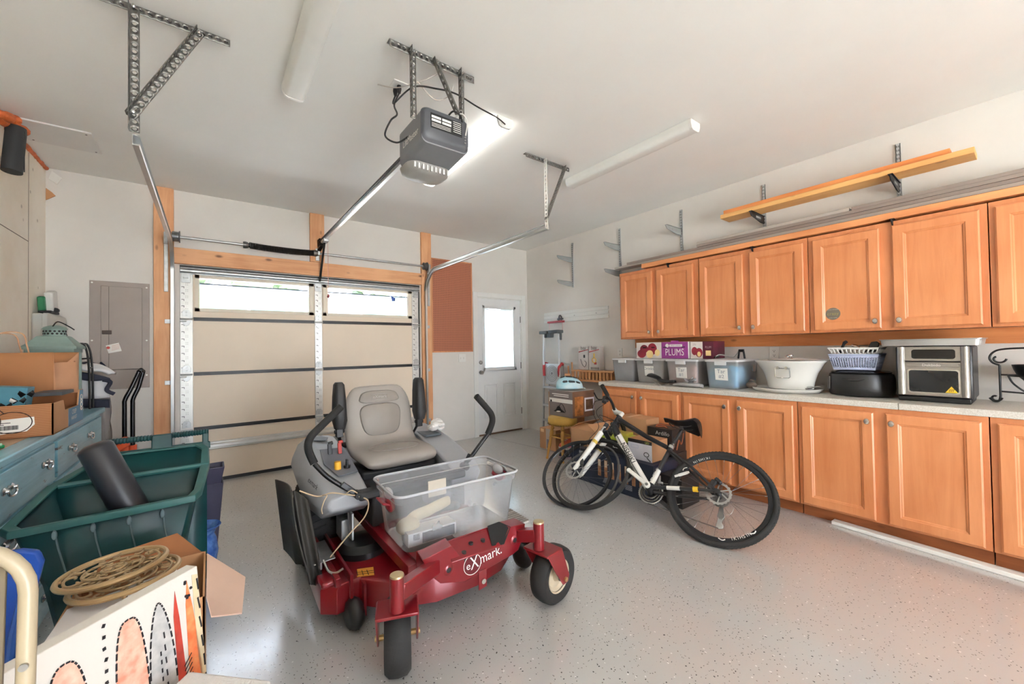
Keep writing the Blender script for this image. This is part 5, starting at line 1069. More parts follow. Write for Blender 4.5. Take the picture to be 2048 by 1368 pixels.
# frame
m = MB(); m.tube([L(.885, .93), L(.935, .755)], .024, 16); m.build('head_tube', matte_blk, t)
m = MB(); m.tube([L(.888, .90), L(.80, .855), L(.60, .755), L(.41, .675)], [.024, .022, .02, .018], 14); m.build('top_tube', matte_blk, t)
m = MB(); m.tube([L(.905, .80), L(.86, .75), L(.70, .555), L(.49, .315)], [.026, .031, .031, .027], 16); dt = m.build('down_tube', frame_w, t)
m = MB(); m.tube([L(.915, .83), L(.885, .785), L(.835, .715)], [.027, .0325, .0325], 16); m.build('black_collar', matte_blk, dt)
d1 = (L(.49, .315)-L(.86, .75)).normalized(); mid = L(.685, .535); nrm = (bw+V((-.35, -.3, .3))).normalized(); nrm = (nrm-d1*nrm.dot(d1)).normalized(); upv = nrm.cross(d1)
m = MB(); m.text('NISHIKI', .062, mid+nrm*.030-d1*.03, d1, upv, .0022, sx=1.05); m.build('lettering', ink, dt)
m = MB(); m.tube([L(.475, .30), L(.385, .69)], .0175, 14); m.build('seat_tube', matte_blk, t)
m = MB(); m.text('PUEBLO', .03, L(.452, .42, .0185), (L(.385, .69)-L(.475, .30)), bw.cross(L(.385, .69)-L(.475, .30)), .002); m.tube([L(.465, .345), L(.437, .465)], .0179, 14); m.build('seat_tube_decal', frame_w, t)
m = MB(); m.tube([L(.388, .68), L(.332, .865)], .0145, 12); m.build('seat_post', mat('post_black', (50, 50, 52), .25, .4), t)
m = MB(); m.tube([L(.389, .67), L(.383, .695)], .022, 14); m.tube([L(.365, .69, .0), L(.36, .69, .04)], .006, 8); m.build('seat_clamp', steel, t)
for s in (1, -1):
    m = MB(); m.tube([L(.45, .30, .03*s), L(.40, .305, .045*s), L(.20, .33, .058*s), L(.02, .352, .065*s)], [.015, .014, .012, .009], 10); cs = m.build('chain_stay', matte_blk, t)
    if s == 1:
        m = MB(); m.tube([L(.335, .312, .05), L(.245, .323, .056)], .0145, 10); m.build('stay_decal', frame_w, cs)
        m = MB(); m.tube([L(.158, .335, .06), L(.125, .339, .061)], .019, 12); m.build('yellow_guard', mat('guard_yellow', (232, 190, 40), .5), cs)
    m = MB(); m.tube([L(.40, .65, .014*s), L(.33, .60, .045*s), L(.20, .51, .058*s), L(.02, .36, .065*s)], [.012, .0115, .011, .009], 10); m.build('seat_stay', matte_blk, t)
    m = MB(); m.prism([L(.03, .372, .062*s), L(-.012, .365, .062*s), L(-.015, .338, .062*s), L(.03, .332, .062*s)], bw*(.006*s)); m.build('dropout', matte_blk, t)
m = MB(); m.tube([L(.475, .30, -.045), L(.475, .30, .045)], .024, 18); m.build('bottom_bracket', matte_blk, t)
# fork
m = MB(); m.prism([L(.955, .76, .075), L(.925, .72, .075), L(.96, .70, .075), L(.985, .735, .075)], bw*-.15); m.build('fork_crown', matte_blk, t, bevel=.008)
for s in (1, -1):
    m = MB(); m.tube([L(.945, .80, .062*s), L(1.0, .60, .062*s)], .0155, 12); m.build('stanchion', chrome, t)
    m = MB(); m.tube([L(.955, .76, .062*s), L(.947, .795, .062*s)], .02, 12); m.build('fork_cap', matte_blk, t)
    m = MB(); m.tube([L(.972, .70, .062*s), L(1.03, .50, .062*s), L(1.085, .335, .062*s), L(1.10, .31, .062*s)], [.024, .023, .018, .012], 14); lg = m.build('fork_leg', frame_w, t)
    m = MB(); m.tube([L(.998, .612, .062*s), L(1.006, .585, .062*s)], .0246, 14); m.build('yellow_band', mat('fork_gold', (206, 176, 70), .35), lg)
m = MB(); m.bar(L(1.06, .42, .066), L(1.04, .36, .066), .03, .025, bw); m.build('front_caliper', matte_blk, t, bevel=.006)
m = MB(); m.bar(L(.03, .43, .055), L(.06, .36, .055), .035, .03, bw); m.bar(L(-.01, .42, .05), L(.03, .45, .05), .025, .03, bw); m.build('rear_caliper', matte_blk, t, bevel=.006)
# cockpit
m = MB(); m.tube([L(.888, .92), L(.872, .975)], .02, 14); m.tube([L(.875, .962), L(.91, .975), L(.945, .985)], [.021, .019, .02], 12); m.tube([L(.945, .985, -.028), L(.945, .985, .028)], .021, 14); m.build('stem', frame_w, t)
hb = [L(.945, .985, -.32), L(.93, .99, -.2), L(.945, .985, -.03), L(.945, .985, .03), L(.94, .99, .12), L(.955, 1.0, .2), L(.965, 1.005, .32)]
m = MB(); m.tube(smooth_path(hb, 4), .0125, 12); m.build('handlebar', matte_blk, t)
for s in (1, -1):
    m = MB(); m.tube([L(.955, 1.0, .21*s), L(.965, 1.005, .34*s)], .0185, 14); m.build('grip', black_rubber, t)
    m = MB(); m.bar(L(.975, .985, .15*s), L(.985, .985, .20*s), .035, .035, bf); m.tube(smooth_path([L(.985, .985, .17*s), L(1.04, .97, .18*s), L(1.05, .965, .22*s), L(1.05, .965, .28*s)], 5), .006, 8); m.cyl(L(.975, .96, .19*s), L(.975, .935, .19*s), .022, 14); m.build('brake_lever', matte_blk, t)
m = MB(); m.tube(smooth_path([L(.985, .985, .16), L(1.12, 1.0, .10), L(1.12, .9, .05), L(1.02, .76, .05), L(1.05, .6, .08), L(1.06, .43, .07)], 8), .0028, 6); m.tube(smooth_path([L(.98, .97, .14), L(1.10, .93, .05), L(1.03, .86, .0), L(.92, .86, .03), L(.7, .80, .025), L(.45, .68, .02)], 8), .0028, 6)
m.tube(smooth_path([L(.985, .985, -.16), L(1.11, .96, -.05), L(1.0, .84, .03), L(.86, .73, .036), L(.6, .42, .034), L(.48, .30, .035)], 8), .0028, 6); m.build('cables', black_plastic, t)
# drivetrain (on the far side) and near crank
for r, w in ((.092, -.052), (.075, -.047), (.055, -.042)):
    m = MB(); c = L(.475, .30, w); n = int(r*420); O = []
    for k in range(n*2): a = PI*k/n; rr = r+(.004 if k % 2 else -.002); O.append(c+(bf*math.cos(a)+bu*math.sin(a))*rr)
    I = [c+(bf*math.cos(PI*k/n)+bu*math.sin(PI*k/n))*(r-.014) for k in range(2*n)]
    m.add(O+I, [(k, (k+1) % (2*n), 2*n+(k+1) % (2*n), 2*n+k) for k in range(2*n)]); m.build('chainring', steel if r > .08 else dark_galv, t, solid=.003)
m = MB(); c = L(.475, .30, -.055)
for k in range(4): a = PI/2*k+.5; m.bar(c, c+(bf*math.cos(a)+bu*math.sin(a))*.08, .018, .006, bw)
m.build('chainring_spider', matte_blk, t)
m = MB(); m.bar(L(.475, .30, .06), L(.632, .383, .075), .03, .016, bw); m.cyl(L(.475, .30, .048), L(.475, .30, .07), .024, 18); m.cyl(L(.632, .383, .066), L(.632, .383, .084), .017, 16); cr = m.build('crank_arm', frame_w, t, bevel=.005)
m = MB(); m.cyl(L(.475, .30, .069), L(.475, .30, .073), .011, 14); m.build('crank_bolt', dark_galv, cr)
m = MB(); m.bar(L(.475, .30, -.065), L(.32, .215, -.075), .028, .014, bw); m.build('crank_arm', matte_blk, t, bevel=.005)
m = MB(); m.tube([L(.475, .39, -.047), L(.0, .392, -.045)], .0038, 6); m.tube(smooth_path([L(.475, .208, -.047), L(.15, .165, -.046), L(-.01, .145, -.045)], 5), .0038, 6); m.build('chain', dark_galv, t)
m = MB(); m.bar(L(-.01, .32, -.06), L(-.015, .25, -.055), .03, .02, bw); m.bar(L(-.02, .25, -.05), L(-.01, .16, -.05), .028, .012, bw); 
for v in (.235, .165): m.cyl(L(-.015, v, -.054), L(-.015, v, -.044), .024, 16)
m.tube(smooth_path([L(-.02, .26, -.06), L(-.07, .27, -.06), L(-.08, .34, -.06), L(-.02, .36, -.06)], 6), .0028, 6); m.build('derailleur', steel, t, bevel=.002)
m = MB(); m.bar(L(.43, .38, -.045), L(.44, .44, -.035), .03, .02, bw); m.bar(L(.40, .39, -.05), L(.50, .40, -.05), .014, .02, bw); m.build('front_derailleur', steel, t, bevel=.003)
# saddle
m = MB()
def sadl(u, v):
    x = .49-.29*u; a = -.25+(PI+.5)*v; w = .024+.09*(max(0, u-.30)/.70)**.9 if u > .3 else .024; w = min(w, .105)*(1 if u < .93 else .8)
    dr = .035+.15*max(0, u-.4); return L(x, .945+.012*math.cos(u*6.3)-(.035*(1-math.sin(min(max(a, 0), PI))))*1.0*(dr/.055)-(.02 if u > .97 else 0), w*math.cos(a)*1.08)
m.loft([[sadl(i/19, j/14) for j in range(15)] for i in range(20)]); m.build('saddle', mat('saddle_black', (24, 24, 26), .45), t, smooth=60)
m = MB()
for s in (1, -1): m.tube(smooth_path([L(.45, .915, .01*s), L(.40, .885, .02*s), L(.30, .878, .022*s), L(.22, .91, .03*s)], 6), .004, 8)
m.tube([L(.335, .86, -.03), L(.335, .86, .03)], .015, 10); m.build('saddle_rails', matte_blk, t)
# loose tyre and tube around the front wheel
d = V((math.cos(-1.426), math.sin(-1.426), 0)); nn = V((-d.y, d.x, 0)); nn = nn if nn.x > 0 else -nn; th2 = .862; u2_ = nn*math.sin(th2)+V((0, 0, math.cos(th2))); a2_ = d.cross(u2_); ct = V((2.284, 2.273, .018))+u2_*.345
m = MB(); n = 72
for s_, r_ in ((0, .0),): pass
secs = [(.345, -.010), (.347, .0), (.345, .010), (.336, .018), (.325, .020), (.318, .014), (.322, .013), (.334, .013), (.340, 0), (.334, -.013), (.322, -.013), (.318, -.014), (.325, -.020), (.336, -.018)]
vs = []; fs = []; k_ = len(secs)
for r, w in secs: vs += [ct+(d*math.cos(2*PI*k/n)+u2_*math.sin(2*PI*k/n))*r+a2_*w for k in range(n)]
for j in range(k_):
    for k in range(n): fs.append((j*n+k, j*n+(k+1) % n, ((j+1) % k_)*n+(k+1) % n, ((j+1) % k_)*n+k))
m.add(vs, fs); tag(m.build('loose_tyre', tyre_m, fw_), 'loose black tyre hanging off the bare front rim')
m = MB(); pts = [ct+(d*math.cos(2*PI*k/60)*.262+u2_*(math.sin(2*PI*k/60)*.285-.02))+a2_*(.03*math.sin(4*PI*k/60)) for k in range(60)]; m.tube(pts, .0095, 8, True)
p0 = ct+d*.262*math.cos(-.2)+u2_*(-.05); m.tube(smooth_path([ct-d*.0+d*.26*math.cos(.1)+u2_*.0, ct+d*.31+u2_*-.03, ct+d*.36+u2_*.02, ct+d*.37+u2_*.07, ct+d*.33+u2_*.13], 6), .0095, 8)
m.build('inner_tube', mat('tube_grey', (74, 72, 70), .6), fw_)
# ------------------------------------------------------------------ zero-turn mower
red = mat('mower_red', (134, 20, 32), .3, .25, var=.12, coat=.5, scale=4); grey_p = mat('mower_grey', (160, 162, 166), .42, var=.03); seat_g = mat('seat_vinyl', (150, 143, 137), .42, var=.03)
seat_ins = mat('seat_insert', (136, 129, 123), .5, var=.03); mblk = mat('mower_black', (26, 26, 28), .4, .2, var=.1); tire = mat('mower_tyre', (36, 35, 35), .75, var=.12, bump=.15)
CX = .94
t = thing('riding_mower', 'red zero-turn riding mower with a grey seat and black lap bars', 'lawn mower', (CX, 2.2, 0))
# casters
def caster(px, py, tr, label):
    tr = V(tr).normalized(); s = V((0, 0, 1)).cross(tr); p = V((px, py, 0)); ax = p+tr*.105+V((0, 0, .14))
    m = MB(); m.cyl(p+V((0, 0, .302)), p+V((0, 0, .43)), .027, 20); po = m.build('caster_post', red, t)
    m = MB(); m.lathe([(0, .43), (.027, .43), (.026, .437), (0, .44)], p, n=20); m.build('post_cap', mat('cap_brass', (196, 178, 140), .35, .6), po)
    m = MB(); q = p+tr*.03+V((0, 0, .292)); R = Matrix((tr, s, V((0, 0, 1)))).transposed(); m.box(q, (.12, .155, .012), R)
    for k in (1, -1):
        o = p+s*(.072*k); m.prism([o+tr*-.028+V((0, 0, .297)), o+tr*.085+V((0, 0, .297)), o+tr*.14+V((0, 0, .15)), o+tr*.13+V((0, 0, .118)), o+tr*.09+V((0, 0, .115)), o+tr*.03+V((0, 0, .2))], s*(.008*k))
    m.build('caster_fork', red, t, bevel=.003)
    m = MB(); m.lathe([(.075, -.034), (.09, -.045), (.12, -.05), (.136, -.034), (.14, 0), (.136, .034), (.12, .05), (.09, .045), (.075, .034)], ax, s, 40, close=False); w = m.build('caster_wheel', tire, t, smooth=50)
    m = MB(); m.lathe([(.076, -.036), (.082, -.042), (.084, -.036), (.06, -.02), (.03, -.025), (.02, -.05), (.02, .05), (.03, .025), (.06, .02), (.084, .036), (.082, .042), (.076, .036)], ax, s, 32, close=False); m.build('rim', mat('rim_ivory', (206, 190, 164), .5, var=.15), w)
    m = MB(); m.cyl(ax-s*.088, ax+s*.088, .011, 8); m.build('axle_bolt', mat('bolt_brass', (190, 160, 110), .35, .7), w)
caster(.565, 1.50, (.36, .93, 0), 'l'); caster(1.29, 1.515, (.98, .16, 0), 'r')
# front cross member
m = MB(); poly = [(.722, .39), (.862, .408), (.915, .335), (1.140, .328), (1.185, .40), (1.285, .39), (1.272, .33), (1.238, .272), (1.2, .26), (.925, .226), (.805, .262), (.77, .30)]
m.prism([(x, 1.615, z) for x, z in poly], (0, .006, 0))
m.prism([(.722, 1.615, .392), (.862, 1.615, .41), (.875, 1.70, .41), (.735, 1.70, .392)], (0, 0, -.006)); m.prism([(1.185, 1.615, .402), (1.285, 1.615, .392), (1.285, 1.70, .392), (1.175, 1.70, .402)], (0, 0, -.006))
m.bb(.73, 1.28, 1.70, 1.706, .26, .392)
cm_ = m.build('front_beam', red, t, bevel=.002)
m = MB(); m.prism([(.855, 1.60, .345), (1.12, 1.60, .338), (1.13, 1.70, .385), (.87, 1.70, .39)], (0, 0, -.006)); st_ = m.build('step_plate', red, t, bevel=.002)
m = MB()
for x, y in ((.93, 1.625), (.985, 1.655), (1.05, 1.65)): m.cyl((x, y, .30), (x, y, .345+(y-1.6)*.45+.003), .011, 12)
m.build('step_holes', ink, st_)
m = MB(); m.prism([(1.075, 1.61, .345), (1.145, 1.607, .332), (1.19, 1.612, .402), (1.175, 1.69, .405), (1.11, 1.70, .398)], (0, 0, .002)); m.build('dark_opening', mblk, t)
m = MB()
for x, z in ((.845, .308), (1.215, .33)): m.lathe([(.012, -.004), (.02, -.003), (.024, 0)], (x, 1.615, z), (0, 1, 0), 20, close=False)
m.build('beam_dimple', red, cm_)
m = MB()
for x, z in ((.845, .308), (1.215, .33)): m.cyl((x, 1.6135, z), (x, 1.616, z), .013, 16)
m.build('beam_hole', ink, cm_)
m = MB(); 
rt = V((1, 0, .10)).normalized(); 
m.text('mark.', .066, (1.072, 1.6145, .305), rt, (-.1, 0, 1), .001, sx=.85); m.text('e', .05, (.945, 1.6132, .290), rt, (-.1, 0, 1), .001); m.text('X', .085, (.978, 1.6132, .296), rt, (-.1, 0, 1), .001, sx=.75)
m.build('lettering', paper_white, cm_)
m = MB(); m.torus((.968, 1.6135, .292), (0, 1, 0), .046, .0016, 40, 6); m.build('logo_ring', paper_white, cm_)
m = MB(); m.cyl((.968, 1.6142, .292), (.968, 1.616, .292), .046, 40); m.build('logo_disc', mat('logo_dark', (96, 14, 24), .4), cm_)
for (a, b_) in (((.80, 1.64, .335), (.575, 1.505, .365)), ((1.24, 1.65, .335), (1.285, 1.52, .37))):
    m = MB(); m.bar(a, b_, .045, .06); m.build('caster_arm', red, t, bevel=.004)
m = MB(); m.prism([(1.0, 1.611, .245), (1.045, 1.611, .25), (1.045, 1.611, .165), (1.0, 1.611, .16)], (0, .006, 0)); tw = m.build('tow_tab', red, t, bevel=.002)
m = MB(); m.cyl((1.022, 1.600, .2), (1.022, 1.611, .2), .012, 12); m.build('tow_bolt', chrome, tw)
for x in (.715, 1.185):
    m = MB(); m.bb(x-.022, x+.022, 1.705, 2.95, .285, .335); m.build('frame_rail', red, t, bevel=.003)
# deck
def deckring(z, g): 
    P = [(.40, 2.02), (.46, 1.97), (.56, 1.98), (.66, 1.86), (.86, 1.77), (1.08, 1.76), (1.26, 1.80), (1.40, 1.90), (1.47, 2.05), (1.48, 2.35), (1.40, 2.50), (1.2, 2.58), (.7, 2.58), (.48, 2.52), (.41, 2.40)]
    return [V((CX+(x-CX)*g, 2.15+(y-2.15)*g, z)) for x, y in P]
m = MB(); m.loft([deckring(.085, 1.0), deckring(.19, 1.0), deckring(.205, .985), deckring(.212, .95)], False, True); m.build('deck', red, t, smooth=30, bevel=.002)
m = MB(); m.bb(.455, .478, 1.97, 2.55, .205, .245); m.bb(.515, .53, 1.955, 2.5, .14, .25); m.build('deck_rib', red, t, bevel=.003)
m = MB(); m.lathe([(0, 0), (.13, 0), (.13, .03), (.10, .06), (.04, .07), (0, .07)], (.66, 2.25, .212), n=32); m.build('spindle_cover', mblk, t); m = MB(); m.lathe([(0, 0), (.11, 0), (.1, .04), (0, .05)], (1.2, 2.25, .212), n=32); m.build('spindle_cover', mblk, t)
m = MB(); m.prism([(.555, 1.99, .2135), (.625, 1.955, .2135), (.645, 2.03, .2135), (.575, 2.06, .2135)], (0, 0, .001)); dc = m.build('warning_decal', mat('decal_orange', (222, 150, 60), .5), t)
m = MB()
for k in range(3): m.bar((.57+.02*k, 2.045-.012*k, .2152), (.56+.022*k, 1.995-.012*k, .2152), .003, .0006)
for k in range(2): m.bar((.56, 2.01+.02*k, .2152), (.635, 1.975+.02*k, .2152), .003, .0006)
m.build('decal_print', ink, dc)
for x, y in ((.54, 1.955), (1.475, 1.87)):
    m = MB(); m.lathe([(0, -.032), (.03, -.035), (.055, -.03), (.07, -.008), (.07, .008), (.055, .03), (.03, .035), (0, .032)], (x-.01, y, .072), (1, .12, 0), 28); m.build('anti_scalp_wheel', mat('roller_black', (32, 32, 34), .35), t, smooth=50)
    m = MB(); m.bb(x+.03, x+.042, y-.02, y+.09, .05, .2); m.build('roller_bracket', red, t)
# raised discharge chute
chm = mat('chute_rubber', (52, 50, 46), .6, var=.2, bump=.15)
m = MB(); m.grid(lambda u, v: V((.325+.02*math.sin(PI*u)+(.06*v*v if u > .5 else .02*v)-.015*(1-u), 2.78-.48*u-.18*v, .53+.06*u-(.41-.06*(1-u))*v)), 14, 8)
m.build('discharge_chute', chm, t, solid=.008)
m = MB(); m.grid(lambda u, v: V((.335+.06*u+.04*v, 2.31-.03*u-.19*v+.03*math.sin(PI*u), .585-.05*u-.40*v)), 8, 8); m.build('chute_flange', chm, t, solid=.008)
m = MB(); m.prism([(.40, 2.16, .245), (.50, 2.16, .25), (.50, 2.40, .25), (.40, 2.40, .245)], (0, 0, .006)); 
m.bb(.42, .43, 2.12, 2.42, .235, .27); m.build('chute_hinge', galv, t, bevel=.003)
m = MB(); m.tube(smooth_path([(.43, 2.10, .29), (.445, 2.06, .25), (.47, 2.03, .245), (.50, 2.02, .26)], 5), .0055, 8); m.build('hinge_spring', steel, t)
m = MB(); m.bb(.40, .47, 2.0, 2.1, .20, .23); m.build('chute_mount', red, t, bevel=.01)
# rear wheels
for s, x in ((-1, .54), (1, 1.34)):
    c = V((x, 2.74, .245)); m = MB(); m.lathe([(.11, -.09), (.15, -.112), (.20, -.12), (.235, -.105), (.245, -.05), (.245, .05), (.235, .105), (.20, .12), (.15, .112), (.11, .09)], c, (1, 0, 0), 44, close=False); w = m.build('rear_wheel', tire, t, smooth=40)
    m = MB()
    for k in range(36):
        for j in (-1, 1):
            a = 2*PI*(k+.25*j)/36; pts = []
            for q in range(5): 
                xx = j*(.012+.095*q/4); aa = a+.10*q/4; r = .2485-.022*(q/4)**3; pts.append(c+V((xx, r*math.cos(aa), r*math.sin(aa))))
            m.tube(pts, .0065, 5)
    m.build('tread', tire, w)
    m = MB(); m.lathe([(.112, -.085), (.118, -.094), (.10, -.06), (.04, -.05), (.02, -.06), (.02, .06), (.04, .05), (.10, .06), (.118, .094), (.112, .085)], c, (1, 0, 0), 30, close=False); m.build('rim', mat('rim_ivory', (206, 190, 164), .5, var=.15), w)
# body
m = MB(); m.bb(.70, 1.18, 2.40, 3.12, .30, .585); m.build('seat_base', mblk, t, bevel=.02)
m = MB(); m.bb(.62, 1.26, 2.16, 2.24, .50, .545); m.bb(.70, 1.18, 2.2, 2.42, .33, .535); m.build('front_tower', mat('tower_black', (52, 52, 54), .45), t, bevel=.012)
m = MB(); m.bb(.70, 1.18, 3.08, 3.42, .28, .62); m.build('engine_cover', mblk, t, bevel=.04)
m = MB(); m.bb(.60, .612, 2.24, 2.30, .22, .42); m.build('height_lever', galv, t, bevel=.003)
m = MB(); m.bb(.57, .61, 2.33, 2.45, .25, .36); m.build('side_plate', mat('plate_pale', (206, 208, 210), .3, .5), t, bevel=.006)
def fender(s, name):
    S = lambda x: CX+s*(x-CX)
    sec = [(2.22, [(.50, .46), (.475, .49), (.49, .52), (.56, .54), (.68, .545), (.69, .46)]),
           (2.30, [(.46, .41), (.44, .48), (.465, .545), (.53, .575), (.68, .575), (.69, .41)]),
           (2.50, [(.425, .42), (.41, .50), (.445, .585), (.51, .63), (.68, .63), (.69, .42)]),
           (2.72, [(.42, .485), (.405, .54), (.45, .64), (.52, .69), (.68, .68), (.69, .485)]),
           (2.95, [(.43, .51), (.415, .56), (.46, .66), (.53, .715), (.68, .705), (.69, .51)]),
           (3.10, [(.46, .52), (.445, .57), (.48, .655), (.54, .70), (.68, .69), (.69, .52)])]
    m = MB(); m.loft([[V((S(x), y, z)) for x, z in ps] for y, ps in sec]); return m.build(name, grey_p, t, smooth=50, bevel=.012, seg=3)
fl = fender(-1, 'fender'); 
# mirror about the centre: s=-1 flips, so build the left one with s=+1
fr_ = fender(1, 'fender')
m = MB(); m.prism([(.60, 2.83, .7085), (.535, 2.85, .714), (.53, 2.95, .7175), (.60, 2.97, .713), (.63, 2.9, .711)], (0, 0, .003)); m.build('cup_recess', mat('recess_grey', (88, 92, 98), .5), fr_)
m = MB(); m.prism([(.53, 2.66, .69), (.67, 2.66, .683), (.67, 2.36, .604), (.56, 2.34, .602), (.52, 2.5, .640)], (0, 0, .004)); cp = m.build('control_panel', mat('panel_slate', (104, 106, 114), .45), t)
for x, y, z in ((.575, 2.60, .665), (.63, 2.59, .665)):
    m = MB(); m.bar((x, y, z), (x, y+.015, z+.065), .014, .022, (1, 0, 0)); m.cyl((x-.006, y+.018, z+.065), (x+.02, y+.018, z+.07), .011, 10); m.build('throttle_lever', mblk if x < .6 else mat('choke_red', (170, 50, 44), .5), t, bevel=.003)
m = MB(); m.cyl((.575, 2.42, .622), (.575, 2.42, .665), .018, 14); m.build('blade_knob', mat('knob_yellow', (232, 176, 56), .45), t)
m = MB(); m.cyl((.625, 2.42, .622), (.625, 2.42, .635), .018, 14); m.bb(.621, .629, 2.405, 2.435, .635, .668); m.build('ignition_key', black_plastic, t)
m = MB(); m.text('exmark', .035, (.447, 2.38, .575), (.25, -1, -.28), (.45, .15, .8), .012); m.build('fender_lettering', ink, t)
m = MB(); m.bb(1.19+.02, 1.33, 2.62, 2.9, .675, .69); m.build('fender_recess', mat('recess_slate', (96, 104, 110), .5), t, bevel=.01)
# seat as one swept cushion
prof = [(2.335, .605, .40, .05), (2.355, .625, .45, .085), (2.42, .642, .475, .10), (2.54, .640, .485, .10), (2.66, .635, .48, .105), (2.745, .662, .47, .12), (2.785, .735, .465, .12), (2.80, .82, .475, .10), (2.815, .91, .465, .085), (2.832, .985, .42, .07), (2.845, 1.032, .34, .045), (2.85, 1.045, .28, .02)]
rings = []
for i, (y, z, w, h) in enumerate(prof):
    a = prof[max(i-1, 0)]; b_ = prof[min(i+1, len(prof)-1)]; T = V((0, b_[0]-a[0], b_[1]-a[1])).normalized(); Nn = V((0, -T.z, T.y)); rg = []
    for q in range(20):
        an = 2*PI*q/20; cx_, sx_ = math.cos(an), math.sin(an); e = .55
        px = abs(cx_)**e*(1 if cx_ > 0 else -1)*w/2; pn = abs(sx_)**.8*(1 if sx_ > 0 else -1)*h/2
        if sx_ > 0: pn *= 1-.35*(1-abs(px)/(w/2))**.8*(1 if .1 < i/len(prof) < .8 else 0)
        rg.append(V((CX+px, y, z))+Nn*pn)
    rings.append(rg)
m = MB(); m.loft(rings); seat = m.build('seat', seat_g, t, smooth=80, sub=1)
def backpt(x, z): # front face of the backrest
    k = (z-.735)/(1.045-.735); y = 2.785+.06*k; return V((x, y-.052+.014*k, z))
def padm(z0, z1, w0, w1, name, mm, top):
    m = MB(); pts = []
    n = 26
    for q in range(n):
        an = 2*PI*q/n; cx_, sx_ = math.cos(an), math.sin(an); v = .5+.5*abs(sx_)**.6*(1 if sx_ > 0 else -1); w = w0+(w1-w0)*v; pts.append(backpt(CX+abs(cx_)**.5*(1 if cx_ > 0 else -1)*w/2, z0+(z1-z0)*v))
    ctr = backpt(CX, (z0+z1)/2)+V((0, .002, 0)); m.loft([[p+V((0, .03, 0)) for p in pts], [p+V((0, -.001, 0)) for p in pts], [ctr+(p-ctr)*.95+V((0, -.006, 0)) for p in pts]]); return m.build(name, mm, seat, smooth=60)
padm(.715, .925, .24, .30, 'back_pad', seat_ins, 0); hp = padm(.932, 1.012, .30, .23, 'head_pad', seat_ins, 1)
m = MB(); m.text('eXmark', .03, backpt(CX, .972)+V((0, -.012, 0)), (1, 0, 0), (0, .15, 1), .001); m.tube([backpt(CX+a*.055, .972+b_*.018)+V((0, -.0075, 0)) for a, b_ in ((-1, -1), (1, -1), (1, 1), (-1, 1))], .0012, 5, True); m.build('embossed_lettering', mat('seat_emboss', (172, 166, 160), .4), hp)
m = MB(); pts = [V((CX+.16*math.cos(a)*(1-.15*math.sin(a)), 2.52+.10*math.sin(a), .678)) for a in [2*PI*k/30 for k in range(30)]]; m.tube(pts, .004, 6, True); m.build('seat_seam', seat_ins, seat)
for x in (.66, 1.205):
    m = MB(); m.loft([[V((x+a*w, 2.72+b_*d+dy, z)) for a, b_ in rrect(0, 0, 2, 2, .6, 3)] for z, w, d, dy in ((.795, .03, .04, 0), (.85, .042, .055, 0), (1.0, .036, .05, .01), (1.075, .03, .04, .012), (1.09, .02, .028, .012))]); m.build('armrest', mat('armrest_black', (30, 30, 32), .55), t, smooth=40)
    m = MB(); m.bb(x-.02, x+.02, 2.71, 2.75, .74, .80); m.cyl((x-.03, 2.73, .775), (x+.03, 2.73, .775), .012, 10); m.bar((x, 2.75, .75), (x+(.03 if x < 1 else -.03), 2.80, .66), .02, .012); m.build('armrest_bracket', mblk, t, bevel=.003)
# lap bars
for pts, e in ((((.575, 2.33, .985), (.47, 2.315, .895), (.415, 2.30, .845), (.402, 2.29, .79), (.425, 2.265, .715)), ((.425, 2.265, .715), (.48, 2.24, .645), (.56, 2.22, .575), (.615, 2.21, .535))),
               (((1.305, 2.10, 1.0), (1.385, 2.11, .92), (1.428, 2.12, .87), (1.432, 2.12, .82), (1.40, 2.125, .75)), ((1.40, 2.125, .75), (1.33, 2.14, .67), (1.27, 2.15, .60)))):
    m = MB(); m.tube(smooth_path(pts, 5), .0195, 14); lb_ = m.build('lap_bar', mat('grip_foam', (28, 28, 28), .8, bump=.2), t)
    m = MB(); m.tube(smooth_path(e, 5), .0125, 12); m.build('lap_bar_rod', mblk, lb_)
for a, b_ in (((.62, 2.20, .53), (.545, 2.21, .60)), ((1.25, 2.16, .57), (1.285, 2.15, .64))):
    m = MB(); m.bar(a, b_, .028, .016, (0, 1, 0)); m.cyl(V(a)-V((0, .03, 0)), V(a)+V((0, .03, 0)), .02, 12); m.build('lever_pivot', mblk, t, bevel=.003)
# foot platform mat
m = MB(); m.bb(.735, 1.165, 1.71, 2.2, .336, .345); m.build('foot_platform', red, t)
gm = mat('foot_mat', (196, 190, 182), .7, var=.3, scale=140)
m = MB(); m.prism([(1.19, 1.72, .335), (1.40, 1.72, .335), (1.42, 2.0, .335), (1.19, 2.0, .335)], (0, 0, .008)); fmat = m.build('foot_mat', gm, t)
m = MB()
for k in range(12): m.bb(1.195, 1.40+.0015*k, 1.728+.022*k, 1.734+.022*k, .343, .346)
m.build('mat_ridges', mat('mat_dark', (120, 112, 104), .7), fmat)
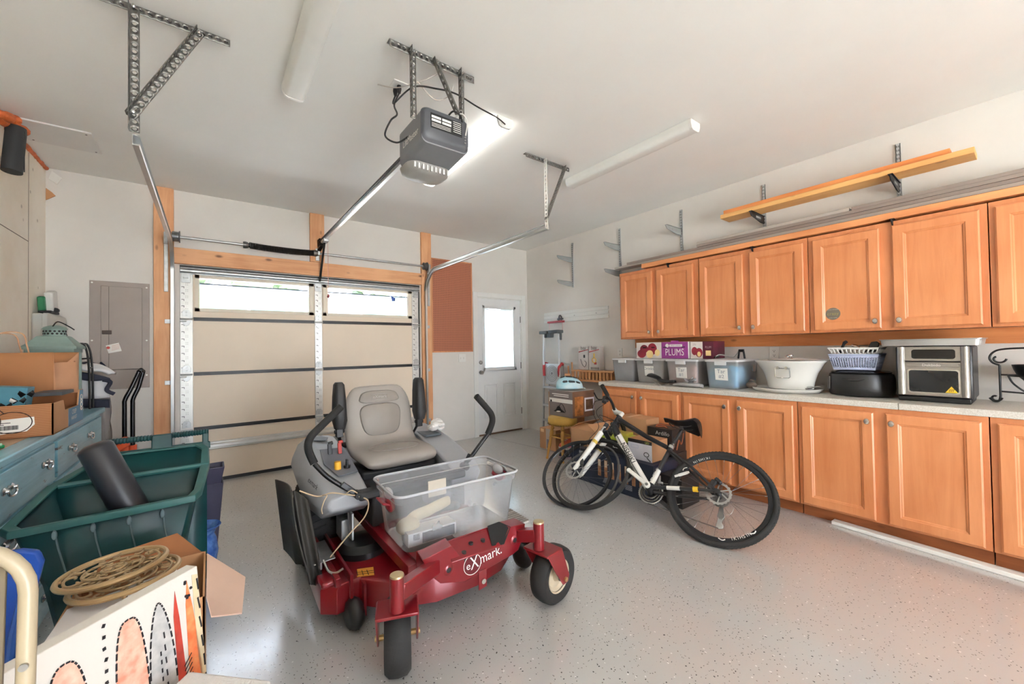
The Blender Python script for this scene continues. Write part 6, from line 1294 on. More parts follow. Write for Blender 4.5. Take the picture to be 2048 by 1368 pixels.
# twine holding the chute up
m = MB(); m.tube(smooth_path([(.365, 2.32, .575), (.44, 2.28, .54), (.50, 2.24, .555), (.56, 2.20, .545), (.615, 2.175, .53), (.66, 2.15, .50), (.64, 2.14, .43), (.56, 2.14, .36), (.47, 2.14, .275)], 6), .0035, 6)
m.tube(smooth_path([(.46, 2.25, .55), (.47, 2.2, .56), (.455, 2.19, .54), (.445, 2.2, .50), (.45, 2.21, .47)], 5), .003, 6); m.tube(smooth_path([(.56, 2.20, .545), (.58, 2.17, .57), (.61, 2.165, .55)], 5), .003, 6)
m.solo('twine', mat('twine_tan', (206, 184, 152), .8), 'tan twine tying the raised mower chute to the lap bar', 'string')
m = MB()
for k in range(10): m.ball((1.305+random.uniform(-.04, .04), 2.66+random.uniform(-.05, .05), .74+random.uniform(-.01, .02)), (.035, .04, .022), 8, 6, Matrix.Rotation(random.uniform(-1, 1), 3, 'X'))
m.solo('crumpled_rag', mat('rag_white', (232, 230, 226), .8), 'crumpled white rag on the right mower fender', 'rag')

# ------------------------------------------------------------------ clear tote on the mower
tote_m = clear('tote_clear', (240, 242, 246), .74, .2, .2)
t = thing('clear_tote', 'open clear plastic tote with red latches riding on the mower foot platform', 'tote', (1.02, 1.93, .346))
ta = math.radians(-2.2); tR = Matrix.Rotation(ta, 4, 'Z'); tO = V((1.015, 1.938, 0)); 
def tp(x, y, z): return tO+(tR@V((x, y, 0)))+V((0, 0, z))
def tring(z, w, d, r=.05): return [tp(a, b_, z) for a, b_ in rrect(0, 0, w, d, r, 6)]
zb, zt = .347, .625
m = MB(); m.loft([tring(zb, .575, .315, .04), tring(zb+.015, .60, .33), tring(zt-.045, .655, .355), tring(zt-.043, .672, .368), tring(zt-.006, .68, .375), tring(zt, .69, .385), tring(zt, .678, .372), tring(zt-.01, .668, .362)], True, False); m.build('tub', tote_m, t, smooth=50)
m = MB(); pts = tring(zt-.003, .69, .385); m.tube(pts, .006, 8, True); m.build('rim', clear('tote_rim', (244, 245, 248), .3, .25, .2), t)
lr = mat('latch_red', (140, 28, 44), .35)
m = MB(); m.grid(lambda u, v: tp(-.322-.05*v*v+.01*v, -.055+.11*u, zt-.085+.02*v+.03*math.sin(PI*u)*0-.02*math.sin(PI*u)*(1-v)), 10, 6); m.build('latch', lr, t, solid=.008)
m = MB(); m.ball(tp(-.318, -.02, zt-.085), (.02, .05, .035), 12, 8)
m.build('latch_body', lr, t)
m = MB(); m.grid(lambda u, v: tp(.318+.02*v, .06-.12*u, zt-.075+.035*v-.025*math.sin(PI*u)*(1-v)), 10, 5); m.build('latch', lr, t, solid=.01)
for s in (-1, 1):
    m = MB(); m.ball(tp(.32*s, .0, zt-.035), (.02, .05, .028), 12, 8); m.build('latch_boss', clear('tote_rim', (244, 245, 248), .3, .25, .2), t)
m = MB(); m.prism([tp(-.04, .166, zt-.17), tp(.07, .166, zt-.17), tp(.07, .17, zt-.08), tp(-.04, .17, zt-.08)], (0, -.001, 0)); m.solo('paper_card', mat('card_cream', (226, 216, 200), .7), 'small cream card standing inside the clear tote on the mower', 'card')
t = thing('boxed_part', 'white box with a grey picture panel lying inside the clear tote', 'box', tuple(tp(-.16, -.09, zb+.012)))
bx = MB(); bx.prism([tp(-.27, -.135, zb+.012), tp(-.02, -.135, zb+.012), tp(-.02, -.04, zb+.012), tp(-.27, -.04, zb+.012)], (0, 0, .062)); bx.build('carton', paper_white, t, bevel=.002)
m = MB(); m.prism([tp(-.20, -.136, zb+.018), tp(-.03, -.136, zb+.018), tp(-.03, -.136, zb+.066), tp(-.20, -.136, zb+.066)], (0, -.001, 0)); m.build('picture_panel', mat('pic_steel', (110, 112, 112), .4, var=.3, scale=30), t)
m = MB()
for k in range(8): m.prism([tp(-.245+k*.004, -.136, zb+.04), tp(-.2435+k*.004, -.136, zb+.04), tp(-.2435+k*.004, -.136, zb+.068), tp(-.245+k*.004, -.136, zb+.068)], (0, -.001, 0))
m.build('barcode', ink, t)
gl1 = mat('glove_cream', (206, 192, 160), .8, var=.1); gl2 = mat('glove_grey', (120, 124, 122), .8, var=.15)
t = thing('work_gloves', 'cream and grey work gloves lying on the box inside the tote', 'gloves', tuple(tp(-.15, -.02, zb+.08)))
m = MB(); m.tube(smooth_path([tp(-.27, -.06, zb+.06), tp(-.2, -.01, zb+.095), tp(-.1, .02, zb+.10), tp(-.01, .05, zb+.105), tp(.03, .06, zb+.105)], 5), [.03]*5+[.04]*6+[.032]*6+[.026]*4+[.015]*0 if False else .03, 12, flat=.75); m.ball(tp(-.24, -.05, zb+.08), (.06, .05, .04)); m.build('cream_glove', gl1, t)
m = MB(); m.tube(smooth_path([tp(-.22, .05, zb+.05), tp(-.12, .07, zb+.075), tp(0, .06, zb+.08), tp(.07, .05, zb+.075)], 5), .022, 12); m.ball(tp(.07, .05, zb+.075), (.028, .028, .022)); m.build('grey_glove', gl2, t)
# ------------------------------------------------------------------ blue dresser and the things on it
def distressed(name, c, c2, axis=1):
    m_ = wood(name, c, c2, axis, .35); nt = m_.node_tree; b = nt.nodes['Principled BSDF']; Lk = nt.links.new
    src = b.inputs['Base Color'].links[0].from_socket; tc = N(nt, 'ShaderNodeTexCoord'); mp = N(nt, 'ShaderNodeMapping'); mp.inputs['Scale'].default_value = (6, 2.2, 9); Lk(tc.outputs['Object'], mp.inputs[0])
    nz = N(nt, 'ShaderNodeTexNoise', Scale=3.5, Detail=8., Roughness=.75); Lk(mp.outputs[0], nz.inputs['Vector']); rp = N(nt, 'ShaderNodeValToRGB')
    rp.color_ramp.elements[0].position = .615; rp.color_ramp.elements[0].color = (0, 0, 0, 1); rp.color_ramp.elements[1].position = .66; rp.color_ramp.elements[1].color = (1, 1, 1, 1); Lk(nz.outputs['Fac'], rp.inputs[0])
    mx = N(nt, 'ShaderNodeMix', data_type='RGBA'); Lk(rp.outputs[0], mx.inputs[0]); Lk(src, mx.inputs[6]); mx.inputs[7].default_value = lin((70, 58, 50)); Lk(mx.outputs[2], b.inputs['Base Color'])
    b.inputs['Coat Weight'].default_value = .3; b.inputs['Coat Roughness'].default_value = .2; return m_
dist = distressed('blue_distressed', (126, 178, 196), (78, 134, 156)); dist2 = distressed('blue_drawer', (134, 184, 200), (88, 146, 166))
worn = wood('worn_top', (168, 140, 112), (120, 94, 72), 1, .5)
t = thing('dresser', 'long distressed blue dresser with ornate pulls along the concrete wall', 'dresser', (-.86, 3.1, 0))
m = MB(); m.bb(XL+.006, -.655, 1.95, 4.22, .0, .865); m.build('carcass', dist, t, bevel=.004)
m = MB(); m.bb(XL+.004, -.63, 1.93, 4.25, .866, .9); tpb = m.build('top', dist, t, bevel=.006)
m = MB(); m.bb(XL+.01, -.70, 1.95, 3.3, .9, .902); m.build('worn_patch', worn, tpb)
pull_m = mat('pull_silver', (206, 206, 204), .25, .9)
for r, (z0, z1) in enumerate(((.655, .842), (.44, .637), (.225, .422), (.03, .207))):
    for ya, yb in ((3.085, 2.0), (4.19, 3.115)):
        m = MB(); m.bb(-.657, -.640, yb+.008, ya-.008, z0, z1); d = m.build('drawer', dist2, t, bevel=.003)
        for y in ((2.46, 2.92) if ya < 3.1 else (3.36, 3.80)):
            zc_ = (z0+z1)/2+.02; m = MB()
            for k in (-1, 1): m.lathe([(.014, 0), (.016, .006), (.008, .012), (.006, .02), (0, .022)], (-.641, y+.04*k, zc_), (1, 0, 0), 12)
            m.tube(smooth_path([(-.625, y+.042, zc_), (-.622, y+.036, zc_-.018), (-.62, y, zc_-.026), (-.622, y-.036, zc_-.018), (-.625, y-.042, zc_)], 4), .0042, 7)
            m.prism([(-.641, y-.055, zc_), (-.641, y-.02, zc_+.014), (-.641, y, zc_+.006), (-.641, y+.02, zc_+.014), (-.641, y+.055, zc_), (-.641, y, zc_-.012)], (.003, 0, 0)); m.build('pull', pull_m, d)
# squash carton
stripe = bpy.data.materials.new('carton_striped'); stripe.use_nodes = True; nt = stripe.node_tree; b = nt.nodes['Principled BSDF']; Lk = nt.links.new
tc = N(nt, 'ShaderNodeTexCoord'); wv = N(nt, 'ShaderNodeTexWave', Scale=38.); wv.bands_direction = 'Z'; wv.inputs['Distortion'].default_value = .6; Lk(tc.outputs['Object'], wv.inputs[0]); rp = N(nt, 'ShaderNodeValToRGB')
rp.color_ramp.elements[0].position = .45; rp.color_ramp.elements[0].color = lin((150, 96, 60)); rp.color_ramp.elements[1].position = .6; rp.color_ramp.elements[1].color = lin((176, 124, 84)); Lk(wv.outputs[0], rp.inputs[0]); Lk(rp.outputs[0], b.inputs['Base Color']); b.inputs['Roughness'].default_value = .8
t = thing('squash_carton', 'open brown striped carton with a squash picture and white barcode label on the dresser', 'carton', (-.86, 3.2, .903))
x0, x1, y0, y1, z0 = -1.04, -.615, 2.93, 3.50, .903
m = MB(); m.bb(x0, x1, y0, y0+.006, z0, z0+.155); m.build('front_wall', stripe, t)
m = MB(); m.prism([(x1, y0, z0), (x1, y1, z0), (x1, y1, z0+.185), (x1, y1-.08, z0+.185), (x1, y1-.11, z0+.10), (x1, y0+.2, z0+.10), (x1, y0+.17, z0+.155), (x1, y0, z0+.155)], (-.006, 0, 0)); sw = m.build('side_wall', card, t)
m = MB(); m.prism([(x1+.0008, y0+.26, z0+.002), (x1+.0008, y1-.002, z0+.002), (x1+.0008, y1-.002, z0+.183), (x1+.0008, y1-.078, z0+.183), (x1+.0008, y1-.108, z0+.098), (x1+.0008, y0+.26, z0+.098)], (-.0016, 0, 0)); bp_ = m.build('blue_panel', mat('carton_blue', (84, 126, 156), .6), sw)
m = MB(); m.text('CRISP', .036, (x1+.001, y0+.37, z0+.072), (0, 1, 0), (0, 0, 1), .0006); m.text('HARVEST', .028, (x1+.001, y0+.37, z0+.04), (0, 1, 0), (0, 0, 1), .0006)
for k in range(4): m.torus((x1+.001, y1-.045, z0+.075+.022*k), (1, 0, 0), .018+.006*(k % 2), .0025, 16, 5, 1, .6)
m.build('panel_print', mat('print_cream', (226, 216, 200), .6), bp_)
m = MB(); m.bb(x0, x1-.006, y1-.006, y1, z0, z0+.165); m.build('back_wall', card_dark, t)
m = MB(); m.bb(x0, x0+.006, y0, y1, z0, z0+.155); m.bb(x0, x1, y0, y1, z0, z0+.004); m.build('floor_panel', card_dark, t)
fp = MB()
def ov(cx, cz, rx, rz, mm, r=.002): mm.tube([(cx+rx*math.cos(2*PI*k/28), y0-.001, cz+rz*math.sin(2*PI*k/28)) for k in range(28)], r, 5, True)
ov(-.745, z0+.075, .062, .05, fp); ov(-.84, z0+.085, .06, .055, fp); ov(-.90, z0+.07, .05, .045, fp); fp.tube(smooth_path([(-.84, y0-.001, z0+.135), (-.80, y0-.001, z0+.15), (-.77, y0-.001, z0+.12)], 5), .002, 5); fp.build('squash_outline', mat('outline_dark', (62, 40, 28), .7), t)
m = MB(); m.prism([(-.83, y0-.0015, z0+.02), (-.70, y0-.0015, z0+.03), (-.675, y0-.0015, z0+.06), (-.677, y0-.0015, z0+.097), (-.83, y0-.0015, z0+.088)], (0, .001, 0)); lb = m.build('barcode_label', paper_white, t)
m = MB()
xx = -.80
for k in range(30):
    w = random.choice((.0008, .0014, .002)); m.bb(xx, xx+w, y0-.0022, y0-.0014, z0+.042, z0+.062); xx += w+random.choice((.0008, .0014))
for k in range(2): m.bb(-.823, -.75-.02*k, y0-.0022, y0-.0014, z0+.074-.008*k, z0+.077-.008*k)
m.bb(-.823, -.72, y0-.0022, y0-.0014, z0+.028, z0+.031); m.build('barcode', ink, lb)
teal = mat('teal_print', (70, 132, 152), .5, var=.15)
t = thing('butterfly_box', 'teal gift box with black and white butterflies inside the brown carton', 'box', (-.79, 3.15, .91))
m = MB(); R = Matrix.Rotation(.12, 3, 'Y'); m.box((-.80, 3.12, 1.03), (.115, .10, .22), R); m.build('box', teal, t, bevel=.003)
m = MB()
for cx, cz, s in ((-.735, 1.10, .022), (-.76, 1.07, .02), (-.80, 1.05, .016)):
    for k in (-1, 1): m.add([(cx, 3.066, cz), (cx+k*s, 3.066, cz+s*.9), (cx+k*s*1.3, 3.066, cz+s*.2), (cx+k*s*.8, 3.066, cz-s*.7)], [(0, 1, 2, 3)])
bt = m.build('butterflies', ink, t, solid=.001)
m = MB(); m.add([(-.765, 3.0645, 1.07), (-.785, 3.0645, 1.085), (-.79, 3.0645, 1.07), (-.78, 3.0645, 1.06)], [(0, 1, 2, 3)]); m.build('white_wing', paper_white, t, solid=.001)
m = MB(); m.box((-.72, 3.42, 1.079), (.12, .24, .018)); m.solo('dark_notebook', mat('notebook_dark', (70, 74, 78), .5), 'dark thin box lying across the brown carton beside the teal box', 'box')
t = thing('green_clip', 'green plastic clip lying on the near end of the dresser top', 'clip', (-.75, 2.45, .903))
gp = mat('clip_emerald', (30, 132, 76), .3)
m = MB(); m.bar((-.80, 2.60, .912), (-.70, 2.66, .912), .03, .014); m.bar((-.82, 2.55, .91), (-.715, 2.6, .91), .028, .012); m.build('plates', gp, t, bevel=.004)
m = MB(); m.tube([(-.80, 2.57, .922), (-.70, 2.64, .922)], .006, 8); m.build('hinge', mat('clip_pale', (150, 200, 170), .3), t)
# paper bag
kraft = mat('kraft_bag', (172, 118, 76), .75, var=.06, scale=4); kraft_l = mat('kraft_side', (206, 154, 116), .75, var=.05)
t = thing('paper_bag', 'brown kraft paper shopping bag with two twisted handles on the dresser', 'paper bag', (-.88, 3.75, .901))
bx0, bx1, by0, by1, bz1 = -1.085, -.745, 3.56, 3.78, 1.312
m = MB(); m.grid(lambda u, v: V((bx0+(bx1-bx0)*u, by0+.012*math.sin(PI*u)*math.sin(5*v)-.01*v, .902+(bz1-.902)*v)), 12, 10); m.build('front_panel', kraft, t, solid=.002)
m = MB(); m.grid(lambda u, v: V((bx0+(bx1-bx0+.06)*u, by1+.01*v, .902+(bz1+.0-.902)*v)), 10, 8); m.build('back_panel', kraft, t, solid=.002)
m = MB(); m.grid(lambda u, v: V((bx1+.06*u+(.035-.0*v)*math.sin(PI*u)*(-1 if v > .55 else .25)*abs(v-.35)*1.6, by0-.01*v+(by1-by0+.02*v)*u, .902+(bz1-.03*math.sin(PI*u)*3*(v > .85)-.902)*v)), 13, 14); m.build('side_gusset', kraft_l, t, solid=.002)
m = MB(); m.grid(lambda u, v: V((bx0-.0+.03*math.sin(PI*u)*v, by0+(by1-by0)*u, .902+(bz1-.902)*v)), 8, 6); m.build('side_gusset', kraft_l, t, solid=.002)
for yy in (by0+.004, by1-.004):
    m = MB(); xs = (-.975, -.84) if yy < 3.6 else (-1.06, -.92); hgt = .11
    m.tube(smooth_path([(xs[0], yy, bz1-.03), (xs[0], yy-.01, bz1+.03), ((xs[0]+xs[1])/2-.04, yy-.015, bz1+hgt), ((xs[0]+xs[1])/2+.04, yy-.015, bz1+hgt), (xs[1]-.01, yy-.01, bz1+.04), (xs[1], yy, bz1-.03)], 6), .0035, 8); m.build('handle', mat('kraft_cord', (206, 164, 128), .8), t)
# lantern
lant = mat('lantern_sage', (136, 158, 150), .55, var=.12)
t = thing('metal_lantern', 'sage green metal lantern with a pierced collar behind the paper bag', 'lantern', (-.83, 3.98, .901))
def sq(z, w): return [V((-.83+a, 3.98+b_, z)) for a, b_ in ((-w, -w), (w, -w), (w, w), (-w, w))]
m = MB(); m.loft([sq(1.335, .122), sq(1.352, .122), sq(1.375, .10), sq(1.42, .066), sq(1.424, .055)]); m.build('roof', lant, t, smooth=0)
m = MB(); m.lathe([(.05, 1.424), (.052, 1.424), (.052, 1.468), (.05, 1.468)], (-.83, 3.98, 0), n=24, close=False); co = m.build('collar', lant, t)
m = MB()
for k in range(16):
    a = 2*PI*k/16
    for dz in (.0, .016): m.cyl((-.83+.0515*math.cos(a+dz*12), 3.98+.0515*math.sin(a+dz*12), 1.438+dz), (-.83+.0535*math.cos(a+dz*12), 3.98+.0535*math.sin(a+dz*12), 1.438+dz), .0065, 8)
m.build('pierced_holes', ink, co)
m = MB(); m.lathe([(.062, 1.468), (.05, 1.482), (.02, 1.495), (0, 1.498)], (-.83, 3.98, 0), n=24); m.build('cap', lant, t)
m = MB(); m.tube(smooth_path([(-.83, 3.94, 1.487), (-.80, 3.90, 1.515), (-.76, 3.92, 1.49), (-.735, 3.95, 1.465)], 5), .004, 6); m.build('ring_handle', black_metal, t)
m = MB()
for a in (-1, 1):
    for b_ in (-1, 1): m.bb(-.83+a*.098-.009, -.83+a*.098+.009, 3.98+b_*.098-.009, 3.98+b_*.098+.009, .93, 1.336)
m.bb(-.945, -.715, 3.865, 4.095, .902, .93); m.bb(-.94, -.72, 3.87, 4.09, 1.31, 1.336); m.build('frame', lant, t, bevel=.002)
m = MB(); m.bb(-.92, -.74, 3.89, 3.893, .93, 1.31); m.bb(-.74, -.737, 3.89, 4.07, .93, 1.31); m.build('glass_pane', clear('window_glass', (230, 240, 245), .96, .03), t)
# wire rack
t = thing('wire_rack', 'black wire rack with a mesh top at the far end of the dresser', 'rack', (-.84, 4.2, .901))
m = MB()
for y in (4.125, 4.225):
    m.tube(smooth_path([(-.98, y, .905), (-.97, y, 1.2), (-.955, y, 1.33), (-.93, y, 1.365), (-.76, y, 1.375), (-.715, y, 1.355), (-.695, y, 1.2), (-.69, y, .905)], 6), .0065, 8)
m.tube([(-.96, 4.125, 1.24), (-.70, 4.125, 1.27)], .005, 8); m.tube([(-.96, 4.225, 1.24), (-.70, 4.225, 1.27)], .005, 8); m.tube([(-.695, 4.125, 1.2), (-.695, 4.225, 1.2)], .005, 8)
m.build('frame', black_metal, t)
m = MB()
for k in range(14): m.tube([(-.94+.0165*k, 4.12, 1.371), (-.94+.0165*k, 4.23, 1.371)], .003, 6)
m.tube([(-.94, 4.175, 1.368), (-.72, 4.175, 1.372)], .003, 6); m.build('mesh_top', black_metal, t)
# plastic-wrapped bundle with clothing
t = thing('wrapped_bundle', 'tall grey bundle in clear plastic behind the far end of the dresser', 'bundle', (-.68, 4.55, 0))
m = MB(); m.lathe([(0, 0.001), (.085, .001), (.09, .3), (.085, .8), (.075, .98), (0, 1.0)], (-.77, 4.53, 0), n=20); m.build('grey_core', mat('bundle_grey', (150, 150, 156), .4, var=.2, stretch=(1, 1, .1), scale=14), t)
m = MB()
def wrap(u, v):
    a = 2*PI*u; r = .115+.05*(1-v)**1.5+.010*math.sin(5*a+9*v)+.007*math.sin(11*a-13*v); return V((-.77+r*math.cos(a), 4.53+r*.75*math.sin(a), .01+1.0*v))
m.grid(wrap, 44, 22, True); m.build('plastic_sheet', clear('plastic_film2', (236, 236, 238), .66, .12, .5), t, smooth=80)
t = thing('striped_jacket', 'white and navy jacket draped over the plastic-wrapped bundle', 'jacket', (-.72, 4.5, 1.03))
wcl = mat('jacket_white', (228, 228, 230), .75, var=.05); ncl = mat('jacket_navy', (44, 48, 66), .75, var=.1)
m = MB(); m.grid(lambda u, v: V((-.87+.24*u+.02*math.sin(7*v), 4.37+.22*v, 1.205-.07*u*u+.03*math.sin(PI*v)+.012*math.sin(9*u+4*v))), 16, 12); m.build('hood', wcl, t, solid=.02)
m = MB(); m.grid(lambda u, v: V((-.86+.24*u, 4.36-.012*math.sin(PI*u), 1.175-.065*u*u-.06*v*math.sin(PI*(.1+.85*u)))), 14, 5); m.build('navy_band', ncl, t, solid=.02)
m = MB(); m.grid(lambda u, v: V((-.775+.13*u+.02*v*(2*u-1), 4.375+.014*math.sin(8*u), 1.11-.15*v)), 12, 8); m.build('body', wcl, t, solid=.015)
m = MB(); m.grid(lambda u, v: V((-.79+.165*u, 4.37+.014*math.sin(8*u), .965-.065*v-.02*u)), 12, 5); m.build('navy_hem', ncl, t, solid=.018)
m = MB()
for k in range(3): m.tube(smooth_path([(-.84+.05*k, 4.40, 1.218-.012*k), (-.80+.05*k, 4.44, 1.225-.02*k), (-.77+.05*k, 4.50, 1.235-.02*k), (-.80+.05*k, 4.55, 1.23)], 5), .008, 6)
m.tube(smooth_path([(-.66, 4.36, 1.10), (-.62, 4.37, 1.08), (-.64, 4.37, 1.02), (-.60, 4.38, .985)], 5), .014, 8); m.build('navy_stripes', ncl, t)
# hand cart loop with orange grips
t = thing('hand_cart', 'black tubular cart handle with orange parts standing by the breaker panel', 'hand cart', (-.52, 4.45, 0))
for dx, dy in ((0, 0), (.042, .05)):
    m = MB(); m.tube(smooth_path([(-.548+dx, 4.43+dy, .02), (-.548+dx, 4.43+dy, .5), (-.548+dx, 4.43+dy, .86), (-.545+dx, 4.43+dy, .93), (-.51+dx*.9, 4.44+dy, 1.02), (-.465+dx*.5, 4.45+dy, 1.15)], 6), .015, 12); m.build('handle_tube', mat('cart_black', (30, 30, 33), .25, .3), t)
m = MB(); m.tube([(-.465, 4.45, 1.15), (-.455, 4.475, 1.165), (-.444, 4.50, 1.15)], .016, 12); m.build('handle_bend', mat('cart_black', (30, 30, 33), .25, .3), t)
org = mat('cart_orange', (226, 92, 52), .45)
for dx, dy in ((0, 0), (.042, .05)): m = MB(); m.cyl((-.548+dx, 4.43+dy, .40), (-.548+dx, 4.43+dy, .555), .026, 14); m.build('orange_sleeve', org, t)
m = MB(); m.bar((-.60, 4.30, .56), (-.53, 4.39, .60), .05, .06); m.bar((-.59, 4.29, .61), (-.53, 4.39, .63), .04, .03); m.build('orange_bracket', org, t, bevel=.01)
m = MB(); m.bb(-.60, -.46, 4.38, 4.55, .02, .06); m.cyl((-.60, 4.40, .08), (-.60, 4.54, .08), .075, 20); m.build('base', black_rubber, t, bevel=.004)

# ------------------------------------------------------------------ green bin with black roll
gb = mat('bin_green', (17, 66, 66), .38, var=.12, c2=(12, 46, 52), scale=5)
t = thing('recycling_bin', 'dark green two-compartment plastic bin with grip handles in front of the dresser', 'bin', (-.28, 2.43, 0))
top = [(-.56, 2.225, .665), (-.30, 2.205, .675), (-.065, 2.20, .682), (-.045, 2.25, .69), (-.022, 2.50, .742), (-.022, 2.62, .80), (-.05, 2.655, .815), (-.36, 2.665, .815), (-.44, 2.62, .79), (-.53, 2.50, .742), (-.585, 2.26, .672)]
cxb, cyb = -.285, 2.43
def br(z, k, zf=0): return [V((cxb+(x-cxb)*k, cyb+(y-cyb)*k, z if zf == 0 else zz)) for x, y, zz in top]
m = MB(); m.loft([br(.02, .52), br(.03, .54), br(.42, .74), br(0, .985, 1)], True, False); m.build('shell', gb, t, smooth=30, solid=.006)
P_ = [V(p) for p in top]
m = MB(); R_ = []
prof_r = [(-.018, .004), (.016, .006), (.020, -.004), (.018, -.022), (.012, -.022), (.010, -.004), (-.018, -.004)]
rings = []
for i, p in enumerate(P_):
    out = V((p.x-cxb, p.y-cyb, 0)).normalized(); rings.append([p+out*a+V((0, 0, b_)) for a, b_ in prof_r])
vs = [q for r in rings for q in r]; n_ = len(prof_r); fs = []
for i in range(len(rings)):
    for k in range(n_): fs.append((i*n_+k, i*n_+(k+1) % n_, ((i+1) % len(rings))*n_+(k+1) % n_, ((i+1) % len(rings))*n_+k))
m.add(vs, fs); m.build('rim', mat('bin_green_rim', (46, 96, 94), .4, var=.12), t, smooth=30, bevel=.003)
m = MB(); m.grid(lambda u, v: V((-.515+.50*u, 2.50-.01*v, .742-.55*v+(.01*math.sin(PI*u)*0))), 8, 4); m.build('divider', gb, t, solid=.008)
m = MB(); m.tube([(-.51, 2.50, .742), (-.01, 2.50, .742)], .011, 8); m.build('divider_lip', mat('bin_green_rim', (46, 96, 94), .4), t)
# back handle panel with two openings
m = MB(); zt_ = .885
def hp_(x, z): return V((x, 2.662+.02*(z-.8)/.08, z))
for a, b_ in ((-.40, -.375), (-.235, -.155), (-.035, -.008)): m.prism([hp_(a, .80), hp_(b_, .80), hp_(b_, zt_-.01), hp_(a, zt_-.01)], (0, .022, 0))
m.prism([hp_(-.42, .79), hp_(.0, .79), hp_(-.002, .825), hp_(-.41, .825)], (0, .02, 0)); m.prism([hp_(-.235, .86), hp_(-.155, .86), hp_(-.155, zt_), hp_(-.235, zt_)], (0, .02, 0)); m.build('handle_panel', gb, t, bevel=.005)
for a, b_ in ((-.395, -.235), (-.155, -.008)):
    m = MB(); n = 26; m.tube([V((a+(b_-a)*k/n, 2.69, .874)) for k in range(n+1)], [.0125 if k % 2 else .0155 for k in range(n+1)], 10); m.build('grip', gb, t)
m = MB()
for x in (-.46, -.36, -.26, -.16):
    m.tube([(x, 2.203+.0, .65), (x+.006, 2.225, .57), (x+.02, 2.248, .47)], .003, 5); m.ball((x, 2.206, .63), (.008, .006, .018), 8, 6)
m.build('scuff_ribs', mat('scuff_grey', (96, 116, 120), .6), t)
m = MB()
for k, y in enumerate((2.28, 2.31, 2.35)): m.tube([(-.065, y, .64), (-.135, y+.01, .34)], .006, 6)
m.build('side_ribs', mat('bin_green_rim', (46, 96, 94), .4), t)
m = MB(); a = V((-.385, 2.36, .925)); b_ = V((-.205, 2.35, .46)); m.tube([a, a+(b_-a)*.02, a+(b_-a)*.04, b_], [.03, .05, .056, .062], 24)
m.solo('black_roll', mat('roll_black', (34, 35, 42), .35, var=.15, stretch=(1, 1, .3)), 'thick black plastic roll sticking out of the green bin', 'roll')
# pots beyond
t = thing('square_planter', 'tall dark purple square planter behind the green bin', 'planter', (0, 3.38, 0))
def sq2(z, w): return [V((-.01+a, 3.38+b_, z)) for a, b_ in ((-w, -w), (w, -w), (w, w), (-w, w))]
pm = mat('planter_plum', (62, 58, 82), .5, var=.15)
m = MB(); m.loft([sq2(.001, .045), sq2(.43, .078), sq2(.43, .07), sq2(.1, .04)]); m.build('lower_pot', pm, t, bevel=.003, smooth=20)
m = MB(); m.loft([sq2(.40, .06), sq2(.535, .085), sq2(.535, .075), sq2(.42, .05)]); m.build('upper_pot', pm, t, bevel=.003, smooth=20)
m = MB(); m.lathe([(0, .001), (.05, .001), (.07, .06), (.082, .14), (.072, .21), (.062, .24), (.075, .268), (.095, .285), (.092, .29), (.066, .262), (.05, .235), (.0, .1)], (-.045, 2.96, 0), n=36, close=False)
blue_g = mat('pot_blue', (50, 88, 160), .22, var=.25, scale=26, bump=.8, bscale=45, c2=(96, 134, 196)); m.solo('blue_pot', blue_g, 'small glazed blue textured pot with a flared rim beside the green bin', 'pot', smooth=60)

# ------------------------------------------------------------------ near left pile
t = thing('flap_carton', 'open cardboard carton with flaps spread, under the iron plant stands', 'carton', (-.2, 1.65, 0))
m = MB(); bx = (-.33, -.015, 1.50, 1.84, 0, .575); a, b_, c, d, e, f_ = bx
m.bb(a, a+.005, c, d, e, f_); m.bb(b_-.005, b_, c, d, e, f_); m.bb(a, b_, c, c+.005, e, f_); m.bb(a, b_, d-.005, d, e, f_); m.bb(a, b_, c, d, e, e+.005); m.build('box', card, t)
m = MB(); m.prism([(-.32, 1.845, .57), (-.27, 1.93, .605), (-.10, 1.955, .62), (.0, 1.86, .53), (-.02, 1.845, .57)], (.0, .004, .002)); m.build('flap', card_dark, t)
m = MB(); m.prism([(-.012, 1.82, .57), (.012, 1.83, .54), (.098, 1.745, .48), (.078, 1.56, .455), (-.0, 1.515, .50), (-.012, 1.505, .57)], (.001, 0, .004)); m.build('flap', mat('flap_pale', (212, 180, 160), .8, var=.03), t)
m = MB(); m.prism([(-.047, 1.465, .577), (-.30, 1.24, .577), (-.338, 1.30, .577), (-.318, 1.64, .577), (-.09, 1.72, .577)], (0, 0, .012)); m.solo('foam_board', mat('board_white', (226, 220, 218), .7, var=.03), 'white board lying on the carton under the iron plant stands', 'board')
W_ = None
bronze = mat('bronze_iron', (184, 156, 116), .38, .35, var=.2)
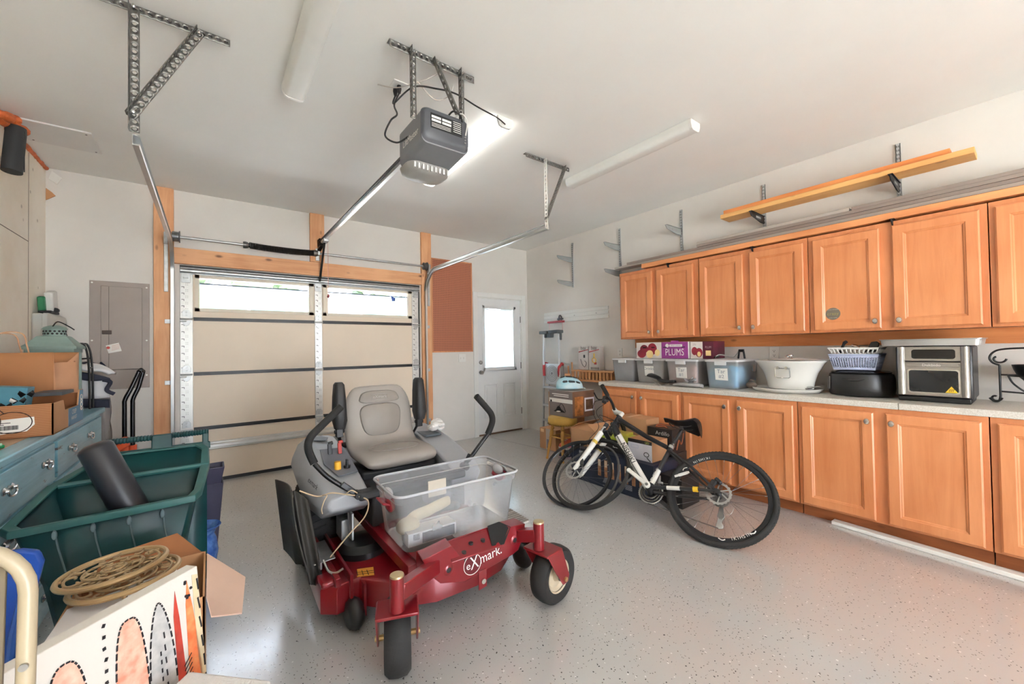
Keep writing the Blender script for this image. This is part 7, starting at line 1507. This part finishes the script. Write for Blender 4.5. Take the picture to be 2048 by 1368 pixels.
def plant_stand(cx, cy, z, R, tilt, label, lg=1.):
    t = thing('plant_stand', label, 'plant stand', (cx, cy, z-.04), 'scrolled iron plant stands'); M = Matrix.Translation((cx, cy, z))@Matrix.Rotation(tilt[0], 4, 'X')@Matrix.Rotation(tilt[1], 4, 'Y')
    m = MB(); m.torus((0, 0, 0), (0, 0, 1), R, .0075, 48, 8); m.xf(M); m.build('rim', mat('bronze_rim', (190, 160, 116), .35, .4, var=.1), t)
    m = MB()
    for k in range(12):
        a = 2*PI*k/12
        for r0, s in ((.72, .16), (.40, .15)):
            aa = a+(PI/12 if r0 < .5 else 0); c = V((R*r0*math.cos(aa), R*r0*math.sin(aa), 0))
            pts = []
            for q in range(15):
                tt = q/14*4.2-.6; rr = R*s*(1-.055*q); pts.append(c+V((rr*math.cos(aa+tt*(1 if k % 2 else -1)), rr*math.sin(aa+tt*(1 if k % 2 else -1)), 0)))
            m.tube(pts, .0034, 6)
        m.tube([(R*.9*math.cos(a), R*.9*math.sin(a), 0), (R*math.cos(a), R*math.sin(a), 0)], .004, 6)
    for r in (.22, .56, .86): m.torus((0, 0, 0), (0, 0, 1), R*r, .0036, 36, 6)
    for k in range(8): a = PI/4*k; m.tube([(0, 0, 0), (R*.22*math.cos(a), R*.22*math.sin(a), 0)], .0036, 6)
    m.xf(M); m.build('scroll_lattice', bronze, t)
    for k in range(3):
        a = 2*PI*k/3+.6; d = V((math.cos(a), math.sin(a), 0)); m = MB(); m.tube(smooth_path([d*R, d*R*1.0+V((0, 0, -.012*lg)), d*R*.9+V((0, 0, -.026*lg)), d*R*.75+V((0, 0, -.02*lg)), d*R*.72+V((0, 0, -.010*lg))], 5), .006, 8); m.xf(M); m.build('leg', bronze, t)
    return t
plant_stand(-.205, 1.695, .612, .122, (-.03, -.05), 'lower of two bronze scrolled iron plant stands on the white board', .7)
plant_stand(-.238, 1.735, .636, .122, (-.03, -.05), 'upper of two bronze scrolled iron plant stands, tilted on the other', .15)
# blue tote lid
m = MB(); m.prism([(-.62, 1.47, .885), (-.335, 1.47, .875), (-.305, 1.47, .86), (-.297, 1.47, .835), (-.325, 1.47, .66), (-.37, 1.47, .30), (-.62, 1.47, .30)], (0, .03, 0))
t = thing('tote_cover', 'translucent blue plastic bin lid standing on edge by the folding chair', 'lid', (-.45, 1.485, .0))
m = MB(); pl = [(-.65, .835), (-.36, .83), (-.333, .818), (-.325, .79), (-.352, .64), (-.405, .0), (-.65, .0)]
m.prism([(x, 1.47, z) for x, z in pl], (0, .022, 0)); m.build('panel', clear('lid_blue', (44, 96, 200), .12, .25, .5), t, bevel=.006)
m = MB(); m.tube([(-.63, 1.468, .81), (-.37, 1.468, .805), (-.347, 1.468, .78), (-.37, 1.468, .64), (-.42, 1.468, .05)], .008, 8); m.build('ridge', clear('lid_blue2', (70, 124, 220), .1, .25, .5), t)
# canvas
t = thing('surfboard_canvas', 'white canvas painted with orange and grey surfboards leaning by the foam block', 'painting', (-.15, 1.29, 0))
e = V((.74, .67, 0)).normalized(); nrm = V((e.y, -e.x, 0)); TR = V((-.03, 1.40, .712)); lean = V((0, 0, -1))*.71+nrm*.075; WL = .62
m = MB(); A = TR; B = TR-e*WL; m.prism([A, B, B+lean, A+lean], -nrm*.035); m.build('canvas', mat('canvas_white', (222, 216, 208), .8, var=.02, bump=.05, bscale=200), t, bevel=.002)
dn = lean.normalized(); fo = nrm.cross(e)
def cp(a, h, off=.0012): return TR-e*a+dn*h+dn.cross(e)*0+nrm*off  # a = metres left of the right edge, h = metres below the top
def shape(pts, off, mm, th=.0006): mm.prism([cp(a, h, off) for a, h in pts], nrm*th)
def board(c, w, h0, h1, pt):  # a surfboard outline with its nose at h0
    L_ = []; n = 12
    for q in range(n+1):
        k = q/n; L_.append((c+w*(math.sin(PI/2*k)**pt), h0+(h1-h0)*.35*(1-math.cos(PI/2*k))))
    return [(2*c-a, h) for a, h in L_[::-1]]+L_[1:]+[(c+w, h1), (c-w, h1)]
sal = mat('paint_salmon', (222, 140, 116), .8, var=.22, scale=30, c2=(240, 200, 180)); orr = mat('paint_orange', (226, 104, 56), .8, var=.2, scale=30, c2=(236, 150, 96)); rdd = mat('paint_red', (196, 66, 50), .8, var=.2, scale=30); gry = mat('paint_grey', (168, 168, 168), .8, var=.2, scale=30, c2=(205, 203, 200)); ylw = mat('paint_buff', (226, 206, 168), .8, var=.1, scale=20)
pts1 = board(.285, .038, .045, .6, .7); pts2 = board(.170, .033, .032, .6, .6); pts3 = board(.105, .030, .035, .6, 1.2)
m = MB(); shape(pts1, .0008, m); shape(pts2, .0008, m); m.build('salmon_boards', sal, t)
m = MB(); shape(pts3, .0008, m); m.build('grey_board', gry, t)
m = MB(); shape([(.064, .03), (.072, .09), (.073, .30), (.062, .40), (.040, .40), (.052, .26), (.058, .10)], .0008, m); m.build('red_board', rdd, t)
m = MB(); shape([(.032, .02), (.040, .08), (.046, .30), (.052, .40), (.012, .44), (.012, .25), (.022, .10)], .0008, m); m.build('orange_board', orr, t)
m = MB(); shape([(.018, .015), (.020, .2), (.008, .45), (.001, .45), (.003, .02)], .0008, m); m.build('buff_board', ylw, t)
ink_p = mat('paint_black', (34, 30, 34), .8)
for q in (pts1, pts2, pts3):
    m = MB()
    for k in range(len(q)-1):
        (a0, h0), (a1, h1) = q[k], q[k+1]; L_ = math.hypot(a1-a0, h1-h0); n = max(1, int(L_/.016))
        for j in range(n):
            u0, u1 = j/n, (j+.72)/n; m.bar(cp(a0+(a1-a0)*u0, h0+(h1-h0)*u0, .0018), cp(a0+(a1-a0)*u1, h0+(h1-h0)*u1, .0018), .0034, .0008, nrm)
    m.build('outline_marking', ink_p, t)
m = MB()
for k in range(16): m.bar(cp(.215+.002*(k % 3), .012+.024*k, .0018), cp(.218, .019+.024*k, .0018), .006, .0008, nrm)
m.build('dot_marking', ink_p, t)
m = MB()
for k in range(9): m.bar(cp(.098, .11+.03*k, .0018), cp(.097, .125+.03*k, .0018), .003, .0008, nrm); m.bar(cp(.108, .15+.02*k, .0018), cp(.108, .16+.02*k, .0018), .003, .0008, nrm)
m.build('dash_marking', ink_p, t)
m = MB()
for k in range(6): m.bar(cp(.056, .225+.012*k, .0018), cp(.036, .205+.012*k, .0018), .0022, .0008, nrm)
m.build('hatch_marking', ink_p, t)
m = MB(); m.tube([cp(.035+.018*math.cos(2*PI*k/20), .36+.022*math.sin(2*PI*k/20), .0018) for k in range(20)], .0018, 5, True)
for k in range(4): m.bar(cp(.048-.006*k, .35, .0018), cp(.036-.006*k, .375, .0018), .002, .0008, nrm)
m.build('circle_marking', ink_p, t)
m = MB()
for k in range(8): m.bar(cp(.006+.002*math.sin(k), .03+.05*k, .0018), cp(.004, .06+.05*k, .0018), .004, .0008, nrm)
for k in range(7): m.ball(cp(.02+.02*random.random(), .02+.05*random.random(), .001), (.004, .004, .004), 6, 4)
m.build('edge_marking', ink_p, t)
# foam block
m = MB(); m.prism([(-.043, 1.277, .0), (.115, 1.117, .0), (.037, 1.022, .0), (-.123, 1.182, .0)], (0, 0, .515)); m.solo('foam_block', mat('styrofoam', (228, 225, 222), .85, var=.03, bump=.4, bscale=160), 'white styrofoam block standing in front of the surfboard canvas', 'foam block', bevel=.008)
# folding chair
bei = mat('chair_beige', (170, 156, 131), .35, var=.03); bei2 = mat('chair_beige_shaded', (122, 109, 88), .5, var=.06)  # panel tone is the chair beige darkened to stand for shade
t = thing('folding_chair', 'beige metal folding chair, folded up, at the near left edge', 'chair', (-.4, .77, 0))
def ch(x, z): return V((x, .80-.08*(1.05-z), z*1.012))
m = MB(); m.tube([ch(-.188, .0)]+[ch(-.188, z) for z in (.4, .8, .975)]+[ch(-.256+.068*math.cos(a), .975+.068*math.sin(a)) for a in [PI/2*k/7 for k in range(1, 8)]]+[ch(-.40, 1.043)]+[ch(-.532-.068*math.sin(a), .975+.068*math.cos(a)) for a in [PI/2*k/7 for k in range(0, 8)]]+[ch(-.60, .8), ch(-.60, .4), ch(-.60, 0)], .0088, 14); m.build('front_frame', bei, t)
m = MB(); m.grid(lambda u, v: ch(-.208-.374*u, .865+.155*v)+V((0, .012*math.sin(PI*u)+.004, 0)), 12, 6); m.build('backrest', bei2, t, solid=.006)
for x in (-.188, -.60): m = MB(); m.cyl(ch(x, .89)+V((0, -.0115, 0)), ch(x, .89)+V((0, -.008, 0)), .0045, 14); m.build('rivet', steel, t)
m = MB(); m.tube([(-.225, .80, .84), (-.215, .86, .45), (-.21, .86, .0)], .0115, 12); m.tube([(-.575, .80, .84), (-.585, .86, .45), (-.59, .86, .0)], .0115, 12); m.tube([(-.21, .86, .14), (-.59, .86, .14)], .009, 10); m.build('rear_frame', bei, t)
m = MB(); m.loft([[V((-.24-.32*u, .83+.02*math.sin(PI*u)+o, z)) for u in (0, .25, .5, .75, 1)] for z, o in ((.80, 0), (.42, .01), (.42, .03), (.80, .02))]); m.build('seat', bei2, t, bevel=.004)
# ------------------------------------------------------------------ outside, light and camera
m = MB(); m.bb(-14, 16, YB+.17, 30, -.14, -.02); struct(m, 'ground_outside', mat('driveway', (226, 224, 218), .8, var=.04), 'pale concrete driveway outside', 'ground')
m = MB(); m.bb(-14, 16, -22, YF-.21, -.14, -.02); struct(m, 'ground_behind', mat('driveway', (214, 210, 202), .8), 'unseen pale concrete apron outside the opening added for daylight', 'ground')
leafm = mat('leaves', (34, 58, 22), .7, var=.35, scale=3, c2=(72, 96, 44))
for i, x in enumerate((-9, -4.2, .6, 5.4, 10.2)):
    m = MB(); rr = random.Random(i)
    for k in range(70):
        a, b_ = rr.random()*2*PI, rr.random(); r = 1.5*rr.random()**.4; c = V((x+1.1*r*math.cos(a), 13.5+.9*r*math.sin(a)+rr.uniform(-.3, .6), 1.2+4.8*b_)); s = rr.uniform(.25, .55)
        m.ball(c, (s, s, s*.8), 7, 5, Matrix.Rotation(rr.random()*3, 3, 'X'))
    m.cyl((x, 13.6, -.02), (x, 13.6, 2.4), .12, 10)
    m.solo('tree', leafm, 'green leafy tree outside the overhead door windows', 'tree', 'trees outside the door windows')
w = bpy.data.worlds.new('sky'); sc.world = w; w.use_nodes = True; nt = w.node_tree; bg = nt.nodes['Background']
bg.inputs[0].default_value = (.86, .94, 1.06, 1); bg.inputs[1].default_value = 11.0
sun = bpy.data.lights.new('sun', 'SUN'); sun.energy = 75; sun.angle = .01; sun.color = (1, .985, .96); so = bpy.data.objects.new('sun', sun); COL.objects.link(so); so.rotation_euler = (0, math.radians(38), math.radians(4))
yaw, pit, rol, f = 6.46879407e-01, 1.63216734e-02, -1.62719155e-02, 799.548
fwd = V((math.sin(yaw)*math.cos(pit), math.cos(yaw)*math.cos(pit), math.sin(pit))); right = V((math.cos(yaw), -math.sin(yaw), 0)); up = right.cross(fwd)
r2 = right*math.cos(rol)+up*math.sin(rol); u2 = -right*math.sin(rol)+up*math.cos(rol)
cam = bpy.data.cameras.new('camera'); co = bpy.data.objects.new('camera', cam); COL.objects.link(co)
cam.sensor_width = 36; cam.lens = f/2048*36; cam.clip_start = .05
Mx = Matrix((r2, u2, -fwd)).transposed().to_4x4(); Mx.translation = V((0, 0, 1.29)); co.matrix_world = Mx; sc.camera = co
sc.view_settings.view_transform = 'Standard'; sc.view_settings.look = 'None'; sc.view_settings.gamma = 1; sc.view_settings.use_curve_mapping = False
sc.view_settings.exposure = .78
sc.cycles.max_bounces = 9; sc.cycles.diffuse_bounces = 6; sc.cycles.transparent_max_bounces = 18; sc.cycles.glossy_bounces = 4
sc.cycles.use_denoising = True; sc.cycles.caustics_reflective = False; sc.cycles.caustics_refractive = False; sc.cycles.sample_clamp_indirect = 6
